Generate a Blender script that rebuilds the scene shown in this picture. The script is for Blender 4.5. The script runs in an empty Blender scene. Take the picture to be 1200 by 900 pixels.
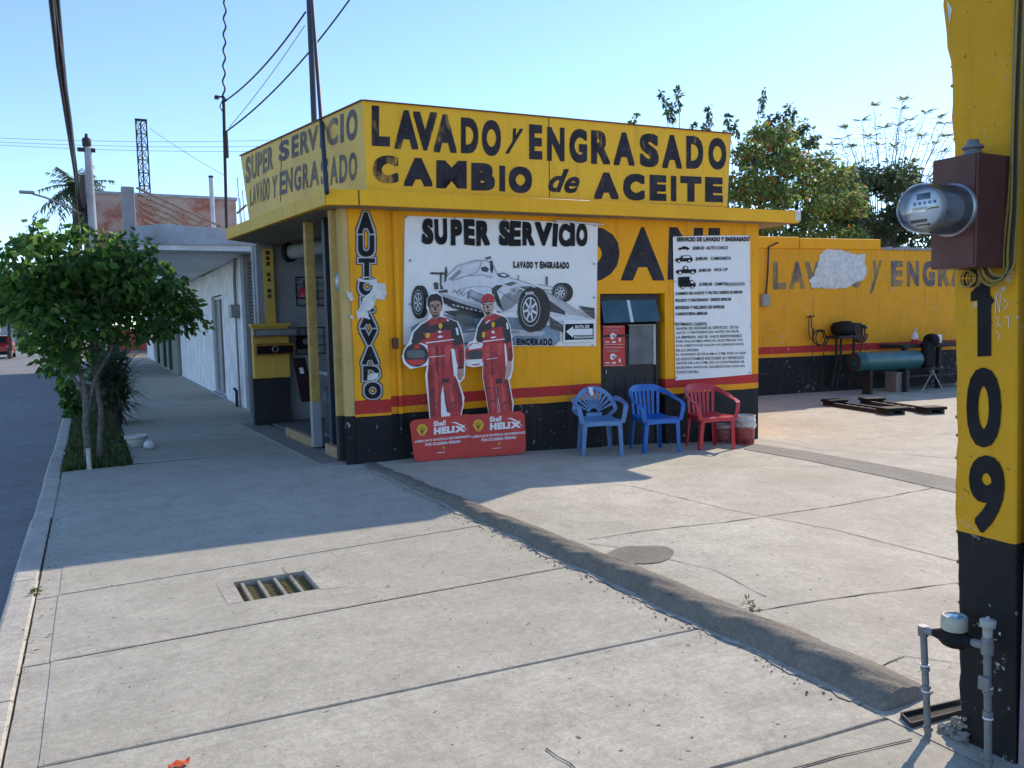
import bpy, math, random
import numpy as np
from mathutils import Vector, Matrix

random.seed(7)
rng = np.random.default_rng(11)
SC = bpy.context.scene
COL = SC.collection
R = math.radians

# ------------------------------------------------------------------ camera
# world axes: X runs across the street (away from the kerb), Y runs along the street, Z up; ground of the pavement is z = 0
FPX, CAM_H = 942.0, 1.6
PITCH, ROLL, YAW = R(4.6), R(1.26), R(27.5)
def _rz(v):
    c, s = math.cos(-YAW), math.sin(-YAW)
    return np.array([c*v[0]-s*v[1], s*v[0]+c*v[1], v[2]])
_f = _rz([0, math.cos(PITCH), -math.sin(PITCH)])
_u0 = _rz([0, math.sin(PITCH), math.cos(PITCH)])
_x = _rz([1, 0, 0])
_r = math.cos(ROLL)*_x - math.sin(ROLL)*_u0
_u = math.sin(ROLL)*_x + math.cos(ROLL)*_u0
EYE = np.array([0, 0, CAM_H])
cam = bpy.data.cameras.new('camera')
cam.sensor_width = 36; cam.lens = FPX/1200*36; cam.clip_start = 0.05; cam.clip_end = 3000
camo = bpy.data.objects.new('camera', cam); COL.objects.link(camo)
m4 = Matrix.Identity(4)
for i in range(3):
    m4[i][0] = _r[i]; m4[i][1] = _u[i]; m4[i][2] = -_f[i]; m4[i][3] = EYE[i]
camo.matrix_world = m4
SC.camera = camo

# ------------------------------------------------------------------ light
SUN_EL, SUN_AZ = 34.6, 23.5           # azimuth counted from +X towards +Y
w = bpy.data.worlds.new('World'); SC.world = w; w.use_nodes = True
nt = w.node_tree; nt.nodes.clear()
sky = nt.nodes.new('ShaderNodeTexSky'); sky.sky_type = 'NISHITA'; sky.sun_disc = False
sky.sun_elevation = R(SUN_EL); sky.sun_rotation = R(90-SUN_AZ)
sky.air_density = 1.0; sky.dust_density = 0.3; sky.ozone_density = 3.5; sky.altitude = 1800
bg = nt.nodes.new('ShaderNodeBackground'); bg.inputs['Strength'].default_value = 0.14
wo = nt.nodes.new('ShaderNodeOutputWorld')
nt.links.new(sky.outputs[0], bg.inputs[0]); nt.links.new(bg.outputs[0], wo.inputs[0])
sl = bpy.data.lights.new('sun', 'SUN'); sl.energy = 2.45; sl.angle = R(0.5); sl.color = (1, 0.86, 0.68)
so = bpy.data.objects.new('sun', sl); COL.objects.link(so)
sd = Vector((math.cos(R(SUN_EL))*math.cos(R(SUN_AZ)), math.cos(R(SUN_EL))*math.sin(R(SUN_AZ)), math.sin(R(SUN_EL))))
so.rotation_euler = sd.to_track_quat('Z', 'Y').to_euler(); so.location = (20, 10, 20)
SC.view_settings.view_transform = 'Standard'; SC.view_settings.look = 'None'
SC.view_settings.exposure = 1.0; SC.view_settings.gamma = 1.0
SC.cycles.max_bounces = 8; SC.cycles.transparent_max_bounces = 12
SC.cycles.caustics_reflective = False; SC.cycles.caustics_refractive = False

# ------------------------------------------------------------------ measuring helpers (photo pixel -> point on a known plane)
def ray(px, py): return _f + _r*(px-600)/FPX - _u*(py-450)/FPX
def on_z(px, py, z=0.0):
    d = ray(px, py); return EYE + d*((z-EYE[2])/d[2])
def on_x(px, py, x):
    d = ray(px, py); return EYE + d*(x/d[0])
def on_y(px, py, y):
    d = ray(px, py); return EYE + d*(y/d[1])
LK, LX0, LMIN = 0.04, 3.6, -0.22
def lot_z(x): return max(LMIN, min(0.0, -LK*(x-LX0)))
def on_lot(px, py):
    z = -0.1
    for _ in range(25):
        p = on_z(px, py, z); z = 0.5*z + 0.5*lot_z(p[0])
    return on_z(px, py, z)
class Frame:
    def __init__(s, O, ex, ey, n=None):
        s.O = np.array(O, float); s.ex = np.array(ex, float)/np.linalg.norm(ex); s.ey = np.array(ey, float)/np.linalg.norm(ey)
        s.n = np.cross(s.ex, s.ey); s.n /= np.linalg.norm(s.n)
    def pt(s, a, b, c=0.0): return s.O + s.ex*a + s.ey*b + s.n*c
    def px(s, x, y, c=0.0):
        d = ray(x, y); O = s.O + s.n*c; t = ((O-EYE) @ s.n)/(d @ s.n); p = EYE + d*t - O
        ex, ey = s.ex, s.ey; k = ex @ ey
        A = np.array([[1, k], [k, 1]]); return tuple(np.linalg.solve(A, np.array([p @ ex, p @ ey])))

# ------------------------------------------------------------------ mesh builder
def unit(v):
    v = np.array(v, float); n = np.linalg.norm(v); return v/n if n > 1e-9 else v
class MB:
    def __init__(s): s.v = []; s.f = []; s.m = []; s.sm = []
    def add(s, vs, fs, mi=0, smooth=False):
        o = len(s.v); s.v.extend([tuple(map(float, p)) for p in vs])
        for f in fs: s.f.append(tuple(i+o for i in f)); s.m.append(mi); s.sm.append(smooth)
    def box(s, x0, x1, y0, y1, z0, z1, mi=0, fr=None):
        c = [(x0,y0,z0),(x1,y0,z0),(x1,y1,z0),(x0,y1,z0),(x0,y0,z1),(x1,y0,z1),(x1,y1,z1),(x0,y1,z1)]
        if fr is not None: c = [fr.pt(*p) for p in c]
        s.add(c, [(0,3,2,1),(4,5,6,7),(0,1,5,4),(1,2,6,5),(2,3,7,6),(3,0,4,7)], mi)
        return s
    def cbox(s, x0, x1, y0, y1, z0, z1, b=0.01, mi=0, fr=None):      # box with chamfered edges
        vs = []; idx = {}
        for ix, X in ((0,(x0,x0+b)),(1,(x1,x1-b))):
            for iy, Y in ((0,(y0,y0+b)),(1,(y1,y1-b))):
                for iz, Z in ((0,(z0,z0+b)),(1,(z1,z1-b))):
                    idx[ix,iy,iz,'x'] = len(vs); vs.append((X[0],Y[1],Z[1]))
                    idx[ix,iy,iz,'y'] = len(vs); vs.append((X[1],Y[0],Z[1]))
                    idx[ix,iy,iz,'z'] = len(vs); vs.append((X[1],Y[1],Z[0]))
        fs = []
        for a in (0,1):
            q = [(a,0,0,'x'),(a,1,0,'x'),(a,1,1,'x'),(a,0,1,'x')]; fs.append([idx[k] for k in q])
            q = [(0,a,0,'y'),(1,a,0,'y'),(1,a,1,'y'),(0,a,1,'y')]; fs.append([idx[k] for k in q])
            q = [(0,0,a,'z'),(1,0,a,'z'),(1,1,a,'z'),(0,1,a,'z')]; fs.append([idx[k] for k in q])
            for c in (0,1):
                fs.append([idx[a,c,0,'x'],idx[a,c,1,'x'],idx[a,c,1,'y'],idx[a,c,0,'y']])
                fs.append([idx[a,0,c,'x'],idx[a,1,c,'x'],idx[a,1,c,'z'],idx[a,0,c,'z']])
                fs.append([idx[0,a,c,'y'],idx[1,a,c,'y'],idx[1,a,c,'z'],idx[0,a,c,'z']])
                for d in (0,1): fs.append([idx[a,c,d,'x'],idx[a,c,d,'y'],idx[a,c,d,'z']])
        if fr is not None: vs = [fr.pt(*p) for p in vs]
        s.add(vs, fs, mi); return s
    def tube(s, path, rad, n=8, mi=0, caps=True, smooth=True):
        P = [np.array(p, float) for p in path]; N = len(P)
        rs = rad if hasattr(rad, '__len__') else [rad]*N
        vs = []; up = None
        for i in range(N):
            t = unit(P[min(i+1,N-1)]-P[max(i-1,0)])
            if up is None:
                up = unit(np.cross(t, [0,0,1] if abs(t[2]) < .9 else [1,0,0]))
            up = unit(up - t*(up @ t)); b = np.cross(t, up)
            for k in range(n):
                a = 2*math.pi*k/n; vs.append(P[i] + (up*math.cos(a)+b*math.sin(a))*rs[i])
        fs = [(i*n+k, i*n+(k+1)%n, (i+1)*n+(k+1)%n, (i+1)*n+k) for i in range(N-1) for k in range(n)]
        s.add(vs, fs, mi, smooth)
        if caps and n > 2: s.add(vs[:n], [tuple(range(n))[::-1]], mi); s.add(vs[-n:], [tuple(range(n))], mi)
        return s
    def strip(s, path, side, wid, thk, mi=0):        # swept flat bar: side = width direction at each point
        P = [np.array(p, float) for p in path]; N = len(P); vs = []
        for i in range(N):
            t = unit(P[min(i+1,N-1)]-P[max(i-1,0)]); sv = np.array(side[i] if isinstance(side, list) else side, float)
            sv = unit(sv - t*(sv @ t)); nn = np.cross(t, sv)
            wd = wid[i] if hasattr(wid, '__len__') else wid; tk = thk[i] if hasattr(thk, '__len__') else thk
            for a, b in ((-1,-1),(1,-1),(1,1),(-1,1)): vs.append(P[i]+sv*a*wd/2+nn*b*tk/2)
        fs = [(i*4+k, i*4+(k+1)%4, (i+1)*4+(k+1)%4, (i+1)*4+k) for i in range(N-1) for k in range(4)]
        fs += [(3,2,1,0), tuple(range((N-1)*4, N*4))]
        s.add(vs, fs, mi); return s
    def poly(s, pts, fr, c=0.0, mi=0):               # flat outline lying on a frame, c metres proud of it
        s.add([fr.pt(a,b,c) for a,b in pts], [tuple(range(len(pts)))], mi); return s
    def prism(s, pts, fr, c0, c1, mi=0, mside=None):
        n = len(pts); ar = sum(pts[i][0]*pts[(i+1)%n][1]-pts[(i+1)%n][0]*pts[i][1] for i in range(n))
        if ar < 0: pts = pts[::-1]
        vs = [fr.pt(a,b,c1) for a,b in pts]+[fr.pt(a,b,c0) for a,b in pts]
        s.add(vs, [tuple(range(n)), tuple(range(2*n-1,n-1,-1))], mi)
        s.add(vs, [(i, n+i, n+(i+1)%n, (i+1)%n) for i in range(n)], mi if mside is None else mside); return s
    def lathe(s, prof, O, n=24, axis=(0,0,1), mi=0, smooth=True, caps=True):
        ax = unit(axis); a = unit(np.cross(ax, [1,0,0] if abs(ax[0]) < .9 else [0,1,0])); b = np.cross(ax, a); O = np.array(O, float)
        vs = []
        for r_, h in prof:
            for k in range(n):
                t = 2*math.pi*k/n; vs.append(O+ax*h+(a*math.cos(t)+b*math.sin(t))*r_)
        N = len(prof)
        fs = [(i*n+k, i*n+(k+1)%n, (i+1)*n+(k+1)%n, (i+1)*n+k) for i in range(N-1) for k in range(n)]
        s.add(vs, fs, mi, smooth)
        if caps:
            if prof[0][0] > 1e-4: s.add(vs[:n], [tuple(range(n))[::-1]], mi)
            if prof[-1][0] > 1e-4: s.add(vs[-n:], [tuple(range(n))], mi)
        return s
    def grid(s, fn, us, vs_, mi=0, smooth=True, thick=0.0):
        nu, nv = len(us), len(vs_); P = [[np.array(fn(u,v), float) for v in vs_] for u in us]
        V = [P[i][j] for i in range(nu) for j in range(nv)]
        F = [(i*nv+j,(i+1)*nv+j,(i+1)*nv+j+1,i*nv+j+1) for i in range(nu-1) for j in range(nv-1)]
        s.add(V, F, mi, smooth)
        if thick:
            W = []
            for i in range(nu):
                for j in range(nv):
                    du = P[min(i+1,nu-1)][j]-P[max(i-1,0)][j]; dv = P[i][min(j+1,nv-1)]-P[i][max(j-1,0)]
                    W.append(P[i][j]-unit(np.cross(du,dv))*thick)
            s.add(W, [f[::-1] for f in F], mi, smooth)
            rim = [(i,0) for i in range(nu)]+[(nu-1,j) for j in range(1,nv)]+[(i,nv-1) for i in range(nu-2,-1,-1)]+[(0,j) for j in range(nv-2,0,-1)]
            k = len(rim); VV = [P[i][j] for i,j in rim]+[W[i*nv+j] for i,j in rim]
            s.add(VV, [(a, k+a, k+(a+1)%k, (a+1)%k) for a in range(k)], mi)
        return s
    def text(s, string, fr, quad, c=0.003, bold=0.0, shear=0.0, mi=0):
        base = min(bold, .022); ex = bold-base
        V, F, (w, h) = glyphs(string, base, shear, bold)     # quad = BL, BR, TR, TL in frame coordinates
        if len(V) == 0: return s
        q = [np.array(p, float) for p in quad]
        # heavy brush lettering: the glyph widened by overlapping strokes, each a hair above the last
        offs = [(0,0)] if ex < .004 else [(0,0)]+[(ex*.92*a_, ex*.92*b_) for a_, b_ in ((1,1),(-1,1),(-1,-1),(1,-1),(1,0),(-1,0),(0,1),(0,-1),(1,.5),(1,-.5),(-1,.5),(-1,-.5),(.5,1),(-.5,1),(.5,-1),(-.5,-1))]
        W, Hh = w+2*ex, h+2*ex
        for k, (dx, dy) in enumerate(offs):
            vs = []
            for x, y in V:
                u, v = (x+ex+dx)/W, (y+ex+dy)/Hh
                a = q[0]*(1-u)*(1-v)+q[1]*u*(1-v)+q[2]*u*v+q[3]*(1-u)*v
                vs.append(fr.pt(a[0], a[1], c+.00004*k))
            s.add(vs, F, mi)
        return s
    def build(s, name, mats, parent=None, bevel=0, auto=False):
        me = bpy.data.meshes.new(name); me.from_pydata(s.v, [], s.f)
        if not isinstance(mats, (list, tuple)): mats = [mats]
        for m in mats: me.materials.append(m)
        me.polygons.foreach_set('material_index', s.m); me.polygons.foreach_set('use_smooth', s.sm)
        me.update(); me.validate()
        o = bpy.data.objects.new(name, me); COL.objects.link(o)
        if parent is not None:
            o.parent = parent; o.matrix_parent_inverse = parent.matrix_world.inverted() if False else Matrix.Translation(-Vector(parent.location)) if parent.rotation_euler.z == 0 else (Matrix.Translation(parent.location) @ parent.rotation_euler.to_matrix().to_4x4()).inverted()
        if bevel:
            b = o.modifiers.new('bevel', 'BEVEL'); b.width = bevel; b.segments = 2; b.limit_method = 'ANGLE'
        return o
_gc = {}
def glyphs(string, bold, shear, space):
    key = (string, bold, shear, space)
    if key in _gc: return _gc[key]
    cu = bpy.data.curves.new('t', 'FONT'); cu.body = string; cu.size = 1; cu.offset = bold; cu.shear = shear; cu.resolution_u = 4
    cu.fill_mode = 'FRONT' if hasattr(cu, 'fill_mode') else cu.fill_mode
    if space > 0: cu.space_character = 1+space*1.7
    o = bpy.data.objects.new('t', cu); COL.objects.link(o)
    dg = bpy.context.evaluated_depsgraph_get(); dg.update()
    me = bpy.data.meshes.new_from_object(o.evaluated_get(dg))
    V = np.array([(v.co.x, v.co.y) for v in me.vertices]); F = [tuple(p.vertices) for p in me.polygons]
    bpy.data.objects.remove(o); bpy.data.curves.remove(cu); bpy.data.meshes.remove(me)
    if len(V):
        mn, mx = V.min(0), V.max(0); V = V-mn; wh = tuple(np.maximum(mx-mn, 1e-4))
    else: wh = (1, 1)
    _gc[key] = (V, F, wh); return _gc[key]
def ragged(pts, step, amp, seed=0):     # torn outline
    rr = random.Random(seed); out = []
    for i in range(len(pts)):
        p, q = np.array(pts[i], float), np.array(pts[(i+1)%len(pts)], float); n = max(1, int(np.linalg.norm(q-p)/step))
        for k in range(n): out.append(tuple(p+(q-p)*k/n+np.array([rr.uniform(-amp,amp), rr.uniform(-amp,amp)])))
    return out
def rect(a0, b0, a1, b1): return [(a0,b0),(a1,b0),(a1,b1),(a0,b1)]
def pxquad(fr, BL, BR, TR, TL, c=0.0): return [fr.px(*p, c) for p in (BL, BR, TR, TL)]

def tag(o, label=None, cat=None, group=None, kind=None):
    if label: o['label'] = label
    if cat: o['category'] = cat
    if group: o['group'] = group
    if kind: o['kind'] = kind
    return o
def empty(name, loc, label, cat, group=None, rz=0.0):
    o = bpy.data.objects.new(name, None); o.empty_display_size = 0.2; COL.objects.link(o)
    o.location = loc; o.rotation_euler = (0,0,rz); tag(o, label, cat, group); return o
def copy_thing(o, loc, rz, label):
    r_ = o.copy(); COL.objects.link(r_); r_.location = loc; r_.rotation_euler = (0,0,rz); r_['label'] = label
    for ch in [c for c in bpy.data.objects if c.parent == o]:
        c = ch.copy(); COL.objects.link(c); c.parent = r_
        for g in [x for x in bpy.data.objects if x.parent == ch]:
            d = g.copy(); COL.objects.link(d); d.parent = c
    return r_

# ------------------------------------------------------------------ materials
class NT:
    def __init__(s, name):
        s.mat = bpy.data.materials.new(name); s.mat.use_nodes = True; s.t = s.mat.node_tree; s.t.nodes.clear()
        s.out = s.n('ShaderNodeOutputMaterial'); s.b = s.n('ShaderNodeBsdfPrincipled'); s.l(s.b.outputs[0], s.out.inputs[0])
        s.tc = s.n('ShaderNodeTexCoord')
    def n(s, t, **k):
        x = s.t.nodes.new(t)
        for a, v in k.items(): setattr(x, a, v)
        return x
    def l(s, a, b): s.t.links.new(a, b)
    def val(s, x, sock):
        if hasattr(x, 'is_output'): s.l(x, sock)
        elif isinstance(x, (tuple, list)) and len(x) == 3 and sock.type == 'RGBA': sock.default_value = (*x, 1)
        else: sock.default_value = x
    def noise(s, scale, detail=4, rough=.6, vec=None, stretch=None, out='Fac', w=0.0, dist=0.0):
        v = vec or s.tc.outputs['Object']
        if stretch or w:
            mp = s.n('ShaderNodeMapping'); s.l(v, mp.inputs[0])
            if stretch: mp.inputs['Scale'].default_value = stretch
            mp.inputs['Location'].default_value = (w, w*1.7, w*.6); v = mp.outputs[0]
        x = s.n('ShaderNodeTexNoise'); s.l(v, x.inputs['Vector']); x.inputs['Scale'].default_value = scale
        x.inputs['Detail'].default_value = detail; x.inputs['Roughness'].default_value = rough; x.inputs['Distortion'].default_value = dist
        return x.outputs[out]
    def ramp(s, x, a, b, smooth=False):
        r_ = s.n('ShaderNodeMapRange'); s.l(x, r_.inputs[0]); r_.inputs[1].default_value = a; r_.inputs[2].default_value = b
        r_.interpolation_type = 'SMOOTHSTEP' if smooth else 'LINEAR'; return r_.outputs[0]
    def math(s, op, a, b=0.0):
        x = s.n('ShaderNodeMath', operation=op); s.val(a, x.inputs[0]); s.val(b, x.inputs[1]); return x.outputs[0]
    def mix(s, f, a, b, mode='MIX'):
        x = s.n('ShaderNodeMix', data_type='RGBA', blend_type=mode); s.val(f, x.inputs[0]); s.val(a, x.inputs[6]); s.val(b, x.inputs[7]); return x.outputs[2]
    def bump(s, h, strength=.3, dist=.01):
        x = s.n('ShaderNodeBump'); s.l(h, x.inputs['Height']); x.inputs['Strength'].default_value = strength; x.inputs['Distance'].default_value = dist
        s.l(x.outputs[0], s.b.inputs['Normal']); return x
    def sep(s):
        x = s.n('ShaderNodeSeparateXYZ'); s.l(s.tc.outputs['Object'], x.inputs[0]); return x.outputs
    def fin(s, col, rough=.7, metal=0.0, spec=None):
        s.val(col, s.b.inputs['Base Color']); s.val(rough, s.b.inputs['Roughness']); s.val(metal, s.b.inputs['Metallic'])
        if spec is not None: s.b.inputs['Specular IOR Level'].default_value = spec
        return s.mat
def plain(name, col, rough=.6, metal=0.0, var=.15, scale=6.0, bump=.1, bscale=40.0, dirt=None, dirt_amt=.4, spec=None):
    t = NT(name); n1 = t.noise(scale, 5, .65)
    dark = tuple(c*(1-var*1.6) for c in col); lite = tuple(min(1, c*(1+var)) for c in col)
    c = t.mix(t.ramp(n1, .3, .7), dark, lite)
    if dirt:
        n2 = t.noise(scale*.6, 6, .7, w=3.1); c = t.mix(t.math('MULTIPLY', t.ramp(n2, .5, .75), dirt_amt), c, dirt)
    if bump: t.bump(t.noise(bscale, 4, .6, w=1.3), bump, .01)
    rr = t.math('ADD', t.math('MULTIPLY', t.noise(scale*2, 3, .6, w=5), .2), rough-.1)
    return t.fin(c, rr, metal, spec)

YEL = (0.95, 0.405, 0.008); YEL2 = (0.85, 0.34, 0.008); REDP = (0.50, 0.035, 0.03); BLK = (0.014, 0.014, 0.016); NAVY = (0.030, 0.030, 0.045)
def banded(name, bands, chip=.12, grime=.75, top=YEL, chipcol=(.55,.52,.46), rough=.55, wob=.012, under=None):
    """painted masonry: bands = [(z, colour below z), ...] from the ground up, hand-painted wavy edges, chips and grime"""
    t = NT(name); sp = t.sep(); z = sp[2]
    zz = t.math('ADD', z, t.math('MULTIPLY', t.math('SUBTRACT', t.noise(3.0, 4, .6), .5), wob*2))
    # faded / darker cloudy variation of the paint coat
    col = t.mix(t.math('MULTIPLY', t.ramp(t.noise(1.3, 5, .65, w=2), .42, .72), .35), top, tuple(k*.62 for k in top), 'MIX')
    col = t.mix(t.math('MULTIPLY', t.ramp(t.noise(9, 5, .7, w=7), .5, .8), .16), col, (.95,.60,.12), 'MIX')
    for zb, c in sorted(bands, reverse=True):
        col = t.mix(t.math('LESS_THAN', zz, zb), col, c)
    # runs: vertical streaks of grime
    st = t.noise(1.0, 5, .65, stretch=(9, 9, .55), w=4)
    col = t.mix(t.math('MULTIPLY', t.ramp(st, .55, .8), grime*.55), col, (.10,.065,.03))
    # pits and chips
    n = t.noise(11, 6, .74, w=11); cm = t.ramp(n, .755-chip, .775-chip)
    cm2 = t.ramp(t.noise(1.1, 3, .5, w=9), .48, .62); cm = t.math('MULTIPLY', cm, cm2)
    col = t.mix(cm, col, chipcol)
    sp2 = t.ramp(t.noise(55, 2, .5, w=15), .70, .74); col = t.mix(t.math('MULTIPLY', sp2, .6), col, (.06,.04,.02))
    h = t.math('SUBTRACT', t.math('ADD', t.noise(38, 5, .65, w=1), t.math('MULTIPLY', t.noise(4, 3, .5, w=6), .8)), t.math('MULTIPLY', cm, .6))
    t.bump(h, .35, .012)
    return t.fin(col, t.math('ADD', t.math('MULTIPLY', t.noise(7, 3), .25), rough-.05), 0, .25)
def concrete(name, base, axis='x', stain=.35, streak=.25, rough=.85, bmp=.6, slabs=0):
    t = NT(name)
    big = t.noise(.55, 6, .62); mid = t.noise(3.2, 6, .68, w=2); fine = t.noise(60, 4, .7, w=5)
    st = t.noise(1.0, 5, .7, stretch=(1.1, 26, 1) if axis == 'x' else (26, 1.1, 1), w=8, dist=.3)
    d = tuple(c*.62 for c in base); l = tuple(min(1, c*1.22) for c in base)
    c = t.mix(t.ramp(t.math('ADD', t.math('MULTIPLY', mid, .45), t.math('MULTIPLY', t.noise(28, 5, .7, w=13), .55)), .36, .64), d, l)
    c = t.mix(t.math('MULTIPLY', t.ramp(big, .35, .7), stain), c, tuple(k*f for k, f in zip(base, (.60,.57,.52))))
    c = t.mix(t.math('MULTIPLY', t.ramp(st, .42, .68), streak), c, tuple(k*.66 for k in base))
    c = t.mix(t.math('MULTIPLY', t.ramp(fine, .45, .72), .5), c, tuple(k*.55 for k in base))
    c = t.mix(t.math('MULTIPLY', t.ramp(t.noise(130, 3, .7, w=17), .5, .68), .42), c, tuple(k*.5 for k in base))
    c = t.mix(t.math('MULTIPLY', t.ramp(t.noise(170, 2, .6, w=2), .62, .7), .5), c, tuple(min(1, k*1.5) for k in base))
    spots = t.ramp(t.noise(2.3, 2, .5, w=21, dist=1.5), .70, .76); c = t.mix(t.math('MULTIPLY', spots, .45), c, tuple(k*.5 for k in base))
    dots = t.ramp(t.noise(26, 1, .4, w=31), .76, .80); c = t.mix(t.math('MULTIPLY', dots, .8), c, (.05,.045,.04))
    oil = t.ramp(t.noise(.9, 3, .55, w=41, dist=.8), .66, .74); c = t.mix(t.math('MULTIPLY', oil, stain*.75), c, tuple(k*.42 for k in base))
    blot = t.ramp(t.noise(7, 2, .5, w=51, dist=1.0), .73, .77); c = t.mix(t.math('MULTIPLY', blot, .35), c, tuple(k*.38 for k in base))
    h = t.math('ADD', t.math('MULTIPLY', fine, .6), t.math('ADD', t.math('MULTIPLY', st, .9), t.math('MULTIPLY', mid, .5)))
    if slabs:
        g = t.n('ShaderNodeNewGeometry'); v_ = t.ramp(g.outputs['Random Per Island'], 0, 1); c = t.mix(t.math('MULTIPLY', v_, slabs), c, tuple(k*f for k, f in zip(base, (.55,.53,.50))))
    t.bump(h, bmp, .007)
    return t.fin(c, rough, 0, .25)
M = {}
M['walk'] = concrete('pavement_concrete', (.56,.53,.445), 'x', streak=.4, slabs=.35)
M['lot'] = concrete('forecourt_concrete', (.59,.545,.45), 'y', stain=.65, streak=.15)
M['kerb'] = concrete('kerb_concrete', (.56,.52,.45), 'y', stain=.3, streak=.1)
M['patch'] = concrete('mortar_patch', (.51,.475,.40), 'x', stain=.2, streak=.05)
M['road'] = concrete('road_surface', (.29,.29,.29), 'y', stain=.4, streak=.15)
M['ridge'] = concrete('ridge_asphalt', (.24,.215,.18), 'y', stain=.5, streak=.1, bmp=1.0)
M['asph'] = concrete('asphalt_patch', (.30,.275,.235), 'x', stain=.3, streak=.1, bmp=.9)
M['asphd'] = concrete('dark_asphalt_patch', (.27,.245,.21), 'x', stain=.3, streak=.1, bmp=.9)
M['bare'] = concrete('bare_concrete', (.30,.28,.255), 'x', stain=.5, streak=.1)
M['joint'] = plain('joint_dirt', (.06,.052,.042), .95, bump=.3)
M['soil'] = plain('soil', (.055,.045,.032), .95, bump=.6, bscale=25, dirt=(.12,.10,.07))
M['earth'] = plain('earth', (.22,.185,.14), .95, scale=.4, bump=.3)
M['facade'] = banded('painted_front', [(.545,BLK),(.625,YEL2),(.752,REDP)])
M['pilas'] = banded('painted_pilaster', [(.535,BLK),(.565,YEL2),(.72,REDP)], chip=.10)
M['yel'] = banded('yellow_paint', [], chip=.13)
M['yelroof'] = banded('yellow_eaves', [], chip=.10, grime=.4, top=(.97,.49,.02))
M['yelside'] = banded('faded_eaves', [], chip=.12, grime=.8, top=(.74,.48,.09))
M['rear'] = banded('painted_rear_wall', [(.62,BLK),(.70,YEL2),(.86,REDP)], chip=.14, grime=.8, top=(.84,.37,.012))
M['pillar'] = banded('painted_pillar', [(.785,BLK)], chip=.14, grime=.6, top=(.72,.36,.012))
M['signyel'] = banded('sign_sheet', [], chip=.06, grime=.5, top=(.98,.53,.03), rough=.4)
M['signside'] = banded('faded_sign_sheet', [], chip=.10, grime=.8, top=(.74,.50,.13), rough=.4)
def lettering(name, col, fade=0.0, base=None, xf=None):
    t = NT(name); c = t.mix(t.ramp(t.noise(6, 4, .6), .35, .7), tuple(k*.8 for k in col), tuple(k*1.5+.004 for k in col))
    if fade:
        m = t.ramp(t.noise(2.0, 6, .75, stretch=(1,1,.35), w=3), .62-fade*.35, .70-fade*.1)
        if xf:                                # worn away towards one end
            g = t.ramp(t.sep()[1], xf[0], xf[1]); m = t.math('MAXIMUM', t.math('MULTIPLY', m, .75), t.math('MULTIPLY', g, t.ramp(t.noise(5, 5, .7, w=8, stretch=(1,1,.3)), .3, .55)))
        c = t.mix(m, c, base)
    t.bump(t.noise(30, 4), .15, .01)
    return t.fin(c, .65, 0, .2)
M['ink'] = lettering('navy_lettering', (.030,.027,.034), .08, (.55,.30,.05))
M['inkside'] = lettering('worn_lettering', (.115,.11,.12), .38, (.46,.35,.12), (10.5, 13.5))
M['inkrear'] = lettering('grey_lettering', (.13,.12,.12), .45, (.50,.30,.04))
M['black'] = lettering('black_lettering', (.012,.012,.013))
M['greyprint'] = plain('grey_print', (.30,.30,.31), .6, bump=0)
M['silverline'] = plain('silver_outline', (.42,.42,.44), .5, bump=0)
M['maroon'] = plain('dark_outline', (.05,.015,.02), .5, bump=0)
M['sheet'] = None
def vinyl(name, col, wr=.5):
    t = NT(name)
    c = t.mix(t.math('MULTIPLY', t.ramp(t.noise(2.5, 6, .7), .45, .8), .3), col, tuple(k*.72 for k in col))
    h = t.math('ADD', t.noise(3.0, 3, .5, dist=1.2), t.math('MULTIPLY', t.noise(11, 2, .4, w=3, dist=.8), .25)); t.bump(h, wr, .05)
    return t.fin(c, .45)
M['sheet'] = vinyl('banner_vinyl', (.84,.83,.80))
M['sheet2'] = vinyl('price_vinyl', (.86,.86,.85))
def islands(name, cols, rough=.55, trans=.35, spec=.3):
    """leaf material: each leaf its own tone"""
    t = NT(name); g = t.n('ShaderNodeNewGeometry'); r_ = t.n('ShaderNodeValToRGB'); t.l(g.outputs['Random Per Island'], r_.inputs[0])
    e = r_.color_ramp.elements; e[0].color = (*cols[0][1],1); e[0].position = cols[0][0]; e[1].color = (*cols[-1][1],1); e[1].position = cols[-1][0]
    for p, c in cols[1:-1]: x = e.new(p); x.color = (*c,1)
    c = r_.outputs[0]
    t.fin(c, rough, 0, spec)
    tr = t.n('ShaderNodeBsdfTranslucent'); tc = t.mix(.5, c, (.55,.75,.05), 'MULTIPLY'); c2 = t.mix(.6, c, tc)
    hs = t.n('ShaderNodeHueSaturation'); hs.inputs['Value'].default_value = 2.3; hs.inputs['Hue'].default_value = .495; t.l(c, hs.inputs['Color']); t.l(hs.outputs[0], tr.inputs[0])
    mx = t.n('ShaderNodeMixShader'); mx.inputs[0].default_value = trans; t.l(t.b.outputs[0], mx.inputs[1]); t.l(tr.outputs[0], mx.inputs[2]); t.l(mx.outputs[0], t.out.inputs[0])
    return t.mat
M['leaf'] = islands('street_tree_leaf', [(0,(.028,.060,.018)),(.5,(.06,.125,.03)),(.85,(.11,.21,.04)),(.97,(.17,.29,.06)),(1,(.30,.26,.08))], trans=.55)
M['leafdark'] = islands('dark_leaf', [(0,(.035,.052,.032)),(1,(.10,.14,.07))], trans=.42)
M['leafmix'] = islands('orchard_leaf', [(0,(.065,.11,.04)),(.55,(.12,.19,.055)),(.92,(.22,.27,.08)),(.95,(.34,.24,.05)),(.96,(.40,.16,.03)),(1,(.34,.09,.03))])
M['leaflacy'] = islands('feathery_leaf', [(0,(.12,.15,.07)),(1,(.26,.29,.13))])
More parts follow.
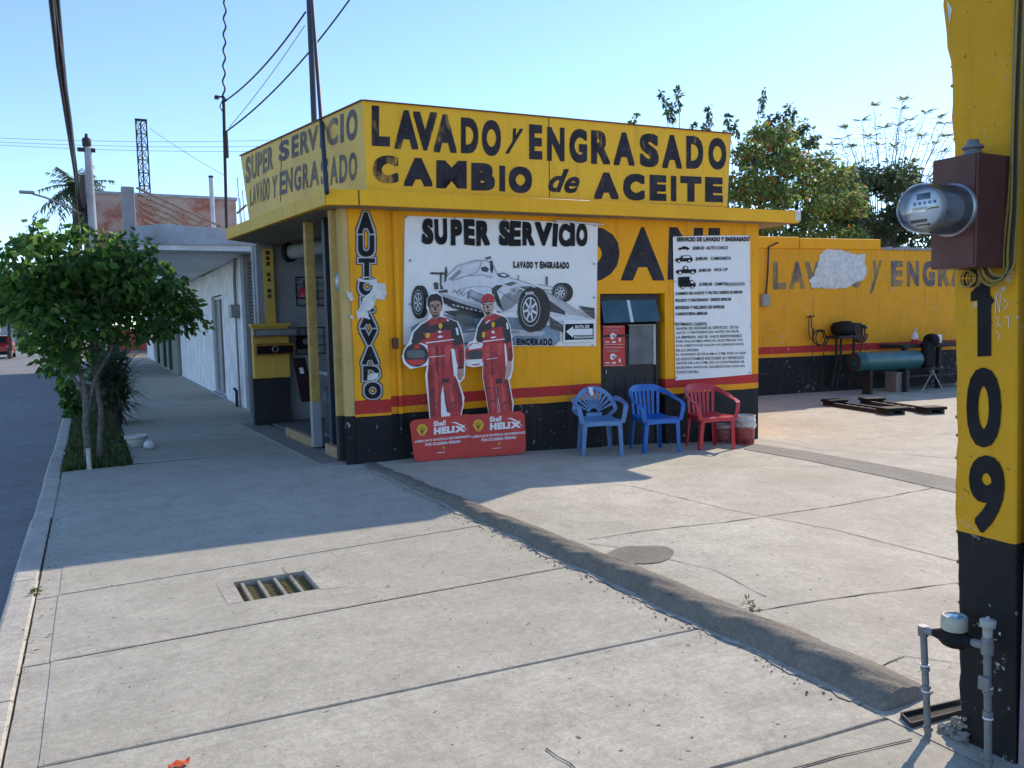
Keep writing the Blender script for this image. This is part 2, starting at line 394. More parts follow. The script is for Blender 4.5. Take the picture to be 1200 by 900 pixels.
M['grass'] = islands('verge_grass', [(0,(.025,.05,.012)),(.7,(.06,.09,.025)),(1,(.16,.14,.06))], trans=.25)
M['bark'] = plain('bark', (.17,.15,.125), .9, scale=22, bump=1.0, bscale=60, var=.35, dirt=(.06,.05,.04), dirt_amt=.7)
M['barkd'] = plain('dark_bark', (.07,.06,.05), .9, scale=12, bump=.4)
M['white'] = plain('whitewash', (.80,.81,.82), .8, scale=2.5, bump=.25, bscale=30, dirt=(.52,.51,.50), dirt_amt=.4)
M['whitep'] = plain('white_plaster_chip', (.70,.69,.67), .8, scale=9, bump=.4, bscale=30, dirt=(.45,.43,.40))
M['greyw'] = plain('grey_plaster', (.33,.34,.36), .85, scale=2.2, bump=.35, bscale=25, dirt=(.18,.17,.16), dirt_amt=.6)
M['bluew'] = plain('pale_blue_plaster', (.42,.47,.53), .85, scale=2.2, bump=.4, bscale=22, dirt=(.16,.15,.14), dirt_amt=.7)
M['steel'] = plain('galvanised_steel', (.42,.43,.44), .4, .8, scale=14, bump=.05, dirt=(.22,.19,.16))
M['pvc'] = plain('grey_pipe', (.21,.215,.22), .45, 0.2, scale=18, bump=.08, dirt=(.18,.16,.14), dirt_amt=.6)
M['iron'] = plain('dark_iron', (.028,.028,.032), .75, .1, scale=12, bump=.15, dirt=(.10,.06,.04))
M['rust'] = plain('red_brown_paint', (.115,.042,.032), .55, .1, scale=5, bump=.12, bscale=22, dirt=(.22,.12,.09), dirt_amt=.35)
M['blackp'] = plain('black_plastic', (.014,.014,.016), .7, bump=.05, spec=.15)
M['wood'] = plain('raw_wood', (.36,.24,.13), .8, scale=8, bump=.2, dirt=(.20,.13,.08))
M['woody'] = plain('yellowed_wood', (.50,.33,.10), .75, scale=8, bump=.2, dirt=(.22,.14,.07))
M['bluepost'] = plain('dark_blue_paint', (.022,.030,.055), .5, bump=.1)
M['door'] = plain('black_door_paint', (.012,.013,.016), .6, scale=3, bump=.12, dirt=(.06,.055,.05))
M['chrome'] = plain('chrome', (.72,.73,.75), .15, 1.0, bump=0)
M['red'] = plain('printed_red', (.56,.03,.025), .4, bump=0, scale=3, var=.08)
M['redchair'] = plain('red_plastic', (.52,.035,.055), .33, scale=5, var=.08, bump=.02, dirt=(.30,.05,.05), dirt_amt=.3, spec=.5)
M['bluechair'] = plain('blue_plastic', (.010,.135,.47), .33, scale=5, var=.08, bump=.02, dirt=(.04,.09,.30), dirt_amt=.3, spec=.5)
M['fadechair'] = plain('faded_blue_plastic', (.11,.24,.46), .45, scale=5, var=.1, bump=.03, dirt=(.13,.17,.36), dirt_amt=.4)
M['pwhite'] = plain('printed_white', (.80,.80,.80), .45, bump=0, var=.03)
M['pyel'] = plain('printed_yellow', (.80,.45,.02), .45, bump=0, var=.05)
M['skin'] = plain('printed_skin', (.42,.24,.17), .5, bump=0, var=.06)
M['skin2'] = plain('printed_pale_skin', (.52,.34,.27), .5, bump=0, var=.06)
M['suit'] = plain('printed_suit_red', (.46,.03,.035), .45, bump=0, scale=14, var=.3)
M['suitd'] = plain('printed_suit_dark', (.030,.022,.028), .45, bump=0, var=.2)
M['suitshade'] = plain('printed_suit_shade', (.24,.012,.018), .45, bump=0, scale=14, var=.2); M['suitlight'] = plain('printed_suit_light', (.60,.07,.07), .45, bump=0, scale=14, var=.2); M['skinshade'] = plain('printed_skin_shade', (.25,.13,.09), .5, bump=0)
M['hair'] = plain('printed_hair', (.018,.014,.012), .5, bump=0)
M['pgrey'] = [plain('print_grey_%d' % i, (v*.97, v, v*1.05), .45, bump=0, var=.12, scale=9) for i, v in enumerate((.015,.05,.13,.28,.48,.70))]
M['pblue'] = plain('print_steel_blue', (.20,.27,.34), .45, bump=0, var=.35, scale=4)
M['teal'] = plain('teal_tank_paint', (.015,.105,.12), .45, scale=4, bump=.1, dirt=(.03,.07,.08))  # teal darkened: the shadow over the tank is put into the paint colour
M['shutter'] = plain('rolled_shutter', (.12,.11,.105), .6, .3, scale=5, bump=.2)
M['pink'] = plain('mauve_plaster', (.36,.27,.27), .9, scale=4, bump=.4, bscale=35, dirt=(.5,.45,.44), dirt_amt=.3)
M['cable'] = plain('cable_sheath', (.015,.015,.017), .6, bump=0)
M['cablegrey'] = plain('thin_wire', (.16,.18,.20), .6, bump=0)
M['wirey'] = plain('yellow_wire', (.30,.22,.05), .6, bump=.1, dirt=(.12,.09,.04))
def glass(name, col, alpha_mix=.5, rough=.08):
    t = NT(name); t.fin(col, rough, 0, .6)
    tr = t.n('ShaderNodeBsdfTransparent'); mx = t.n('ShaderNodeMixShader'); mx.inputs[0].default_value = alpha_mix
    t.l(tr.outputs[0], mx.inputs[1]); t.l(t.b.outputs[0], mx.inputs[2]); t.l(mx.outputs[0], t.out.inputs[0]); return t.mat
M['tealglass'] = plain('teal_pane', (.035,.085,.11), .18, scale=3, var=.2, bump=0, spec=.6)
M['frost'] = plain('frosted_pane', (.11,.115,.125), .4, scale=5, var=.2, bump=.2, dirt=(.25,.25,.25))
M['darkglass'] = plain('dark_pane', (.02,.028,.035), .12, bump=0)
def real_glass(name):
    t = NT(name); t.t.nodes.remove(t.b); g = t.n('ShaderNodeBsdfGlossy'); g.inputs['Roughness'].default_value = .06; g.inputs[0].default_value = (.9,.95,1,1)
    tr = t.n('ShaderNodeBsdfTransparent'); tr.inputs[0].default_value = (.95,.97,.98,1); fr = t.n('ShaderNodeFresnel'); fr.inputs[0].default_value = 1.5
    a = t.math('ADD', t.math('MULTIPLY', fr.outputs[0], .8), .05); mx = t.n('ShaderNodeMixShader'); t.l(a, mx.inputs[0])
    t.l(tr.outputs[0], mx.inputs[1]); t.l(g.outputs[0], mx.inputs[2]); t.l(mx.outputs[0], t.out.inputs[0]); return t.mat
M['glass'] = real_glass('meter_glass')
def bucket_mat(name, hi, lo, z):
    t = NT(name); c = t.mix(t.math('LESS_THAN', t.math('ADD', t.sep()[2], t.math('MULTIPLY', t.math('SUBTRACT', t.noise(10, 3), .5), .02)), z), hi, lo)
    c = t.mix(t.math('MULTIPLY', t.ramp(t.noise(18, 5, .7), .45, .7), .6), c, (.30,.26,.23)); t.bump(t.noise(30), .15, .01); return t.fin(c, .5)

# ------------------------------------------------------------------ setting: ground
mb = MB(); mb.add([(-700,-300,-.36),(900,-300,-.36),(900,1500,-.36),(-700,1500,-.36)], [(0,1,2,3)])
tag(mb.build('ground', M['earth']), kind='structure')
mb = MB(); mb.grid(lambda x, y: (x, y, -.135+.02*math.sin(x*1.1+.4)*0), np.linspace(-9.5,-.545,7), np.linspace(-12,260,40))
tag(mb.build('road', M['road']), kind='structure')
mb = MB()                                   # far pavement and crossing street beyond the block
mb.box(-14,-9.5,-12,260,-.3,.0); tag(mb.build('far_pavement', M['walk']), kind='structure')
# kerb, in lengths with thin gaps
mb = MB(); y = -4.0
while y < 48:
    L_ = 1.9+.25*random.random(); a, b = y+.006, y+L_-.006
    dx = .008*random.uniform(-1,1)
    pr = [(-.565+dx,-.15),(-.545+dx,-.03),(-.53+dx,.0),(-.515+dx,.006),(-.40+dx,.006),(-.388+dx,-.002),(-.388+dx,-.15)]
    k = len(pr); mb.add([(p[0],a,p[1]) for p in pr]+[(p[0],b,p[1]) for p in pr], [(i,(i+1)%k,k+(i+1)%k,k+i) for i in range(k)]+[tuple(range(k))[::-1], tuple(range(k,2*k))])
    y += L_
tag(mb.build('kerb', M['kerb']), kind='structure')
# pavement: cast panels with tooled edges, thin dark gaps between; planting pit left out
def slab_panel(mb, q, z=0.0, edge=.012, drop=.012, holes=None):
    q = [np.array((*p, z), float) for p in q]; c = sum(q)/4
    T, D = [], []                                # edges worn unevenly
    for i in range(4):
        a, b = q[i], q[(i+1)%4]; n = max(2, int(np.linalg.norm(b-a)/.06)); nn = unit(np.cross([0,0,1], b-a)); wv = 0
        for k in range(n):
            wv = .6*wv+random.uniform(-.0012,.0018); p = a+(b-a)*k/n
            T.append(p+nn*(.003+abs(wv))+unit(c-p)*.002); D.append(p-np.array([0,0,drop]))
    m_ = len(T); mb.add(T+D, [tuple(range(m_))]+[(m_+i,m_+(i+1)%m_,(i+1)%m_,i) for i in range(m_)])
mb = MB()
XL, XR = -.266, 2.735
js = [(-2.6,-2.6),(-1.3,-1.5),(.1,-.15),(1.22,1.0),(2.27,2.03),(3.325,3.115),(4.385,4.345),(5.475,5.60),(7.0,7.25),(8.7,8.9),(10.30,10.45)]
grate = (-1,0)
g0x, g1x, g0y, g1y = .70, 1.15, 4.58, 4.95     # drain opening, re-measured below
ga, gb, gc = on_z(282,705), on_z(372,690), on_z(357,668); gd = on_z(279,682)
g0x, g1x = (ga[0]+gd[0])/2-.005, (gb[0]+gc[0])/2; g0y, g1y = (ga[1]+gb[1])/2-.01, (gc[1]+gd[1])/2
for (a0,b0),(a1,b1) in zip(js[:-1], js[1:]):
    def yy(x, a, b): return a+(b-a)*(x-XL)/(XR-XL)
    g = .0035
    if yy(.9,a0,b0) < g0y and yy(.9,a1,b1) > g1y:      # panel with the drain opening
        for xa, xb in ((XL,g0x),(g1x,XR)):
            q = [(xa,yy(xa,a0,b0)+g),(xb,yy(xb,a0,b0)+g),(xb,yy(xb,a1,b1)-g),(xa,yy(xa,a1,b1)-g)]
            mb.add([(*p,0) for p in q], [(0,1,2,3)])
        for lo in (0,1):
            q = [(g0x,yy(g0x,a0,b0)+g),(g1x,yy(g1x,a0,b0)+g),(g1x,g0y),(g0x,g0y)] if lo == 0 else [(g0x,g1y),(g1x,g1y),(g1x,yy(g1x,a1,b1)-g),(g0x,yy(g0x,a1,b1)-g)]
            mb.add([(*p,0) for p in q], [(0,1,2,3)])
    else:
        slab_panel(mb, [(XL+.001,a0+g),(XR,b0+g),(XR,b1-g),(XL,a1-g)])
    slab_panel(mb, [(-.382,a0+g),(XL+.012,a0+g),(XL+.012,a1-g),(-.382,a1-g)], z=-.0035)
ys = 10.45
while ys < 47:                                   # pavement beyond the planting pit, beside it and past it
    ye = min(47, ys+1.5); pit = ys < 24
    slab_panel(mb, [(.355 if pit else -.382, ys+.006),(2.9,ys+.006),(2.9,ye-.006),(.355 if pit else -.382, ye-.006)], z=.0)
    ys = ye
tag(mb.build('pavement', M['walk']), kind='structure')
mb = MB(); mb.add([(-.42,-4,-.011),(g0x,-4,-.011),(g0x,10.45,-.011),(-.42,10.45,-.011)], [(0,1,2,3)]); mb.add([(g1x,-4,-.011),(2.75,-4,-.011),(2.75,10.45,-.011),(g1x,10.45,-.011)], [(0,1,2,3)])
mb.add([(g0x,-4,-.011),(g1x,-4,-.011),(g1x,g0y,-.011),(g0x,g0y,-.011)], [(0,1,2,3)]); mb.add([(g0x,g1y,-.011),(g1x,g1y,-.011),(g1x,10.45,-.011),(g0x,10.45,-.011)], [(0,1,2,3)])
mb.add([(.355,10.45,-.011),(3.0,10.45,-.011),(3.0,47,-.011),(.355,47,-.011)], [(0,1,2,3)])
tag(mb.build('pavement_bedding', M['joint']), kind='structure')
# tooled bands beside the joints (smoother mortar), part of the paving
mb = MB()
for (a, b) in js[3:8]:
    n = 30; P = [(XL+.02+(XR-XL-.04)*i/n, a+(b-a)*i/n) for i in range(n+1)]
    V = []; 
    for x, y in P: V += [(x, y+.012, .0012),(x, y+.05+.008*math.sin(x*9+a*5), .0012)]
    mb.add(V, [(2*i,2*i+2,2*i+3,2*i+1) for i in range(n)])
tag(mb.build('tooled_joint_band', M['patch']), kind='structure')
# mortar patch around the drain
mb = MB()
o = .09
for q in ([(g0x-o,g0y-.0),(g0x-.002,g0y),(g0x-.002,g1y+.0),(g0x-o*1.1,g1y+.02)], [(g1x+.002,g0y-.02),(g1x+.13,g0y-.05),(g1x+.17,g1y+.08),(g1x+.002,g1y+.06)]):
    mb.add([(*p,.0015) for p in q], [(0,1,2,3)])
tag(mb.build('drain_mortar', M['patch']), kind='structure')
# forecourt, falling gently away from the street
mb = MB(); mb.grid(lambda x, y: (x, y, lot_z(x)+.003), [2.69,3.0,3.6,4.5,5.5,6.5,7.5,8.3,9.1,9.4,11,14,18,26], np.linspace(-6,17,24), smooth=False)
tag(mb.build('forecourt', M['lot']), kind='structure')
def crack(mb, pts, wd=.012, jag=.012, seed=0, z=.0065):
    rr = random.Random(seed); P = []
    for (p, q) in zip(pts[:-1], pts[1:]):
        p, q = np.array(p), np.array(q); n = max(2, int(np.linalg.norm(q-p)/.09))
        for i in range(n): P.append(p+(q-p)*i/n)
    P.append(np.array(pts[-1])); d = unit(P[-1]-P[0]); nn = np.array([-d[1], d[0]]); V = []
    off = 0
    for i, p in enumerate(P):
        off = .7*off+rr.uniform(-jag,jag); p = p[:2]+nn[:2]*off; h = wd*(.4+rr.random()*.9)/2
        for s_ in (-1,1): x, y = p+nn[:2]*h*s_; V.append((x, y, lot_z(x)+z))
    mb.add(V, [(2*i,2*i+2,2*i+3,2*i+1) for i in range(len(P)-1)])
mb = MB()
for k, pl in enumerate([[(690,633),(850,613),(1000,590),(1160,561)],[(740,570),(850,597),(975,621),(1160,668)],[(880,718),(1000,700),(1160,678)],[(900,516),(960,528),(1060,533),(1160,541)],
                        [(800,550),(905,546),(1005,548)],[(1010,795),(1060,770),(1130,780)],[(770,648),(690,638)],[(560,548),(640,560),(740,570)],[(780,655),(835,668),(900,700)]]):
    crack(mb, [on_lot(*p)[:2] for p in pl], .0095 if k < 4 else .0055, .008, k)
for k, pl in enumerate([[(640,878),(668,896),(690,915)],[(915,905),(985,886),(1070,868)],[(330,665),(345,683)]]):
    crack(mb, [on_z(*p)[:2] for p in pl], .007, .006, 40+k, .005)
tag(mb.build('ground_crack', M['joint']), kind='structure')
mb = MB()                                        # strip of asphalt let into the forecourt
A = [on_lot(*p) for p in ((872,519),(950,530),(1050,548),(1180,574))]; B = [on_lot(*p) for p in ((872,527),(945,540),(1040,560),(1180,592))]
V = []
for a, b in zip(A, B): V += [(a[0],a[1],lot_z(a[0])+.0085),(b[0],b[1],lot_z(b[0])+.0085)]
mb.add(V, [(2*i,2*i+1,2*i+3,2*i+2) for i in range(3)]); 
tag(mb.build('asphalt_patch', M['asph']), kind='structure'); mb = MB(); c = on_lot(750,651); mb.add([(c[0]+.26*math.cos(t)*(1+.06*math.sin(3*t)), c[1]+.19*math.sin(t)*(1+.08*math.cos(4*t)), lot_z(c[0])+.0085) for t in np.linspace(0,2*math.pi,40)[:-1]], [tuple(range(39))])
tag(mb.build('round_patch', M['asphd']), kind='structure')
# raised asphalt ridge between pavement and forecourt
prof = [(2.0,2.74,3.06,.04),(2.10,2.735,3.08,.075),(2.6,2.72,3.07,.080),(3.3,2.70,3.05,.080),(4.1,2.69,3.02,.076),(5.2,2.67,2.95,.068),(6.2,2.655,2.89,.058),(7.2,2.64,2.85,.04),(8.2,2.63,2.82,.025),(8.9,2.62,2.8,.006)]
ysr = np.linspace(2.08, 8.9, 220)
def _asym(t): return (math.sin(math.pi*.5*t/.27)**.85 if t < .27 else math.cos(math.pi*.5*(t-.27)/.73)) if 0 < t < 1 else 0
def rid(y, t):
    pa = [np.interp(y, [p[0] for p in prof], [p[k] for p in prof]) for k in (1,2,3)]
    wv = .012*math.sin(y*5.1)+.008*math.sin(y*13.7+1)
    x = pa[0]+wv + (pa[1]-pa[0])*t; u_ = t
    h = pa[2]*1.12*_asym(t)*(1+.07*math.sin(y*5+t*4)+.05*math.sin(y*13+t*9)) + (.005*math.sin(y*23+t*13)+.004*math.sin(y*41+t*29))*min(1,4*t)
    return (x, y, max(lot_z(x), 0)+max(h, -.01))
mb = MB(); ts = np.linspace(0,1,23)**1.3; mb.grid(rid, ysr, ts)
e = [rid(ysr[0], t) for t in ts]; mb.add(e+[(p[0],p[1]-.02,-.03) for p in e], [(i,23+i,24+i,i+1) for i in range(22)], 1)
tag(mb.build('asphalt_ridge', [M['ridge'], M['bare']]), kind='structure')
# crumbled mortar along the foot of the ridge
mb = MB(); V = []
for i, y in enumerate(np.linspace(2.2,8.4,120)):
    V += [(rid(y,0)[0]-.02-.04*random.random(), y, .0045),(rid(y,0)[0]+.03, y, .0045)]
mb.add(V, [(2*i,2*i+2,2*i+3,2*i+1) for i in range(119)]); tag(mb.build('ridge_mortar', M['patch']), kind='structure')
# planting pit
mb = MB(); mb.grid(lambda x, y: (x, y, -.03+.02*math.sin(x*7)*math.cos(y*5)), np.linspace(-.39,.36,8), np.linspace(10.28,24,40))
tag(mb.build('planting_soil', M['soil']), kind='structure')

mb = MB(); g = random.Random(77)
for k in range(1000):
    r_ = g.random()
    if r_ < .62: x, y = rid(g.uniform(2.2,8.6),0)[0]-abs(g.gauss(0,.07)), 0; y = g.uniform(2.2,8.6); x = rid(y,0)[0]-abs(g.gauss(0,.06))-.005
    elif r_ < .78: x, y = g.gauss(-.375,.02), g.uniform(2.6,10)
    else: x, y = g.uniform(-.2,2.6), g.uniform(2.4,9)
    s_ = g.uniform(.002,.0065)*(g.choice((1,1,1,1.8)) if r_ < .62 else .7); z = .004; a = g.uniform(0,6.28)
    V = [(x+s_*math.cos(a+t)*g.uniform(.7,1.2), y+s_*math.sin(a+t)*g.uniform(.7,1.2), z-.002) for t in (0,1.6,3.1,4.7)]+[(x,y,z+s_*.8)]
    mb.add(V, [(0,1,4),(1,2,4),(2,3,4),(3,0,4)])
tag(mb.build('loose_grit', M['bare']), 'scattered grit and crumbs of mortar on the pavement', 'grit', kind='stuff')
mb = MB()
for k in range(30):
    x, y = (g.gauss(-.33,.05), g.uniform(4.5,10.2)) if k < 22 else (g.uniform(-.2,2.5), g.uniform(3,9.5))
    a, L_ = g.uniform(0,6.28), g.uniform(.008,.02); c_, s_ = math.cos(a)*L_, math.sin(a)*L_
    mb.add([(x-c_,y-s_,.005),(x+s_*.4,y-c_*.4,.009),(x+c_,y+s_,.006),(x-s_*.4,y+c_*.4,.010)], [(0,1,2,3)])
tag(mb.build('dry_leaves', islands('dry_leaf', [(0,(.10,.06,.03)),(1,(.26,.18,.08))], trans=.1)), 'dry brown leaves scattered on the pavement', 'leaves', kind='stuff')

# ------------------------------------------------------------------ the yellow service building
AF = R(-3.0)
FA = Frame((2.98, 8.82, 0), (math.cos(AF), math.sin(AF), 0), (0,0,1))       # painted front: a along, b up, c out towards the forecourt
UW = 5.44; ZF = 2.866; ZR = 3.03
bld = empty('service_building', (5.5,10.5,0), 'low yellow and black painted car wash office with a flat overhanging roof', 'building')
dL, dR, dT = FA.px(703,344)[0], FA.px(779,344)[0], FA.px(740,344)[1]
mb = MB()
cells_u = [0.0]+list(np.linspace(.4,dL,7))+[dR]+list(np.linspace(dR+.1,UW,5)); cells_u = sorted(set(round(float(x),4) for x in cells_u))
cells_z = [-.3,.3,.55,.75,1.2,1.6,dT,2.3,ZF]
for i in range(len(cells_u)-1):
    for j in range(len(cells_z)-1):
        u0,u1,z0,z1 = cells_u[i],cells_u[i+1],cells_z[j],cells_z[j+1]
        if (u0+u1)/2 > dL and (u0+u1)/2 < dR and z1 <= dT+1e-6: continue
        mb.add([FA.pt(u0,z0),FA.pt(u1,z0),FA.pt(u1,z1),FA.pt(u0,z1)], [(0,1,2,3)])
for u in (dL, dR): mb.add([FA.pt(u,-.3),FA.pt(u,-.3,-.16),FA.pt(u,dT,-.16),FA.pt(u,dT)], [(0,1,2,3)])
mb.add([FA.pt(dL,dT),FA.pt(dR,dT),FA.pt(dR,dT,-.16),FA.pt(dL,dT,-.16)], [(0,1,2,3)])
for (u0,u1,z0,z1) in ((0,dL,-.3,ZF),(dR,UW,-.3,ZF),(dL,dR,dT,ZF)): mb.add([FA.pt(u0,z0,-.16),FA.pt(u1,z0,-.16),FA.pt(u1,z1,-.16),FA.pt(u0,z1,-.16)], [(3,2,1,0)])
mb.add([FA.pt(UW,-.3),FA.pt(UW,-.3,-.16),FA.pt(UW,ZF,-.16),FA.pt(UW,ZF)], [(0,1,2,3)])
mb.build('front_wall', M['facade'], bld)
mb = MB(); mb.box(UW-.16,UW,-.3,ZF,-4.798,-.162,fr=FA); mb.box(.0,UW,-.3,ZF,-4.95,-4.80,fr=FA); mb.build('side_wall', M['yel'], bld)
# roof slab
rp = [(2.30,8.64),(2.62,8.55),(8.93,8.28),(9.15,13.3),(2.7,13.45),(1.86,12.62)]
WF = Frame((0,0,0),(1,0,0),(0,1,0))
mb = MB(); mb.prism(rp, WF, ZF, ZR)
roof = mb.build('roof_slab', M['yelroof'], bld, bevel=.012)
mb = MB(); A = np.array([2.30,8.64,0]); B = np.array([1.86,12.62,0]); n_ = np.array([-.994,-.11,0])*.006
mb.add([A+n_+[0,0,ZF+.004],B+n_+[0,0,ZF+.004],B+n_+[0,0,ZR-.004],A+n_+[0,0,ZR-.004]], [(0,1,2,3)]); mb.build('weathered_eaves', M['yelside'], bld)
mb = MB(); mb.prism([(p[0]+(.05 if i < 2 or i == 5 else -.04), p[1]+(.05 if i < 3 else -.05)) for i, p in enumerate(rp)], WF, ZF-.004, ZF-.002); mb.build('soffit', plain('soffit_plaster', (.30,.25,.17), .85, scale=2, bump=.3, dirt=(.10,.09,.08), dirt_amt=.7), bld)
mb = MB(); q = [(8.83,8.262),(8.955,8.262),(8.965,8.40),(8.84,8.40)]
mb.cbox(8.85,8.965,8.266,8.42,ZF+.02,ZR+.012,.02); mb.build('broken_corner', M['whitep'], bld)
mb = MB(); F2 = Frame((2.62,8.55,0),(math.cos(math.atan2(-.27,6.31)),math.sin(math.atan2(-.27,6.31)),0),(0,0,1))
for a in (.02,): mb.box(a-.006,a+.006,ZF+.002,ZR-.004,.002,.006,fr=F2)
mb.build('eaves_seam', M['joint'], bld)
# corner pilaster with its own painted panel
uP0, uP1 = FA.px(405,300)[0], FA.px(455,300)[0]
mb = MB(); mb.box(uP0+.04,uP1-.03,-.05,ZF-.003,-.15,.018,fr=FA); pil = mb.build('corner_pilaster', M['pilas'], bld)
mb = MB(); mb.box(uP0-.07,uP0+.038,-.05,ZF-.003,-.17,.006,fr=FA); mb.build('corner_post', banded('corner_post_paint', [(.55,BLK)], chip=.14, grime=.9, top=(.60,.42,.16)), bld)
mb = MB(); a0 = FA.px(463,300)[0]
mb.tube([FA.pt(a0,.3,.035),FA.pt(a0,ZF-.03,.035)], .03, 10); mb.build('conduit_pipe', M['facade'], bld)
mb = MB(); 
for py in (402,): a, b = FA.px(462,py); mb.cbox(a-.03,a+.03,b-.06,b+.06,.0,.075,.006,fr=FA)
mb.build('conduit_clamp', M['rust'], bld)
# AUTOLAVADO: outlined letters painted down the pilaster
word = 'AUTOLAVADO'; ys_ = [248,275,302,325,347,366,385,405,428,447,468]
cx_ = [428,428.5,429,429.5,430,430.5,431.5,433,434.5,436]
m0, m1, m2 = MB(), MB(), MB()
for i, ch in enumerate(word):
    yt, yb = ys_[i]+.5, ys_[i+1]-.5; cx = cx_[i]; hw = 10.0 if ch != 'L' else 8
    for mm, bold, g, off in ((m0,.15,3.6,.0205),(m1,.115,2.1,.0235),(m2,.055,-.6,.0265)):
        mm.text(ch, FA, pxquad(FA,(cx-hw-g*.8,yb+g*.6),(cx+hw+g*.8,yb+g*.6),(cx+hw+g*.8,yt-g*.6),(cx-hw-g*.8,yt-g*.6)), c=off+.00012*i, bold=bold)
lt = m0.build('letter_outline', M['maroon'], pil); m1.build('letter_border', M['silverline'], pil); m2.build('lettering', M['black'], pil)
def blob(cx, cy, rx, ry, n=26, seed=0, jag=.22):
    rr = random.Random(seed); ph = [rr.uniform(0,6.3) for _ in range(4)]
    return [(cx+rx*math.cos(t)*(1+jag*(math.sin(3*t+ph[0])+.6*math.sin(5*t+ph[1])+.5*math.sin(9*t+ph[2]))), cy+ry*math.sin(t)*(1+jag*(math.sin(2*t+ph[3])+.6*math.sin(7*t+ph[1])))) for t in np.linspace(0,2*math.pi,n+1)[:-1]]
mb = MB()
for k, pl in enumerate([[(417,326),(426,328),(441,327),(441,331),(450,332),(452,343),(449,352),(440,350),(436,362),(430,365),(433,374),(424,372),(418,375),(417,366),(421,360),(424,350),(433,343),(436,336),(430,331),(420,330)],
                        [(405,341),(412,344),(414,352),(410,353),(406,347)],[(409,368),(413,371),(413,375),(410,373)],[(430,440),(437,437),(443,437),(441,443),(436,446),(429,445)],[(447,375),(449,374),(449,377)]]):
    mb.poly([FA.px(*p) for p in ragged(pl, 1.2, .7, k)], FA, c=.0305)
mb.build('chipped_plaster', M['whitep'], pil)
# large painted word behind the banners: DANI
mb = MB()
for ch, BL, BR, TR, TL in (('D',(655,333),(725,330),(727,265),(655,264)),('A',(727,329),(779,329),(761,266),(745,266)),('N',(782,328),(822,328),(824,267),(784,266)),('I',(829,328),(842,328),(844,267),(830,267))):
    mb.text(ch, FA, pxquad(FA,BL,BR,TR,TL), c=.003, bold=.06)
mb.build('painted_lettering', M['ink'], bld)
# door leaf, its awning window, notices and pane
ZB = -.14
mb = MB(); mb.cbox(dL+.045,dR-.12,ZB,1.33,-.11,-.07,.004,fr=FA)
for k in range(5):
    a = dL+.09+k*(dR-dL-.2)/5; mb.box(a,a+.012,ZB+.02,.80,-.0695,-.064,fr=FA)
leaf = mb.build('door', M['door'], bld)
mb = MB()
mb.box(dL+.001,dL+.044,ZB,dT-.002,-.13,-.05,fr=FA); mb.box(dR-.119,dR-.075,ZB,dT-.002,-.13,-.05,fr=FA); mb.box(dL+.045,dR-.12,dT-.10,dT-.003,-.13,-.05,fr=FA); mb.box(dL+.045,dR-.12,1.34,1.37,-.13,-.06,fr=FA)
mb.build('frame', M['iron'], leaf)
mb = MB(); mb.box(dL+.045,dR-.12,1.371,dT-.101,-.135,-.13,fr=FA); mb.build('dark_opening', M['blackp'], leaf)
top_c, bot_c = -.055, .07; p = [FA.px(708,378.5,bot_c),FA.px(774,376,bot_c),FA.px(768,350,top_c),FA.px(704,351.5,top_c)]
def awn(t0, t1, mat, nm, th=.008):
    mb = MB(); q = [np.array(x) for x in p]; BL = q[0]+(q[1]-q[0])*t0; BR = q[0]+(q[1]-q[0])*t1; TL = q[3]+(q[2]-q[3])*t0; TR = q[3]+(q[2]-q[3])*t1
    V = [FA.pt(*BL,bot_c),FA.pt(*BR,bot_c),FA.pt(*TR,top_c),FA.pt(*TL,top_c)]; n2 = unit(np.cross(V[1]-V[0],V[3]-V[0]))*th
    mb.add(V+[v-n2 for v in V], [(0,1,2,3),(7,6,5,4)]+[(i,4+i,4+(i+1)%4,(i+1)%4) for i in range(4)]); return mb.build(nm, mat, leaf)
awn(0,.462,M['tealglass'],'awning_pane'); awn(.522,1,M['tealglass'],'awning_pane'); awn(.465,.519,M['pgrey'][5],'glazing_bar',.02)
mb = MB(); q = pxquad(FA,(736.5,427),(767,426),(766,380),(737,380.5),-.065); V = [FA.pt(*a,-.066) for a in q]; mb.add(V+[v+FA.n*.01 for v in V], [(4,5,6,7)]+[(i,(i+1)%4,4+(i+1)%4,4+i) for i in range(4)])
pane = mb.build('window_pane', M['frost'], leaf)
mb = MB()
for (x0,y0,x1,y1) in ((736,428,768,426.3),(736,381.5,767,380),(766,427,768,380)):
    a, b = FA.px(x0,y0,-.05), FA.px(x1,y1,-.05); mb.box(min(a[0],b[0]),max(a[0],b[0]),min(a[1],b[1]),max(a[1],b[1]),-.062,-.045,fr=FA)
mb.build('pane_frame', M['pgrey'][4], pane)
mb = MB(); a, b = FA.px(708.5,436,-.07); mb.tube([FA.pt(a,b+.03,-.05),FA.pt(a,b+.03,-.03),FA.pt(a,b-.03,-.03),FA.pt(a,b-.03,-.05)], .008, 8); mb.build('handle', M['steel'], leaf)
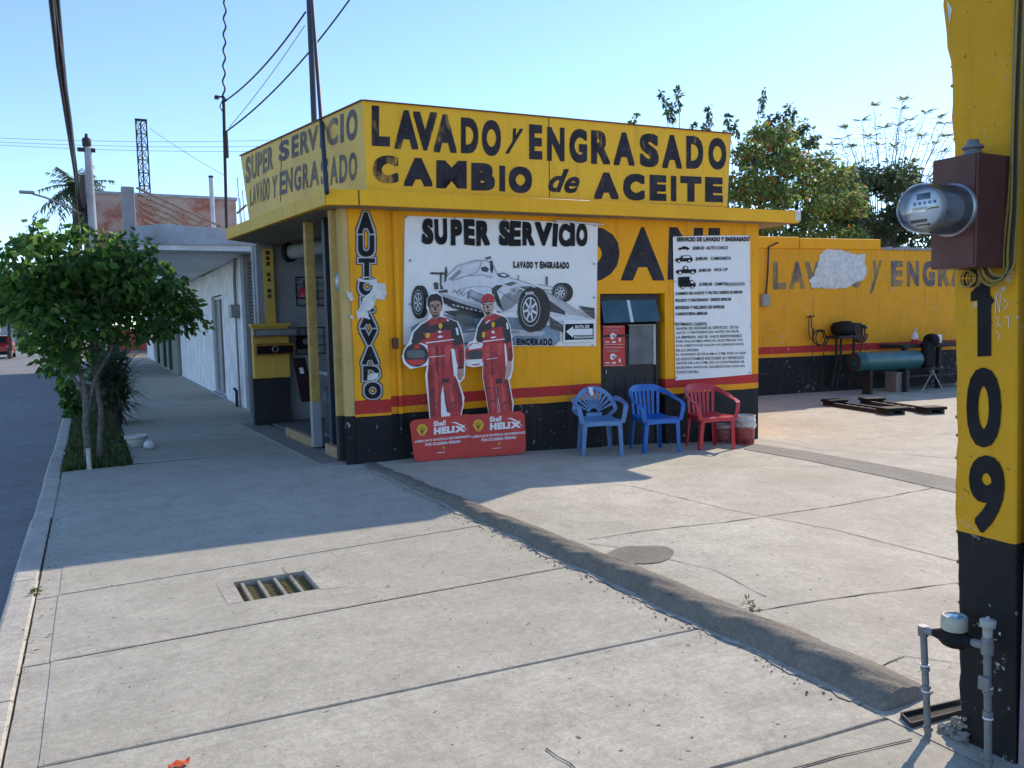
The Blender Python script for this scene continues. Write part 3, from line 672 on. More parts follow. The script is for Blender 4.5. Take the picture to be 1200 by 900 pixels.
def notice(y0, y1, lab):
    o = empty('notice_poster', FA.pt(*FA.px(718,y1),-.06), lab, 'poster')
    mb = MB(); q = pxquad(FA,(706.5,y1),(732.5,y1-.3),(732,y0-.2),(706.2,y0),-.064); V = [FA.pt(*a,-.0635) for a in q]; mb.add(V+[v+FA.n*.003 for v in V], [(4,5,6,7)]+[(i,(i+1)%4,4+(i+1)%4,4+i) for i in range(4)]); mb.build('sheet', M['red'], o)
    mb = MB(); h = y1-y0; X = lambda t: 706.5+26*t; Y = lambda t: y0+h*t
    for (t0,t1,s0,s1) in ((.08,.9,.06,.075),(.08,.9,.93,.945),(.72,.80,.62,.80),(.10,.30,.80,.84),(.42,.58,.78,.86)): mb.poly(pxquad(FA,(X(t0),Y(s1)),(X(t1),Y(s1)),(X(t1),Y(s0)),(X(t0),Y(s0)),-.06), FA, c=-.0595)
    mb.poly([FA.px(x, y, -.06) for x, y in blob(X(.45),Y(.52),3.6,3.2,seed=3)], FA, c=-.0595); mb.build('printed_lines', M['pwhite'], o)
    mb = MB(); mb.text('COUNTRY', FA, pxquad(FA,(X(.17),Y(.30)),(X(.75),Y(.29)),(X(.75),Y(.17)),(X(.17),Y(.18)),-.06), c=-.0592, bold=.02); mb.poly([FA.px(x, y, -.06) for x, y in blob(X(.5),Y(.55),2.2,1.8,seed=5)], FA, c=-.0588); mb.build('print', M['pgrey'][3], o)
notice(381.5,405,'upper of two red printed notices stuck on the black door'); notice(405.3,429.5,'lower of two red printed notices stuck on the black door')
# open side towards the pavement: jamb, posts, sill, inside walls and floor
S0 = np.array([2.50,8.86,0]); sdir = unit(np.array([-.16,4.4,0]))
SF = Frame(S0, sdir, (0,0,1))            # a along the side away from the camera, b up
def sa(px): return SF.px(px, 400)[0]
mb = MB()
mb.prism([(2.62,9.02),(8.2,8.70),(8.2,13.2),(2.45,13.2)], WF, -.05, .045); mb.build('inner_floor', plain('shop_floor', (.16,.155,.15), .8, bump=.2), bld)
mb = MB(); mb.box(2.34,8.3,13.32,13.46,-.2,ZF-.006); mb.build('inner_end_wall', plain('inner_plaster', (.42,.44,.46), .8, scale=2, bump=.2, dirt=(.22,.22,.22)), bld)
mb = MB(); mb.box(4.55,4.65,9.1,13.3,.046,ZF-.006); mb.build('inner_partition', M['greyw'], bld)
mb = MB()
for a, wd, col in ((sa(331),.0,0),): pass
pw = MB(); pa = sa(366.5); pw.box(pa-.05,pa+.05,.62,ZF-.01,-.05,.05,fr=SF); wp = pw.build('timber_post', M['woody'], bld)
pw = MB(); pw.box(pa-.06,pa+.05,.05,.62,-.055,.052,fr=SF); pw.build('post_foot', M['greyw'], wp)
pw = MB(); pb = sa(378); pw.box(pb-.06,pb+.05,.05,ZF-.01,.055,.13,fr=SF); pw.build('steel_post', M['bluepost'], bld)
pc = sa(398); pw = MB(); pw.box(pc-.06,pc+.03,.55,ZF-.01,-.07,.03,fr=SF); pw.build('jamb', M['woody'], bld)
pw = MB(); pw.box(pc-.065,pc+.035,.0,.55,-.072,.034,fr=SF); pw.build('jamb_foot', M['door'], bld)
pw = MB(); pw.box(pc-.3,pa-.07 if False else pc+.0,.0,.0,0,0,fr=SF)
pw = MB(); pw.cbox(pc+.035,pb-.09,.03,.16,-.05,.03,.006,fr=SF); pw.cbox(pa+.055,sa(334),.03,.15,-.05,.03,.006,fr=SF); pw.build('timber_sill', M['wood'], bld)
pw = MB(); pw.box(pc-.1,sa(300),-.04,.03,-.3,.05,fr=SF); pw.build('threshold', M['bare'], bld)
# far jamb with a painted telephone number
ja = 13.05; mb = MB(); mb.box(2.36,2.62,13.12,13.315,.05,ZF-.006); fj = mb.build('far_jamb', M['greyw'], bld)
JF = Frame((0,13.115,0),(1,0,0),(0,0,1))
j0, j1 = JF.px(309,330)[0], JF.px(321,330)[0]
mb = MB(); mb.box(j0,j1,1.2,ZF-.08,-.02,.02,fr=JF); jp = mb.build('number_board', M['yelside'], bld)
mb = MB(); yb_ = JF.px(315,291)[1]
for i, ch in enumerate('888 04 80'):
    if ch != ' ': mb.text(ch, JF, rect(j0+.045,yb_-.085*(i+1)-.02,j1-.05,yb_-.085*i-.04), c=.0235, bold=.05)
mb.build('lettering', M['black'], jp)
# ------------------------------------------------------------------ things inside the open side
o = empty('hanging_tube', (2.9,12.4,2.5), 'grey pipe hung below the ceiling inside the open side', 'pipe'); mb = MB()
p0, p1 = on_y(338,296,12.6), on_y(420,283,11.6); mb.tube([p0,p1], .11, 14); mb.build('pipe_run', M['greyw'], o)
mb = MB(); mb.tube([p0+(p1-p0)*.0-unit(p1-p0)*.02, p0+(p1-p0)*.04], .15, 16); mb.build('flange', M['blackp'], o)
mb = MB(); mb.tube([p0+[0,0,.1],[p0[0],p0[1],ZF-.007]], .01, 6); mb.tube([p1+[0,0,.1],[p1[0],p1[1],ZF-.007]], .01, 6); mb.build('hanger', M['iron'], o)
IW = Frame((0,13.318,0),(1,0,0),(0,0,1))
def wire_grid(x0,y0,x1,y1,nx,ny,lab):
    o = empty('wire_rack', IW.pt(*IW.px((x0+x1)/2,y1),.03), lab, 'rack'); mb = MB(); a0,b0 = IW.px(x0,y1,.04); a1,b1 = IW.px(x1,y0,.04)
    for i in range(nx+1): a = a0+(a1-a0)*i/nx; mb.tube([IW.pt(a,b0,.04),IW.pt(a,b1,.04)], .006 if 0 < i < nx else .01, 5)
    for j in range(ny+1): b = b0+(b1-b0)*j/ny; mb.tube([IW.pt(a0,b,.046),IW.pt(a1,b,.046)], .006 if 0 < j < ny else .01, 5)
    mb.build('grid', M['iron'], o)
    mb = MB()
    for a in (a0+.05,a1-.05): mb.box(a-.01,a+.01,b1-.05,b1-.03,0,.04,fr=IW)
    mb.build('bracket', M['iron'], o)
wire_grid(348,325,396,358,4,4,'upper dark wire grid rack on the inner wall behind the posts'); wire_grid(348,383,400,415,5,3,'lower dark wire grid rack on the inner wall behind the posts')
o = empty('red_work_lamp', IW.pt(*IW.px(357,340),.1), 'small red cap shaped lamp hanging on the upper wire rack', 'lamp'); a, b = IW.px(357,342,.1)
mb = MB(); mb.lathe([(.12,-.09),(.115,-.03),(.07,.05),(.03,.09)], IW.pt(a,b,.13), 14); mb.build('shade', M['redchair'], o); mb = MB(); mb.lathe([(.02,.09),(.03,.17),(.01,.19)], IW.pt(a,b,.13), 10); mb.build('hook', M['iron'], o)
o = empty('small_radio', IW.pt(*IW.px(357,403),.1), 'small black box on the lower wire rack', 'radio'); a, b = IW.px(357,400,.1); mb = MB(); mb.cbox(a-.11,a+.11,b-.12,b+.1,.06,.17,.012,fr=IW); mb.build('case', M['blackp'], o)
mb = MB(); mb.lathe([(.05,0),(.05,.006),(.01,.008)], IW.pt(a,b,.17), 16, axis=IW.n); mb.build('dial', M['pgrey'][3], o)
# long dark board leaning inside, little counter with things
o = empty('leaning_board', on_y(360,500,12.0), 'dark narrow board with a small print leaning inside the doorway', 'board'); mb = MB()
P0, P1 = on_y(361,470,12.2), on_y(350,420,12.6); mb.strip([P0,P1], (1,0,0), .2, .03); mb.build('plank', plain('dark_board', (.03,.012,.014), .5), o)
mb = MB(); c = P0+(P1-P0)*.7; mb.strip([c-(P1-P0)*.06+np.array([0,-.02,0]), c+(P1-P0)*.08+np.array([0,-.02,0])], (1,0,0), .06, .004); mb.build('small_print', M['pwhite'], o)
o = empty('work_counter', on_y(395,500,11.6), 'grey work counter just inside the open side', 'counter'); mb = MB()
c = on_y(392,436,11.5); mb.cbox(c[0]-.12,c[0]+1.3,11.1,12.0,c[2]-.05,c[2],.01); mb.build('counter_top', M['greyw'], o)
for dx in (-.08,1.2):
    mb = MB(); mb.box(c[0]+dx,c[0]+dx+.05,11.2,11.25,.046,c[2]-.051); mb.build('leg', M['iron'], o)
o = empty('tool_tray', on_y(391,432,11.4), 'black cone shaped funnel on the grey counter', 'funnel'); mb = MB(); mb.lathe([(.13,.001),(.13,.02),(.05,.12),(.03,.2),(.02,.2)], (c[0]+.05,11.3,c[2]), 16); mb.build('cone', M['blackp'], o)
o = empty('waste_drum', on_y(388,505,11.2), 'tall dark bin below the counter inside the doorway', 'bin'); mb = MB(); b_ = on_y(387,503,10.9); mb.lathe([(.15,.05),(.17,.5),(.17,.72),(.15,.72)], (b_[0]+.1,10.9,0), 18); mb.build('bin_body', M['bluepost'], o); mb = MB(); mb.lathe([(.175,.05),(.175,.10)], (b_[0]+.1,10.9,0), 18); mb.build('bin_base', M['pgrey'][3], o)
# yellow and black half shutter with two car grilles hung on it, at the far end of the opening
TF = Frame((0,12.95,0),(1,0,0),(0,0,1)); o = empty('folding_counter', TF.pt(*TF.px(320,497),0), 'yellow and black slatted half door at the far end of the opening', 'half door')
t0, t1 = TF.px(298.5,450)[0], TF.px(341,450)[0]; tt, tm, tb = TF.px(320,381)[1], TF.px(320,443)[1], .02
mb = MB(); mb.cbox(t0,t1,tm,tt,-.12,0,.008,fr=TF)
for k in range(9): b = tm+.03+(tt-tm-.06)*k/9; mb.box(t0+.02,t1-.02,b,b+.012,0,.008,fr=TF)
mb.cbox(t0-.02,t1+.04,tt-.02,tt+.03,-.16,.02,.006,fr=TF); mb.build('upper_panel', M['yelside'], o)
mb = MB(); mb.cbox(t0-.03,t1-.02,tb,tm-.003,-.14,.008,.008,fr=TF)
for k in range(6): b = tb+.05+(tm-tb-.1)*k/6; mb.box(t0+.01,t1-.05,b,b+.014,.009,.016,fr=TF)
mb.build('lower_panel', M['door'], o)
o = empty('car_grille', TF.pt(*TF.px(322,415),.1), 'chrome framed car grille with a round badge hung on the yellow half door', 'car grille')
g = pxquad(TF,(300,417),(345,415.5),(345,401.5),(300,402.5),.06); mb = MB(); a0,b0 = g[0]; a1,b1 = g[2]
for q in (rect(a0,b0,a1,b0+.022),rect(a0,b1-.04,a1,b1),rect(a0,b0+.022,a0+.022,b1-.04),rect(a1-.022,b0+.022,a1,b1-.04)): mb.prism(q, TF, .02, .065)
mb.build('chrome_frame', M['chrome'], o); mb = MB(); mb.box(a0+.02,a1-.02,b0+.02,b1-.04,.02,.04,fr=TF)
for k in range(4): b = b0+.03+(b1-b0-.07)*k/4; mb.box(a0+.025,a1-.025,b,b+.012,.04,.052,fr=TF)
mb.build('slats', M['blackp'], o); mb = MB(); mb.lathe([(.05,0),(.05,.012),(.036,.014),(.036,0)], TF.pt((a0+a1)/2,(b0+b1)/2,.05), 24, axis=TF.n); mb.build('badge_ring', M['steel'], o)
o = empty('car_grille', TF.pt(*TF.px(320,397),.1), 'grey plastic car grille without badge hung above the chrome one', 'car grille')
g = pxquad(TF,(297,395),(348,393),(349,384.5),(297,386),.08); mb = MB(); q = [np.array(x) for x in g]; mb.prism([tuple(x) for x in q], TF, .022, .1); mb.build('frame', M['pgrey'][2], o, bevel=.02)
mb = MB(); c0 = sum(q)/4; mb.prism([tuple(c0+(x-c0)*np.array([.92,.6])) for x in q], TF, .1005, .104); mb.build('mesh_insert', M['pgrey'][3], o)
# strap with a hook block hanging at the near post
o = empty('hoist_strap', on_y(388,250,9.15), 'yellow strap with a steel hook block hanging from the eaves beside the pilaster', 'strap')
mb = MB(); s0, s1 = on_y(385.5,246,9.05), on_y(395.5,320,8.98); mb.strip([s0,s1], (1,.3,0), .05, .008); s2 = on_y(390,247,9.06); mb.strip([s2+[.01,.02,0],s1+[.01,.02,0]], (1,.3,0), .03, .008); mb.build('webbing', M['woody'], o)
mb = MB(); h = on_y(396.5,331,8.97); mb.lathe([(.02,.12),(.045,.10),(.05,.0),(.045,-.09),(.02,-.12)], h, 12); mb.build('block', M['steel'], o)
mb = MB(); mb.tube([h+np.array([.03*math.cos(t),0,-.14+.04*math.sin(t)]) for t in np.linspace(1.5,6.5,14)], .008, 6); mb.build('hook', M['iron'], o)
# ------------------------------------------------------------------ roof sign (leaning sheet panels round the roof edge)
sgn = empty('roof_sign', (4,8.6,ZR), 'faded yellow parapet sign with hand painted letters round the roof edge', 'sign')
fBL = FA.px(430,223,.2); fBR = FA.px(852,242,.2); fTL = FA.px(425,118,.27); fTR = FA.px(857,157,.27)
PB = [FA.pt(*fBL,.2), FA.pt(*fBR,.2), FA.pt(*fTR,.27), FA.pt(*fTL,.27)]
PB[0][2] = max(PB[0][2], ZR+.006)
SG = Frame(PB[0], PB[1]-PB[0], PB[3]-PB[0])   # may be skewed; only used for pixels on its plane
exs = unit(PB[1]-PB[0]); nrm = unit(np.cross(exs, PB[3]-PB[0])); SG = Frame(PB[0], exs, np.cross(nrm, exs))
def slabq(mb, q, n, th, mi=0):
    mb.add(q+[v-n*th for v in q], [(0,1,2,3),(7,6,5,4)]+[(i,4+i,4+(i+1)%4,(i+1)%4) for i in range(4)], mi)
mb = MB(); slabq(mb, PB, nrm, .03); fp = mb.build('front_panel', M['signyel'], sgn)
sB, sT = on_z(292,258,3.035), on_z(282,183,4.0)
_n = np.cross(PB[0]-sB, PB[3]-sB); _d = ray(282,183); sT = EYE+_d*(((sB-EYE) @ _n)/(_d @ _n))
PS = [sB, PB[0]-exs*.002, PB[3]-exs*.002, sT]
exs2 = unit(PS[1]-PS[0]); nr2 = unit(np.cross(exs2, PS[3]-PS[0])); SS = Frame(PS[0], exs2, np.cross(nr2, exs2))
mb = MB(); slabq(mb, [p.copy() for p in PS], nr2, .03); sp_ = mb.build('side_panel', M['signside'], sgn)
PR = [PB[1]+exs*.002, PB[1]+np.array([.15,3.6,0]), PB[2]+np.array([.15,3.6,0]), PB[2]+exs*.002]
mb = MB(); slabq(mb, [p.copy() for p in PR], unit(np.cross(PR[1]-PR[0],PR[3]-PR[0])), .03); mb.build('return_panel', M['signside'], sgn)
mb = MB()
mb.strip([PB[3]+[0,0,.006],PB[2]+[0,0,.006]], nrm, .045, .012); mb.strip([PS[3]+[0,0,.006],PS[2]+[0,0,.006]], nr2, .045, .012); mb.build('top_capping', M['rust'], sgn)
mb = MB()
for x in (643,): 
    a, b = SG.px(x,137), SG.px(x+1,231); mb.prism([(a[0]-.004,a[1]),(a[0]+.004,a[1]),(b[0]+.004,b[1]),(b[0]-.004,b[1])], SG, .0, .004)
for x,y0,y1 in ((330,160,236),):
    a, b = SS.px(x,y0), SS.px(x-1,y1); mb.prism([(a[0]-.006,a[1]),(a[0]+.006,a[1]),(b[0]+.006,b[1]),(b[0]-.006,b[1])], SS, .0, .004)
mb.build('sheet_seam', M['joint'], sgn)
mb = MB(); SGT = lambda s, BL, BR, TR, TL, bold=.05, sh=0, c=.004: mb.text(s, SG, pxquad(SG,BL,BR,TR,TL), c=c, bold=bold, shear=sh)
# first line, letter by letter as painted: left, right, top, bottom at left and right
for ch, x0, x1, yt, yb in (('L',435.5,457,124,171.5),('A',462,490,129,175),('V',484,512,131,176.5),('A',508,535,134,179),('D',540,560.5,138,180),('O',564.5,587,140.5,183),
                           ('E',620,635.5,146,187),('N',641,661.5,149,189),('G',667,688,151,191),('R',692.5,715,153,192.5),('A',719,743.5,155,194),('S',749.5,772,156.5,196),('A',776,799,158,197.5),('D',804,824,159.5,198),('O',830,851,161.5,199)):
    SGT(ch,(x0,yb-.4),(x1,yb+.4),(x1,yt+.6),(x0,yt-.6),bold=.055)
for ch, x0, x1, yt, yb in (('C',437,467,182,215),('A',473,507,185,218.5),('M',511,547,188,221),('B',552,580,191,223.5),('I',585,592,194,224.5),('O',596,623.5,195,226.5),
                           ('A',696,725,202,233.5),('C',730,755.5,203.5,235),('E',761,781,205,235.5),('I',786,792.5,206,236),('T',797,822,206.5,236.5),('E',826,847,207.5,237)):
    SGT(ch,(x0,yb-.3),(x1,yb+.3),(x1,yt+.5),(x0,yt-.5),bold=.075)
SGT('y',(592,180),(610,181),(613,151),(595,150),bold=.03,sh=.4); SGT('de',(642,225),(678,227),(680,199),(643,197),bold=.03,sh=.35)
mb.build('lettering', M['ink'], fp)
mb = MB()
SST = lambda s, BL, BR, TR, TL, bold=.05, sh=0: mb.text(s, SS, pxquad(SS,BL,BR,TR,TL), c=.004, bold=bold, shear=sh)
for ch, x0, x1, yt0, yt1, yb0, yb1 in (('S',288,294,188,186,216,213),('U',295,301,185,182,211,208),('P',302,307,180,176,207,203),('E',308,313,176,173,204,201),('R',314,320,172,169,200,198),
        ('S',327,339,156,152,190,186),('E',342,350,151,148,186,182.5),('R',352,362,147.5,144,182,178.5),('V',361,373,144,140,178,174.5),('I',375,380,140,138,174,172.5),('C',383,396,137,132.5,172,168.5),('I',399,403,131,129.5,167.5,166.5),('O',406,419,128,124,167,163)):
    ed = lambda x: 183-.4545*(x-282)+4.5
    SST(ch,(x0,yb0),(x1,yb1),(x1,ed(x1)),(x0,ed(x0)),bold=.04)
for ch, x0, x1, yt0, yt1, yb0, yb1 in (('L',293,296,222,220,242,240.5),('A',296.5,300,218,216,240,238.5),('V',300.5,304,215,213,238.5,237),('A',304.5,308,212,211,237,236),('D',308.5,312,210,209,236,235),('O',312.5,316,208,207.5,235,234),('Y',319,325,207,205,233,231),
        ('E',328,334.5,202,199.5,229,227),('N',335,343,199,196,227,224.5),('G',345,353,196,192.5,225,222),('R',355,362,192.5,190,222,219.5),('A',363,374,190,187,220,216.5),('S',376,385,187,184,217.5,215),('A',387,396,184.5,182,217,214.5),('D',398,407,182,180,215,212.5),('O',409,418.5,179.5,177.5,213,210)):
    SST(ch,(x0,yb0),(x1,yb1),(x1,yt1),(x0,yt0),bold=.03)
mb.build('lettering', M['inkside'], sp_)
# pole and brace behind the sign
o = empty('roof_pole', on_y(361,140,12), 'tall dark steel pole with a leaning brace rising from the roof behind the sign', 'pole')
mb = MB(); q0 = on_y(361,140,12); q1 = on_y(360,-60,12); q0[2] = ZR-.005; q0[0] = q1[0]; mb.tube([q0,[q0[0],q0[1],q1[2]]], .044, 12); mb.build('mast_tube', M['bluepost'], o)
mb = MB(); b0 = on_y(383,226,8.48); b1 = on_y(365,-10,11.85); mb.tube([b0,b1], .026, 10); mb.build('brace', M['bluepost'], o)

# ------------------------------------------------------------------ banners on the front
def banner_sheet(quadpx, c, name_mat, parent, ripple=.012, seed=0, nm='sheet'):
    q = [np.array(FA.px(*p, c)) for p in quadpx]
    def fn(u, v):
        a = q[0]*(1-u)*(1-v)+q[1]*u*(1-v)+q[2]*u*v+q[3]*(1-u)*v
        sag = .012*math.sin(math.pi*u)*(v-.5)
        r_ = ripple*(math.sin(u*7+v*3+seed)*.5+math.sin(u*3-v*8+seed*2)*.35+.3*math.sin(u*16+v*11))*min(1, 6*u*(1-u)+.15)
        return FA.pt(a[0], a[1]+sag, c+.012+r_*.5)
    mb = MB(); mb.grid(fn, np.linspace(0,1,40), np.linspace(0,1,26), thick=.002); return mb.build(nm, name_mat, parent)
ban = empty('service_banner', FA.pt(1.5,1.3,.02), 'large white vinyl banner with a grey racing car tied to the front wall', 'banner')
BC = .020
banner_sheet([(472,404),(698,405.5),(700,262.5),(474,253)], .0, M['sheet'], ban, .006)
BZ = lambda x, y: FA.px(470+x/5, 245+y/5, BC)           # picture coordinates of the printed banner
def bp(mb, pts, k): mb.poly([BZ(*p) for p in pts], FA, c=BC+.0004*k)
def ell(cx, cy, rx, ry, n=36, rot=0):
    c_, s_ = math.cos(rot), math.sin(rot); return [(cx+rx*math.cos(t)*c_-ry*math.sin(t)*s_, cy+rx*math.cos(t)*s_+ry*math.sin(t)*c_) for t in np.linspace(0,2*math.pi,n+1)[:-1]]
layers = {}
def L_(k): return layers.setdefault(k, MB())
G_ = lambda i: ('g', i)
# floor shine, under-shadow
bp(L_('b'), [(60,690),(200,620),(420,615),(700,640),(930,700),(930,770),(900,800),(60,790)], 1)
bp(L_(G_(5)), [(120,760),(420,700),(700,720),(640,760),(300,790)], 2); bp(L_(G_(4)), [(600,700),(850,720),(820,745),(620,740)], 3)
bp(L_(G_(1)), [(250,600),(330,640),(470,640),(600,600),(480,580)], 3)
bp(L_(G_(2)), [(300,640),(340,615),(420,630),(440,680),(380,690)], 4)
# body
bp(L_(G_(5)), [(205,470),(260,400),(330,330),(430,300),(500,300),(540,330),(560,380),(640,400),(760,440),(860,490),(1000,570),(1100,640),(1000,640),(900,620),(760,600),(600,600),(480,610),(300,570),(215,520)], 5)
bp(L_(G_(4)), [(215,485),(330,520),(470,570),(560,590),(470,605),(300,570),(220,520)], 6)
bp(L_(G_(0)), [(215,500),(330,545),(470,590),(580,600),(560,612),(430,612),(300,580),(235,540)], 7)
for i in range(7): bp(L_(G_(4)), [(300+i*26,556+i*6),(316+i*26,560+i*6),(314+i*26,570+i*6),(299+i*26,566+i*6)], 8)
bp(L_(G_(1)), [(530,465),(560,445),(600,445),(560,480),(560,560),(600,600),(535,520)], 8)
bp(L_(G_(3)), [(600,500),(700,470),(720,500),(650,580),(600,600),(565,560)], 8)
bp(L_(G_(2)), [(690,455),(760,450),(800,470),(720,470)], 8)
bp(L_(G_(4)), [(640,465),(690,455),(670,500),(645,505)], 9)
# airbox, mirrors, cockpit
bp(L_(G_(1)), [(465,345),(495,335),(515,350),(505,370),(475,365)], 9); bp(L_(G_(0)), [(520,305),(535,300),(542,350),(532,378),(522,360)], 9)
bp(L_(G_(2)), [(490,285),(525,275),(528,290),(500,297)], 9); bp(L_(G_(1)), [(388,490),(398,478),(404,500),(396,530),(388,520)], 9)
bp(L_(G_(3)), [(275,410),(370,330),(450,302),(380,345),(300,420)], 9)
# rear wing
for pl in ([(172,370),(260,372),(260,384),(172,382)],[(228,370),(240,370),(236,440),(250,470),(228,470)],[(258,345),(266,335),(272,372),(264,420),(252,430)],[(190,430),(215,430),(220,470),(196,470)],[(215,480),(270,470),(275,490),(225,490)]): bp(L_(G_(1)), pl, 9)
# wheels
def wheel(cx, cy, rx, ry, k, spk=7):
    bp(L_(G_(0)), ell(cx+rx*.42,cy-ry*.02,rx*1.02,ry*.98), k); bp(L_(G_(0)), ell(cx,cy,rx,ry), k+1); bp(L_(G_(4)), ell(cx-rx*.05,cy,rx*.74,ry*.74), k+2); bp(L_(G_(0)), ell(cx-rx*.05,cy,rx*.70,ry*.70), k+3)
    bp(L_(G_(5)), ell(cx-rx*.07,cy,rx*.56,ry*.56), k+4); bp(L_(G_(1)), ell(cx-rx*.07,cy,rx*.50,ry*.50), k+5)
    for i in range(spk):
        t = 2*math.pi*i/spk+.3; c_, s_ = math.cos(t), math.sin(t); x0, y0 = cx-rx*.07, cy
        bp(L_(G_(5)), [(x0-s_*rx*.07,y0+c_*ry*.07),(x0+c_*rx*.52-s_*rx*.05,y0+s_*ry*.52+c_*ry*.05),(x0+c_*rx*.52+s_*rx*.05,y0+s_*ry*.52-c_*ry*.05),(x0+s_*rx*.07,y0-c_*ry*.07)], k+6)
    bp(L_(G_(3)), ell(cx-rx*.07,cy,rx*.13,ry*.13,20), k+7)
wheel(102,545,42,98,10); wheel(935,490,50,58,8)
# nose and front wing
bp(L_(G_(4)), [(800,455),(860,490),(1000,570),(1100,645),(1060,645),(960,600),(860,530),(815,480)], 19)
bp(L_(G_(1)), [(815,480),(860,530),(960,600),(960,620),(870,600)], 20)
wheel(760,590,78,132,21)
bp(L_(G_(4)), [(1035,565),(1130,580),(1135,640),(1100,640)], 17); bp(L_(G_(1)), [(1040,568),(1132,580),(1134,645),(1095,625)], 18)
bp(L_(G_(5)), [(870,630),(1000,620),(1130,650),(1130,680),(960,680),(950,720),(880,690)], 31); bp(L_(G_(1)), [(868,628),(885,640),(960,690),(950,722),(872,696)], 32); bp(L_(G_(1)), [(848,395),(858,395),(858,445),(848,445)], 20); bp(L_(G_(3)), [(684,385),(690,385),(690,415),(683,415)], 20)
bp(L_(G_(4)), [(725,487),(772,483),(776,498),(728,503)], 31)

def ln(k, pts, wd=3.0, g=1):
    for (xa, ya), (xb, yb_) in zip(pts[:-1], pts[1:]):
        l_ = math.hypot(xb-xa, yb_-ya) or 1; nx, ny = -(yb_-ya)/l_*wd/2, (xb-xa)/l_*wd/2
        bp(L_(G_(g)), [(xa+nx,ya+ny),(xb+nx,yb_+ny),(xb-nx,yb_-ny),(xa-nx,ya-ny)], k)
ln(11, [(262,402),(330,332),(430,301),(500,300),(542,330),(562,380),(640,402)], 3, 2); ln(11, [(640,402),(760,440),(860,488),(1000,570),(1098,640)], 3, 2)
ln(12, [(300,420),(380,392),(470,385),(530,400)], 5, 3); ln(12, [(340,470),(420,455),(500,452),(530,465)], 3, 3); ln(12, [(470,300),(462,340),(440,372),(400,386)], 4, 3)
ln(12, [(300,490),(318,474),(326,496),(342,472),(350,498),(372,470)], 4, 2); ln(12, [(330,510),(352,492),(362,512),(380,490)], 3, 2)
bp(L_(G_(5)), [(330,345),(430,312),(480,312),(450,330),(360,372)], 10); bp(L_(G_(3)), [(400,470),(480,500),(530,520),(520,560),(440,540),(390,510)], 10); bp(L_(G_(4)), [(410,480),(478,508),(520,526),(512,545),(446,528),(402,505)], 11)
ln(22, [(690,470),(800,520),(850,560)], 4, 1); ln(22, [(700,500),(740,540)], 5, 1); ln(22, [(820,470),(900,480),(935,470)], 4, 2); ln(22, [(800,440),(905,462)], 3, 2); ln(22, [(560,470),(690,560)], 3, 2)
bp(L_(G_(2)), [(600,440),(650,425),(680,432),(640,452)], 12); bp(L_(G_(1)), [(560,380),(600,372),(640,390),(610,404),(575,398)], 12); bp(L_(G_(5)), [(575,384),(600,378),(622,389),(604,396)], 13)
ln(33, [(880,648),(960,668),(1120,664)], 3, 3); ln(33, [(890,672),(955,694)], 3, 3); ln(20, [(860,495),(960,560),(1060,628)], 4, 3); ln(20, [(1040,590),(1130,604)], 3, 3); ln(20, [(1046,606),(1130,622)], 3, 3)
bp(L_(G_(3)), [(652,470),(664,466),(668,480),(660,492),(652,484)], 14)
for i in range(9): ln(9, [(225+i*40,548+i*7),(240+i*40,566+i*5)], 3, 3)
for i in range(5): bp(L_('b'), [(120+i*110,705+i*3),(240+i*110,700+i*4),(260+i*110,712+i*3),(140+i*110,722+i*2)], 4)
car = []
for k, mbx in layers.items():
    mbx.build('printed_race_car', M['pblue'] if k == 'b' else M['pgrey'][k[1]], ban)
mb = MB(); rr = random.Random(4)
def comic(s, xs, yt, yb, bold, cc=BC+.002, jit=1.0):
    for ch, (x0, x1) in zip(s, xs):
        j = [rr.uniform(-5,5)*jit for _ in range(8)]
        mb.text(ch, FA, [BZ(x0+j[0],yb(x0)+j[1]),BZ(x1+j[2],yb(x1)+j[3]),BZ(x1+j[4],yt(x1)+j[5]),BZ(x0+j[6],yt(x0)+j[7])], c=cc, bold=bold)
yt = lambda x: 52+(x-120)*.035; yb = lambda x: 210+(x-120)*.012
comic('SUPERSERVICIO', [(122,192),(196,272),(288,358),(366,432),(436,520),(572,640),(634,704),(712,782),(786,884),(888,918),(926,990),(992,1020),(1026,1092)], yt, yb, .068)
def comic_line(s, x0, x1, y0, y1, bold=.05, drop=0):
    n = len(s); wts = [1.15 if c in 'MWNO' else .5 if c in ' I.,1' else 1.0 for c in s]; tot = sum(wts); x = x0
    for i, ch in enumerate(s):
        wd = (x1-x0)*wts[i]/tot
        if ch != ' ':
            d = drop*(x-x0)/(x1-x0); comic(ch, [(x+wd*.06,x+wd*.94)], lambda _: y0+d, lambda _: y1+d, bold, jit=.3)
        x += wd
comic_line('LAVADO Y ENGRASADO', 658, 986, 306, 346, .06, 4); comic_line('PULIDO Y ENCERADO', 480, 888, 757, 797, .06, 2)
mb.build('lettering', M['black'], ban)
mb = MB()
for x, y in ((20,40),(310,52),(610,60),(905,70),(1145,90),(45,300),(45,560),(1140,320),(1140,520),(60,790),(500,800),(765,802),(900,800),(1130,805)): a, b = BZ(x*.985+8,y*.985+6); mb.lathe([(.014,0),(.014,.004),(.006,.004),(.006,.0)], FA.pt(a,b,BC+.004), 12, axis=FA.n)
mb.build('eyelet', M['steel'], ban)
mb = MB(); a, b = BZ(905,78); a2, b2 = BZ(1180,92); mb.tube([FA.pt(a,b+.02,.04),FA.pt(a2,b2,.04)], .012, 8); mb.build('batten', M['pgrey'][5], ban)
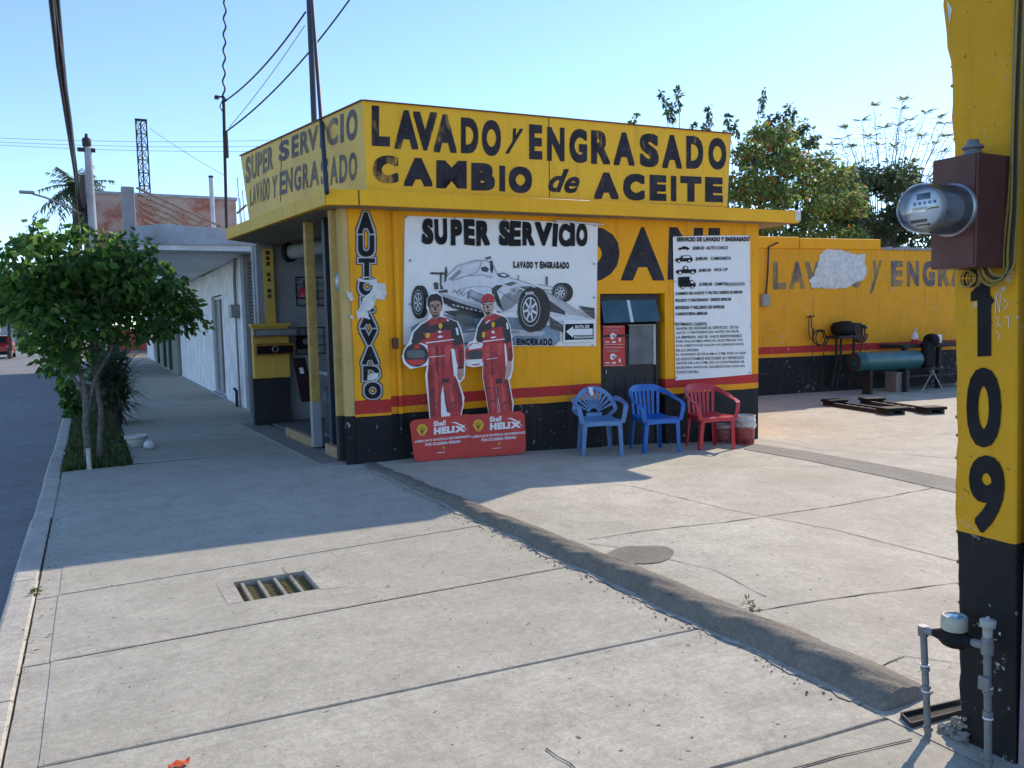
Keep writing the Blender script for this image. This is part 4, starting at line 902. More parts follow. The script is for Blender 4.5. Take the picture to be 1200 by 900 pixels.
# evacuation route plate hung over the corner of the banner
o = empty('evacuation_sign', FA.pt(*FA.px(679,403),.04), 'small black and white RUTA DE EVACUACION arrow plate over the banner corner', 'sign')
EV = lambda x, y: FA.px(470+x/5, 245+y/5, .05)
mb = MB(); mb.prism([EV(952,782),(EV(1138,776)),EV(1138,650),EV(953,652)], FA, .042, .050); mb.build('plate', M['pwhite'], o)
mb = MB(); mb.poly([EV(960,768),EV(1128,762),EV(1128,670),EV(961,674)], FA, c=.0508); mb.build('printed_field', M['black'], o)
mb = MB(); mb.poly([EV(966,718),EV(1008,686),EV(1008,702),EV(1122,700),EV(1122,738),EV(1008,740),EV(1008,754)], FA, c=.0516); mb.text('RUTA DE', FA, [EV(1020,698),EV(1102,696),EV(1102,679),EV(1020,681)], c=.0516, bold=.04); mb.text('EVACUACION', FA, [EV(1014,759),EV(1122,756),EV(1122,742),EV(1014,744)], c=.0516, bold=.04); mb.build('lettering', M['pwhite'], o)
# price list
pri = empty('price_list_banner', FA.pt(4.6,.74,.02), 'tall white price list banner with small vehicle drawings, right of the door', 'banner')
banner_sheet([(791,445.5),(880,438.5),(878,276),(788,277.5)], .0, M['sheet2'], pri, .004, 2)
PZ = lambda x, y: FA.px(780+x/5, 270+y/5, BC)
mb = MB(); PC = BC+.002
def pl_(s, x0, x1, y0, y1, dy=0, bold=.03): mb.text(s, FA, [PZ(x0,y1),PZ(x1,y1+dy),PZ(x1,y0+dy),PZ(x0,y0)], c=PC, bold=bold)
pl_('SERVICIO DE LAVADO Y ENGRASADO',66,492,40,66,-2,.05)
pl_('$380.00  AUTO CHICO',160,366,94,116,-2); pl_('$480.00   CAMIONETA',176,384,156,178,-3); pl_('$480.00   PICK UP',195,364,226,246,-6); pl_('$1000.00  CAMION',198,362,306,328,-3)
pl_('CAMBIO DE ACEITE Y FILTRO DESDE $1,000.00',58,450,362,382,-10,.04); pl_('PULIDO Y ENCERADO  DESDE $950.00',58,384,402,422,-8,.04); pl_('REVISION Y RELLENO DE NIVELES',58,344,444,463,-6,.04); pl_('CARROCERIA $800.00',58,244,481,501,-4,.04)
pl_('ESTIMADO CLIENTE:',60,244,541,559,-2,.03)
for i, s in enumerate(['FAVOR DE REVISAR EL SERVICIO  DE SU','AUTO Y PERTENENCIAS ANTES DE SALIR,','LA EMPRESA  NO SE  HACE RESPONSABLE','POR FALLAS MECANICAS, ELECTRICAS Y/O','POR OBJETOS DE VALOR NO DEPOSITADOS','EN LA OFICINA','EL HORARIO ES DE 8 AM A 5 PM, POR LO QUE','LE SOLICITAMOS RECOGER SU VEHICULO','ANTES DE LAS 5 PM, DE LO CONTRARIO SE','QUEDARA HASTA EL SIGUIENTE DIA CON UN','COSTO EXTRA.']):
    w_ = (428,432,446,452,458,194,470,460,460,462,196)[i]; y0 = 568+i*25.5; pl_(s,62,w_,y0,y0+16,-10 if w_ > 200 else -3,.012)
mb.build('lettering', M['black'], pri)
mb = MB(); mb.poly([PZ(362,326),PZ(464,322),PZ(464,304),PZ(362,307)], FA, c=PC); mb.build('covered_print', M['pgrey'][3], pri)
mb = MB(); pp = lambda pts, k=0: mb.poly([PZ(*p) for p in pts], FA, c=PC+.0004*k)
pp([(72,108),(78,102),(92,100),(102,94),(120,94),(132,101),(140,104),(140,110),(74,111)]); 
pp([(56,176),(60,166),(84,162),(94,148),(140,146),(156,162),(160,176),(154,182),(60,182)],1); pp([(60,246),(64,234),(100,230),(106,210),(128,208),(134,230),(178,226),(180,246),(172,250),(66,252)],2)
pp([(74,318),(74,274),(140,270),(140,292),(158,292),(176,312),(176,330),(80,332)],3)
for k, (x, y, r_) in enumerate(((84,111,6),(128,110,6),(78,180,11),(138,178,11),(84,248,12),(158,246,12),(100,334,10),(156,332,10))): pp(ell(x,y,r_,r_*.95,18),4+k%2)
mb.build('vehicle_drawing', M['black'], pri)
mb = MB()
for q in ([(96,162),(104,152),(136,150),(146,160)],[(108,226),(112,214),(124,212),(126,226)],[(146,308),(146,298),(156,298),(168,310)]): mb.poly([PZ(*p) for p in q], FA, c=PC+.0016)
for k, (x, y, r_) in enumerate(((78,180,6),(138,178,6),(84,248,7),(158,246,7),(100,334,5),(156,332,5))): mb.poly([PZ(*p) for p in ell(x,y,r_,r_*.95,14)], FA, c=PC+.0026)
mb.build('drawing_window', M['sheet2'], pri)
mb = MB()
for x, y in ((48,36),(494,36),(54,300),(498,300),(56,545),(500,560),(62,862),(492,832)): a, b = PZ(x,y); mb.lathe([(.012,0),(.012,.004),(.005,.004),(.005,0)], FA.pt(a,b,BC+.003), 12, axis=FA.n)
mb.build('eyelet', M['steel'], pri)

# ------------------------------------------------------------------ printed standees leaning on the front wall
def standee(cfg, lab, off, tiltdeg):
    base = FA.pt(0,0,off); t = R(tiltdeg)
    ey = np.array([0,0,1])*math.cos(t) - FA.n*math.sin(t)
    F_ = Frame(base, FA.ex, ey); Z = lambda x, y: F_.px(460+x/3.913, 320+y/3.913)
    bx, by = Z(cfg['cx'], 850); o = empty('driver_standee', F_.pt(bx,by,0), lab, 'standee')
    mb = MB(); mb.prism([Z(*p) for p in cfg['board']], F_, -.007, 0); mb.build('cutout_board', M['pwhite'], o)
    def ly(nm, mat, polys, k):
        mb = MB()
        for i, pl in enumerate(polys): mb.poly([Z(*p) for p in pl], F_, c=.0012+.0006*k+.00008*i)
        return mb.build(nm, mat, o)
    ly('printed_suit', M['suit'], cfg['suit'], 0); ly('printed_shoulders', M['suitd'], cfg['dark'], 1); ly('printed_piping', M['pwhite'], cfg['pipe'], 2)
    ly('printed_badge', M['pyel'], cfg['badge'], 3); ly('printed_skin', M[cfg['skin']], cfg['flesh'], 2); ly('printed_hair', cfg['hairmat'], cfg['hair'], 3)
    ly('printed_features', M['hair'], cfg['feat'], 5); ly('printed_helmet', M['suitd'] if cfg['hd'] else M['red'], cfg['helmet'], 2); ly('printed_visor', cfg['visormat'], cfg['visor'], 3); ly('printed_helmet_stripe', M['red'] if cfg['hd'] else M['pwhite'], cfg['hstripe'], 4)
    ly('printed_folds', M['maroon'], cfg['folds'], 1.5); ly('printed_shading', M['suitshade'], cfg['shade'], .6); ly('printed_highlight', M['suitlight'], cfg['light'], .8); ly('printed_face_shading', M['skinshade'], cfg['fshade'], 2.4)
    # base panel, a few millimetres in front of the legs
    mb = MB(); mb.prism([Z(*p) for p in cfg['panel']], F_, .006, .014); bpn = mb.build('base_panel', M['red'], o)
    x0, x1 = cfg['tx']; sl = cfg['slope']; Y = lambda x, y: y+sl*(x-x0)
    mb = MB(); tx = lambda s, a, b, y0, y1, bold: mb.text(s, F_, [Z(a,Y(a,y1)),Z(b,Y(b,y1)),Z(b,Y(b,y0)),Z(a,Y(a,y0))], c=.0150, bold=bold)
    W = x1-x0
    tx('Shell', x0+.37*W, x0+.59*W, cfg['y']+0, cfg['y']+25, .045); tx('HELI', x0+.375*W, x0+.75*W, cfg['y']+30, cfg['y']+62, .075); tx('X', x0+.76*W, x0+.95*W, cfg['y']+32, cfg['y']+62, .06)
    mb.poly([Z(a, Y(a, y)) for a, y in ((x0+.68*W,cfg['y']+14),(x0+.78*W,cfg['y']+14),(x0+.90*W,cfg['y']+32),(x0+1.0*W,cfg['y']+60),(x0+.88*W,cfg['y']+36),(x0+.77*W,cfg['y']+20))], F_, c=.0151)
    for k, s in enumerate(cfg['lines']):
        a, b, y0 = ((x0+.03*W, x0+1.04*W, cfg['y']+78),(x0+.22*W, x0+.86*W, cfg['y']+98))[k]; tx(s, a, b, y0, y0+13, .03)
    for k in range(5): a = x0+.43*W+k*.03*W; mb.poly([Z(a,Y(a,cfg['y']+148)),Z(a+.024*W,Y(a,cfg['y']+148)),Z(a+.024*W,Y(a,cfg['y']+145)),Z(a,Y(a,cfg['y']+145))], F_, c=.015)
    mb.build('lettering', M['pwhite'], bpn)
    # scallop emblem
    cx, cy = x0+.16*W, cfg['y']+36; cy = Y(cx, cy)
    mb = MB(); mb.poly([Z(*p) for p in ell(cx,cy,29,31,30)], F_, c=.0148); sh = mb.build('scallop_emblem', M['red'], bpn)
    def shell(sx, sy, ox=0):
        P = []
        for k in range(7):
            for s_ in (-.4,0,.4):
                a = math.pi*(1-(k+.5+s_)/7)*1.16-.25; r_ = 1-.09*abs(s_)/.4; P.append((cx+sx*r_*math.cos(a), cy-sy*r_*math.sin(a)-2))
        P += [(cx+sx*.55,cy+sy*.62),(cx+sx*.45,cy+sy*.95),(cx-sx*.45,cy+sy*.95),(cx-sx*.55,cy+sy*.62)]; return P
    mb = MB(); mb.poly([Z(*p) for p in shell(26,27)], F_, c=.0154); mb.build('scallop', M['pyel'], bpn)
    mb = MB()
    for k in range(6):
        a = math.pi*(k+1)/7; mb.poly([Z(cx-1.2,cy+15),Z(cx+1.2,cy+15),Z(cx+23*math.cos(a)+1.2,cy-23*math.sin(a)),Z(cx+23*math.cos(a)-1.2,cy-23*math.sin(a))], F_, c=.0158)
    mb.poly([Z(*p) for p in ((cx-16,cy+19),(cx+16,cy+19),(cx+13,cy+22),(cx-13,cy+22))], F_, c=.0158)
    a, y = x0+.55*W, cfg['y']+128; y = Y(a,y); mb.poly([Z(a-7,y-8),Z(a+7,y-8),Z(a+6,y+2),Z(a,y+10),Z(a-6,y+2)], F_, c=.0150); mb.build('emblem_line', M['maroon'], bpn)
    mb = MB(); mb.poly([Z(a-5,y-6.5),Z(a+5,y-6.5),Z(a+4,y+1),Z(a,y+7.5),Z(a-4,y+1)], F_, c=.0154); mb.build('small_crest', M['pyel'], bpn)
    return o
E1 = ell
left = dict(cx=215, board=[(180,92),(205,88),(228,105),(236,150),(230,192),(250,205),(300,222),(318,262),(330,330),(334,440),(330,480),(308,505),(312,520),(330,570),(326,610),(318,640),(322,690),(172,700),(168,640),(150,470),(158,425),(120,432),(80,440),(52,415),(44,385),(52,350),(75,318),(90,270),(125,232),(160,212),(170,190),(156,160),(158,115)],
    suit=[[(192,196),(245,205),(290,222),(312,270),(327,330),(330,400),(326,440),(304,442),(292,400),(285,350),(268,345),(282,470),(300,500),(318,560),(322,600),(312,650),(316,690),(272,690),(262,640),(246,570),(232,510),(222,560),(222,640),(226,690),(176,694),(172,640),(166,560),(160,470),(166,400),(160,330),(128,320),(100,330),(86,316),(98,272),(130,238),(168,214)]],
    dark=[[(135,236),(170,222),(160,268),(140,275),(150,300),(120,318),(96,330),(86,318),(98,272)],[(150,248),(262,218),(276,224),(278,262),(215,262),(150,285)],[(262,212),(296,226),(312,270),(327,322),(282,336),(268,290)],[(196,198),(222,200),(214,214),(198,212)]],
    pipe=[[(152,318),(282,302),(283,306),(152,323)],[(170,384),(240,378),(240,380),(170,387)],[(207,290),(222,286),(232,292),(224,296),(208,297)],[(288,252),(298,250),(304,282),(296,286)],[(206,270),(216,262),(226,270),(216,276)],[(246,212),(256,214),(260,222),(250,220)]],
    badge=[[(211,232),(227,230),(228,246),(219,258),(212,248)],[(152,276),(170,274),(170,292),(160,300),(152,292)]],
    skin='skin', flesh=[[(166,140),(174,118),(205,114),(222,126),(224,160),(218,184),(204,200),(188,200),(172,184),(166,165)],[(180,190),(216,190),(218,204),(200,214),(182,206)],[(298,440),(326,438),(326,470),(314,492),(302,490),(296,470)],[(218,152),(229,150),(227,172),(220,176)]],
    hairmat=M['hair'], hair=[[(160,150),(160,116),(176,98),(204,94),(224,108),(230,140),(226,160),(220,136),(208,126),(182,128),(170,138),(167,160)]],
    feat=[[(174,146),(188,144),(188,148),(174,150)],[(200,144),(214,142),(214,147),(200,148)],[(178,151),(187,150),(187,155),(178,156)],[(202,150),(211,149),(211,154),(202,155)],[(192,152),(198,152),(201,170),(190,171)],[(186,180),(207,178),(206,183),(188,185)],[(178,186),(186,192),(204,192),(214,184),(210,196),(198,201),(184,198)],[(298,430),(326,428),(326,438),(298,440)]],
    hd=True, helmet=[E1(108,376,56,54,30)], visormat=M['pgrey'][2], visor=[[(66,360),(90,352),(140,354),(152,372),(140,390),(90,392),(68,384)]], hstripe=[[(62,398),(150,396),(140,418),(86,424)],[(98,330),(120,326),(128,344),(100,348)]],
    folds=[[(232,505),(236,505),(240,560),(234,540)],[(190,600),(212,590),(212,594),(190,605)],[(262,600),(300,585),(300,590),(262,606)],[(200,330),(206,330),(208,460),(203,460)],[(226,485),(258,482),(258,502),(228,504)],[(170,540),(200,530),(200,533),(170,545)],[(300,360),(322,356),(322,360),(300,365)]],
    shade=[[(172,420),(184,430),(190,560),(196,660),(186,690),(176,690),(168,560),(164,470)],[(286,470),(300,500),(316,560),(320,600),(304,640),(298,560),(280,510)],[(232,505),(244,560),(262,640),(250,640),(240,590)],[(304,340),(322,345),(324,420),(312,436),(300,400)],[(226,340),(232,340),(236,470),(228,470)]],
    light=[[(196,440),(206,470),(208,560),(204,640),(198,620),(196,540)],[(258,500),(272,520),(282,590),(274,620),(264,560)],[(176,335),(196,332),(196,400),(180,420)],[(240,330),(268,326),(262,400),(246,420)],[(290,350),(298,350),(300,395),(294,392)]],
    fshade=[[(168,140),(176,150),(178,176),(190,196),(186,200),(172,184),(166,165)],[(182,200),(206,203),(212,198),(216,206),(200,214),(184,208)],[(192,150),(196,168),(190,170)]],
    panel=[(78,695),(83,682),(96,674),(349,646),(352,842),(122,864),(106,858),(97,846)], tx=(94,344), slope=-.10, y=688, lines=['LUBRICANTE SINTÉTICO RECOMENDADO','POR SCUDERIA FERRARI'])
right = dict(cx=450, board=[(405,115),(418,94),(440,88),(462,98),(470,125),(468,165),(480,180),(522,200),(540,240),(550,310),(556,380),(552,440),(544,480),(536,492),(548,560),(556,600),(552,635),(556,680),(444,690),(440,640),(428,560),(412,480),(414,425),(370,432),(340,425),(330,398),(330,350),(350,318),(372,308),(380,280),(390,240),(408,210),(425,196),(408,160)],
    suit=[[(432,190),(470,186),(518,204),(535,240),(546,310),(552,380),(549,404),(528,408),(520,330),(512,320),(518,420),(530,490),(542,560),(550,600),(548,684),(506,688),(494,640),(484,570),(474,520),(480,600),(486,690),(446,690),(438,600),(422,520),(414,480),(416,420),(414,320),(392,318),(384,300),(392,250),(410,218)]],
    dark=[[(408,222),(424,212),(420,262),(412,285),(416,312),(390,318),(382,300),(392,248)],[(412,240),(500,200),(512,210),(516,245),(470,250),(412,272)],[(498,196),(520,206),(536,240),(546,312),(516,326),(506,270)]],
    pipe=[[(414,312),(514,300),(514,304),(414,317)],[(430,394),(480,388),(480,390),(430,397)],[(450,294),(470,290),(476,296),(452,300)],[(452,272),(460,262),(470,272),(460,278)],[(424,230),(440,216),(450,214),(430,232)],[(520,228),(528,228),(532,256),(524,258)]],
    badge=[[(453,226),(468,224),(469,240),(460,252),(454,242)],[(410,272),(424,270),(424,288),(416,298),(410,290)]],
    skin='skin2', flesh=[[(412,136),(466,130),(466,160),(458,180),(446,192),(432,194),(420,182),(412,162)],[(428,184),(458,178),(462,192),(444,204),(430,200)],[(524,408),(546,402),(546,440),(538,470),(526,490),(514,486),(518,450)]],
    hairmat=M['suit'], hair=[[(404,140),(406,116),(416,100),(438,93),(456,98),(466,112),(468,132),(440,128),(414,136)]],
    feat=[[(404,138),(440,128),(468,131),(468,134),(440,132),(406,142)],[(416,144),(428,142),(428,146),(416,148)],[(442,142),(456,140),(456,144),(442,146)],[(432,146),(438,146),(441,162),(430,163)],[(430,172),(448,170),(446,174),(432,175)],[(427,180),(448,178),(444,190),(434,192)]],
    hd=False, helmet=[E1(378,372,48,52,30)], visormat=M['pgrey'][1], visor=[[(340,362),(360,356),(410,352),(414,372),(408,392),(360,396),(342,388)]], hstripe=[[(338,398),(412,394),(408,414),(350,420)],[(346,340),(372,322),(404,328),(410,342),(350,352)]],
    folds=[[(478,520),(482,520),(486,580),(480,560)],[(440,590),(466,580),(466,584),(440,595)],[(500,600),(540,585),(540,590),(500,606)],[(452,380),(457,380),(459,470),(455,470)],[(472,486),(500,482),(502,506),(474,508)],[(430,530),(455,522),(455,526),(430,535)]],
    shade=[[(424,430),(432,470),(440,560),(456,680),(446,690),(436,600),(424,530)],[(516,430),(530,490),(544,560),(548,620),(538,640),(528,560),(512,500)],[(476,520),(484,590),(494,650),(486,640),(478,570)],[(530,340),(548,345),(550,395),(536,402)]],
    light=[[(446,440),(456,480),(464,560),(466,640),(458,600),(448,520)],[(498,500),(512,540),(522,610),(514,640),(504,580)],[(424,330),(446,328),(444,380),(428,390)],[(476,325),(504,320),(500,370),(482,376)]],
    fshade=[[(412,138),(420,150),(424,172),(436,190),(430,192),(420,182),(412,162)],[(428,192),(446,194),(458,184),(462,192),(444,204),(430,200)]],
    panel=[(318,652),(582,633),(597,640),(604,654),(609,802),(604,818),(592,826),(320,848)], tx=(352,598), slope=-.085, y=666, lines=['LUBRICANTE SINTÉTICO RECOMENDADO','POR SCUDERIA FERRARI'])
standee(right, 'cardboard cutout of a red suited racing driver wearing a cap, on a red base', .255, 3.0)
standee(left, 'cardboard cutout of a bareheaded dark haired racing driver in red, overlapping the other', .285, 3.0)
# small blocks that carry the bases
for k, (x, y) in enumerate(((495,541),(572,535))):
    p_ = on_lot(x, y); mb = MB(); mb.cbox(p_[0],p_[0]+.22,p_[1]+.02,p_[1]+.16,lot_z(p_[0])-.005,lot_z(p_[0])+.035,.004); tag(mb.build('support_block', M['greyw']), ('flat grey block under the bareheaded driver standee','flat grey block under the capped driver standee')[k], 'block')

# ------------------------------------------------------------------ plastic chairs
def leg(mb, foot, top, w0, w1):
    f, t = np.array(foot, float), np.array(top, float); mid = f+(t-f)*.5
    sx, sy = math.copysign(1, f[0]), math.copysign(1, f[1])
    def sec(p, w):          # an L shaped section, open towards the seat centre
        th = .007; return [p+np.array(q) for q in ((0,0,0),(-sx*w,0,0),(-sx*w,-sy*th,0),(-sx*th,-sy*th,0),(-sx*th,-sy*w,0),(0,-sy*w,0))]
    A_, B_, C_ = sec(f, w0), sec(mid, (w0+w1)/2), sec(t, w1); V = A_+B_+C_; F = []
    for r_ in range(2): F += [(r_*6+i, r_*6+(i+1)%6, r_*6+6+(i+1)%6, r_*6+6+i) for i in range(6)]
    F += [tuple(range(6))[::-1], tuple(range(12,18))]; mb.add(V, F)
def chair(mat, fan, lab, loc, rz):
    o = empty('plastic_chair', (0,0,0), lab, 'chair', 'plastic chairs along the front wall')
    mb = MB(); SH = .43
    def seat(u, v):
        x = (u-.5)*2; y = -.235+.46*v; wd = .235-.035*v; z = SH+.012-.03*math.sin(math.pi*min(1,v*1.05))*(1-.5*x*x) - (.035*max(0,(.12-v)/.12)**1.5) + .008*abs(x)**4
        return (x*wd, y, z)
    mb.grid(seat, np.linspace(0,1,14), np.linspace(0,1,14), thick=-.008); 
    mb.strip([(-.232,-.232,SH-.03),(0,-.24,SH-.022),(.232,-.232,SH-.03)], (0,0,1), .05, .008); 
    for s in (-1,1): mb.strip([(s*.235,-.225,SH-.02),(s*.215,0,SH-.015),(s*.198,.22,SH-.01)], (0,0,1), .05, .008)
    mb.build('seat', mat, o, auto=True)
    for s in (-1,1):
        mb = MB(); leg(mb, (s*.262,-.205,0), (s*.240,-.225,SH), .045, .058); mb.build('leg', mat, o, bevel=.003)
        mb = MB(); leg(mb, (s*.225,.245,0), (s*.198,.215,SH+.03), .04, .055); mb.build('leg', mat, o, bevel=.003)
        # arm: from the back rail forward, then down into the front leg
        if fan: P = [(s*.252,.215,.66),(s*.280,.15,.665),(s*.300,.05,.655),(s*.303,-.06,.642),(s*.300,-.15,.630),(s*.290,-.212,.605),(s*.276,-.232,.55),(s*.262,-.232,.48),(s*.245,-.226,.41)]
        else: P = [(s*.190,.250,.775),(s*.232,.20,.755),(s*.276,.10,.715),(s*.300,-.02,.665),(s*.308,-.12,.640),(s*.296,-.205,.610),(s*.280,-.232,.55),(s*.264,-.232,.48),(s*.245,-.226,.41)]
        sd = [(.2*s,.3,1),(.55*s,.1,.8),(.85*s,0,.5),(s,0,.25),(s,0,.05),(s,0,0),(s,.05,0),(s,.1,0),(s,.1,0)]; wd_ = [.075,.066,.058,.056,.06,.06,.056,.056,.06]
        P2, S2, W2 = [], [], []
        for i in range(8):
            p0, p1, p2, p3 = [np.array(P[max(0,min(8,j))]) for j in (i-1,i,i+1,i+2)]
            for t in (0,.25,.5,.75): P2.append(.5*((2*p1)+(-p0+p2)*t+(2*p0-5*p1+4*p2-p3)*t*t+(-p0+3*p1-3*p2+p3)*t**3)); S2.append(tuple(np.array(sd[i])*(1-t)+np.array(sd[i+1])*t)); W2.append(wd_[i]*(1-t)+wd_[i+1]*t)
        P2.append(np.array(P[-1])); S2.append(sd[-1]); W2.append(wd_[-1])
        mb = MB(); mb.strip(P2, S2, W2, .012); mb.build('armrest', mat, o, bevel=.004)
    def back(s_, t_):     # s_ across, t_ up
        x = s_*(.182+.020*t_); z = SH+.02+.385*t_-.035*s_**4*t_; y = .212+.085*t_-.060*s_*s_*t_
        return np.array([x, y, z])
    if not fan:
        mb = MB(); mb.grid(lambda u, v: back(-1.04+2.08*u, .80+.22*v-.02*math.cos(math.pi*(u-.5))), np.linspace(0,1,24), np.linspace(0,1,5), thick=.014)
        for s in (-1,1): mb.grid(lambda u, v: back(s*(.86+.18*u), v*.85), np.linspace(0,1,4), np.linspace(0,1,10), thick=.012*s)
        mb.build('backrest', mat, o)
        mb = MB()
        for k in range(5):
            s_ = -.62+.31*k; mb.grid(lambda u, v: back(s_*(1-.1*(1-v))+(u-.5)*.19, -.02+.85*v), (0,1), np.linspace(0,1,8), thick=.010)
        mb.build('slats', mat, o)
    else:
        # rounded fan back
        def fb(a, r_):     # a angle from straight up, r_ radius from the fan root
            x = .285*r_*math.sin(a); z = SH+.05+.335*r_*math.cos(a) if abs(a) < 1.58 else SH+.05; t_ = max(0, (z-SH)/.4); return np.array([x, .205+.085*t_-.05*(x/.26)**2, z])
        mb = MB(); mb.grid(lambda u, v: fb(-1.42+2.84*u, .86+.16*v), np.linspace(0,1,32), np.linspace(0,1,4), thick=.014)
        mb.grid(lambda u, v: fb(-1.3+2.6*u, .20+.08*v), np.linspace(0,1,12), np.linspace(0,1,3), thick=.012)
        mb.strip([back(-.95,-.02),fb(-1.42,.94)], (1,0,0), .045, .012); mb.strip([back(.95,-.02),fb(1.42,.94)], (1,0,0), .045, .012); mb.grid(lambda u, v: back(-.55+1.1*u, -.05+.16*v), np.linspace(0,1,8), (0,1), thick=.012)
        mb.build('backrest', mat, o)
        mb = MB()
        for k in range(11):
            a = -1.15+.23*k; mb.strip([fb(a,.24),fb(a,.5),fb(a,.89)], (1,.01,0) if abs(a) < .5 else (math.cos(a),0,-math.sin(a)), [.014,.022,.036], .009)
        mb.build('slats', mat, o)
        mb = MB(); c = fb(-.12,.93); mb.add([c+np.array(q) for q in ((-.025,-.022,.02),(.03,-.024,.015),(.025,-.028,-.06),(-.02,-.026,-.05))], [(0,1,2,3)]); mb.add([c+np.array(q) for q in ((.0,-.03,-.03),(.035,-.035,-.04),(.03,-.035,-.085),(-.005,-.03,-.08))], [(0,1,2,3)]); mb.build('price_sticker', M['pwhite'], o)
    o.location = loc; o.rotation_euler = (0,0,rz); return o
chair(M['fadechair'], True, 'faded blue plastic armchair with a round fan shaped back', (5.45,8.20,lot_z(5.45)-.004), R(-20))
c2 = chair(M['bluechair'], False, 'bright blue plastic armchair with a slatted back', (6.265,8.155,lot_z(6.26)-.006), R(-9))
c3 = chair(M['redchair'], False, 'red plastic armchair with a slatted back', (7.115,8.09,lot_z(7.11)-.006), R(-12))
# paint buckets by the corner
def bucket(px, py, r_, h, hi, lo, zf, lab, rz=0, lid=False):
    p_ = on_lot(px, py); x, y, z = p_[0], p_[1]+r_*.6, lot_z(p_[0]); o = empty('paint_bucket', (x,y,z), lab, 'bucket')
    mb = MB(); mb.lathe([(r_*.86,0),(r_*.93,h*.35),(r_*.965,h*.7),(r_*.97,h*.80),(r_*1.03,h*.805),(r_*1.03,h*.84),(r_*.98,h*.845),(r_,h*.97),(r_*1.02,h),(r_*.95,h),(r_*.93,h*.9),(r_*.9,.03),(0,.03)], (x,y,z), 28); mb.build('tub', bucket_mat('bucket_'+str(round(zf*100)), hi, lo, z+h*zf), o)
    mb = MB(); mb.tube([(x+r_*1.03*math.cos(t), y-r_*.35*abs(math.sin(t))-r_*.75*math.sin(t)*.9, z+h*.86-h*.28*math.sin(t)) for t in np.linspace(0,math.pi,16)], .004, 6); mb.build('handle', M['steel'], o)
    if not lid:
        mb = MB(); mb.lathe([(r_*.93,0),(r_*.5,.012),(0,.004)], (x,y,z+h*.86), 20, caps=False); mb.build('dark_contents', M['soil'], o)
bucket(878,521.5,.142,.40,(.62,.60,.56),(.36,.035,.03),.62,'white topped red paint bucket at the building corner'); bucket(852.5,519.5,.128,.26,(.40,.30,.27),(.25,.055,.045),.80,'lower dull red bucket behind the legs of the red chair')

# ------------------------------------------------------------------ rear wall of the forecourt and the gear along it
AR = R(-7); r0 = on_z(890,464,-.22); RW = Frame((r0[0],r0[1],-.22), (math.cos(AR),math.sin(AR),0), (0,0,1))
rw = empty('boundary_wall', RW.pt(2,0,0), 'long yellow rear wall with a black base, red stripe and grey painted words', 'wall')
zc = RW.px(950,292)[1]; aE = RW.px(1031,290)[0]
mb = MB(); us = np.linspace(-5,13,37)
mb.grid(lambda u, v: RW.pt(u, v), us, np.linspace(-.3,zc,10), smooth=False); mb.add([RW.pt(-5,zc),RW.pt(13,zc),RW.pt(13,zc,-.2),RW.pt(-5,zc,-.2)], [(0,1,2,3)]); mb.add([RW.pt(-5,-.3,-.2),RW.pt(13,-.3,-.2),RW.pt(13,zc,-.2),RW.pt(-5,zc,-.2)], [(3,2,1,0)])
for u in (-5,13): mb.add([RW.pt(u,-.3),RW.pt(u,zc),RW.pt(u,zc,-.2),RW.pt(u,-.3,-.2)], [(0,1,2,3)])
mb.build('wall_face', M['rear'], rw)
mb = MB(); zt = RW.px(950,278)[1]; aS = RW.px(936,285)[0]
mb.cbox(-5,aS-.01,zc+.003,zt,-.24,.03,.015,fr=RW); mb.cbox(aS+.01,aE,zc+.003,zt-.02,-.24,.035,.015,fr=RW); mb.build('coping', M['yel'], rw)
mb = MB(); rr = random.Random(3)
for k in range(26): u = aE+.05+k*.17; mb.box(u,u+.16,zc+.002,zc+.05+.05*rr.random(),-.2-.06*rr.random(),.02+.03*rr.random(),fr=RW)
mb.build('broken_coping', M['greyw'], rw)
mb = MB(); tq = lambda s, BL, BR, TR, TL, bold, sh=0: mb.text(s, RW, pxquad(RW,BL,BR,TR,TL), c=.004, bold=bold, shear=sh)
for ch, x0, x1 in (('L',905.5,921),('A',925,943),('V',943,961),('A',962,979),('D',981,995),('O',996,1011)): tq(ch,(x0,339.5-.02*(x0-905)),(x1,339.3-.02*(x1-905)),(x1,306.5),(x0,306.5),.05)
for ch, x0, x1 in (('E',1044,1058),('N',1062.5,1077),('G',1081,1095.5),('R',1099,1113),('A',1114,1130),('S',1133,1146),('A',1149,1164),('D',1168,1182),('O',1185,1200)): tq(ch,(x0,336),(x1,335.6),(x1,305.5),(x0,305.5),.06)
tq('y',(1019,344),(1033,343),(1034,304),(1019,306),.02,.25)
mb.build('lettering', M['inkrear'], rw)
mb = MB(); pl = [(948,329),(952,325),(956,316),(960,300),(966,292),(985,293),(1000,298),(1014,297),(1013,306),(1016,320),(1012,328),(1002,331),(994,337),(975,338),(950,337)]
mb.poly([RW.px(*p) for p in ragged(pl, 2.0, .9, 4)], RW, c=.012); mb.build('replastered_patch', M['whitep'], rw)
o = empty('junction_box', RW.pt(*RW.px(895,352),.05), 'grey electrical box with a cable down the rear wall', 'electric box'); mb = MB(); a, b = RW.px(895,352); mb.cbox(a-.1,a+.1,b-.13,b+.13,.002,.1,.012,fr=RW); mb.build('box', M['greyw'], o)
mb = MB(); a2, b2 = RW.px(899,287); mb.tube([RW.pt(a2+.25,b2+.05,.06),RW.pt(a2,b2-.05,.05),RW.pt(a2-.02,b2-.6,.05),RW.pt(a+.02,b+.12,.05)], .018, 6); mb.build('cable', M['iron'], o)
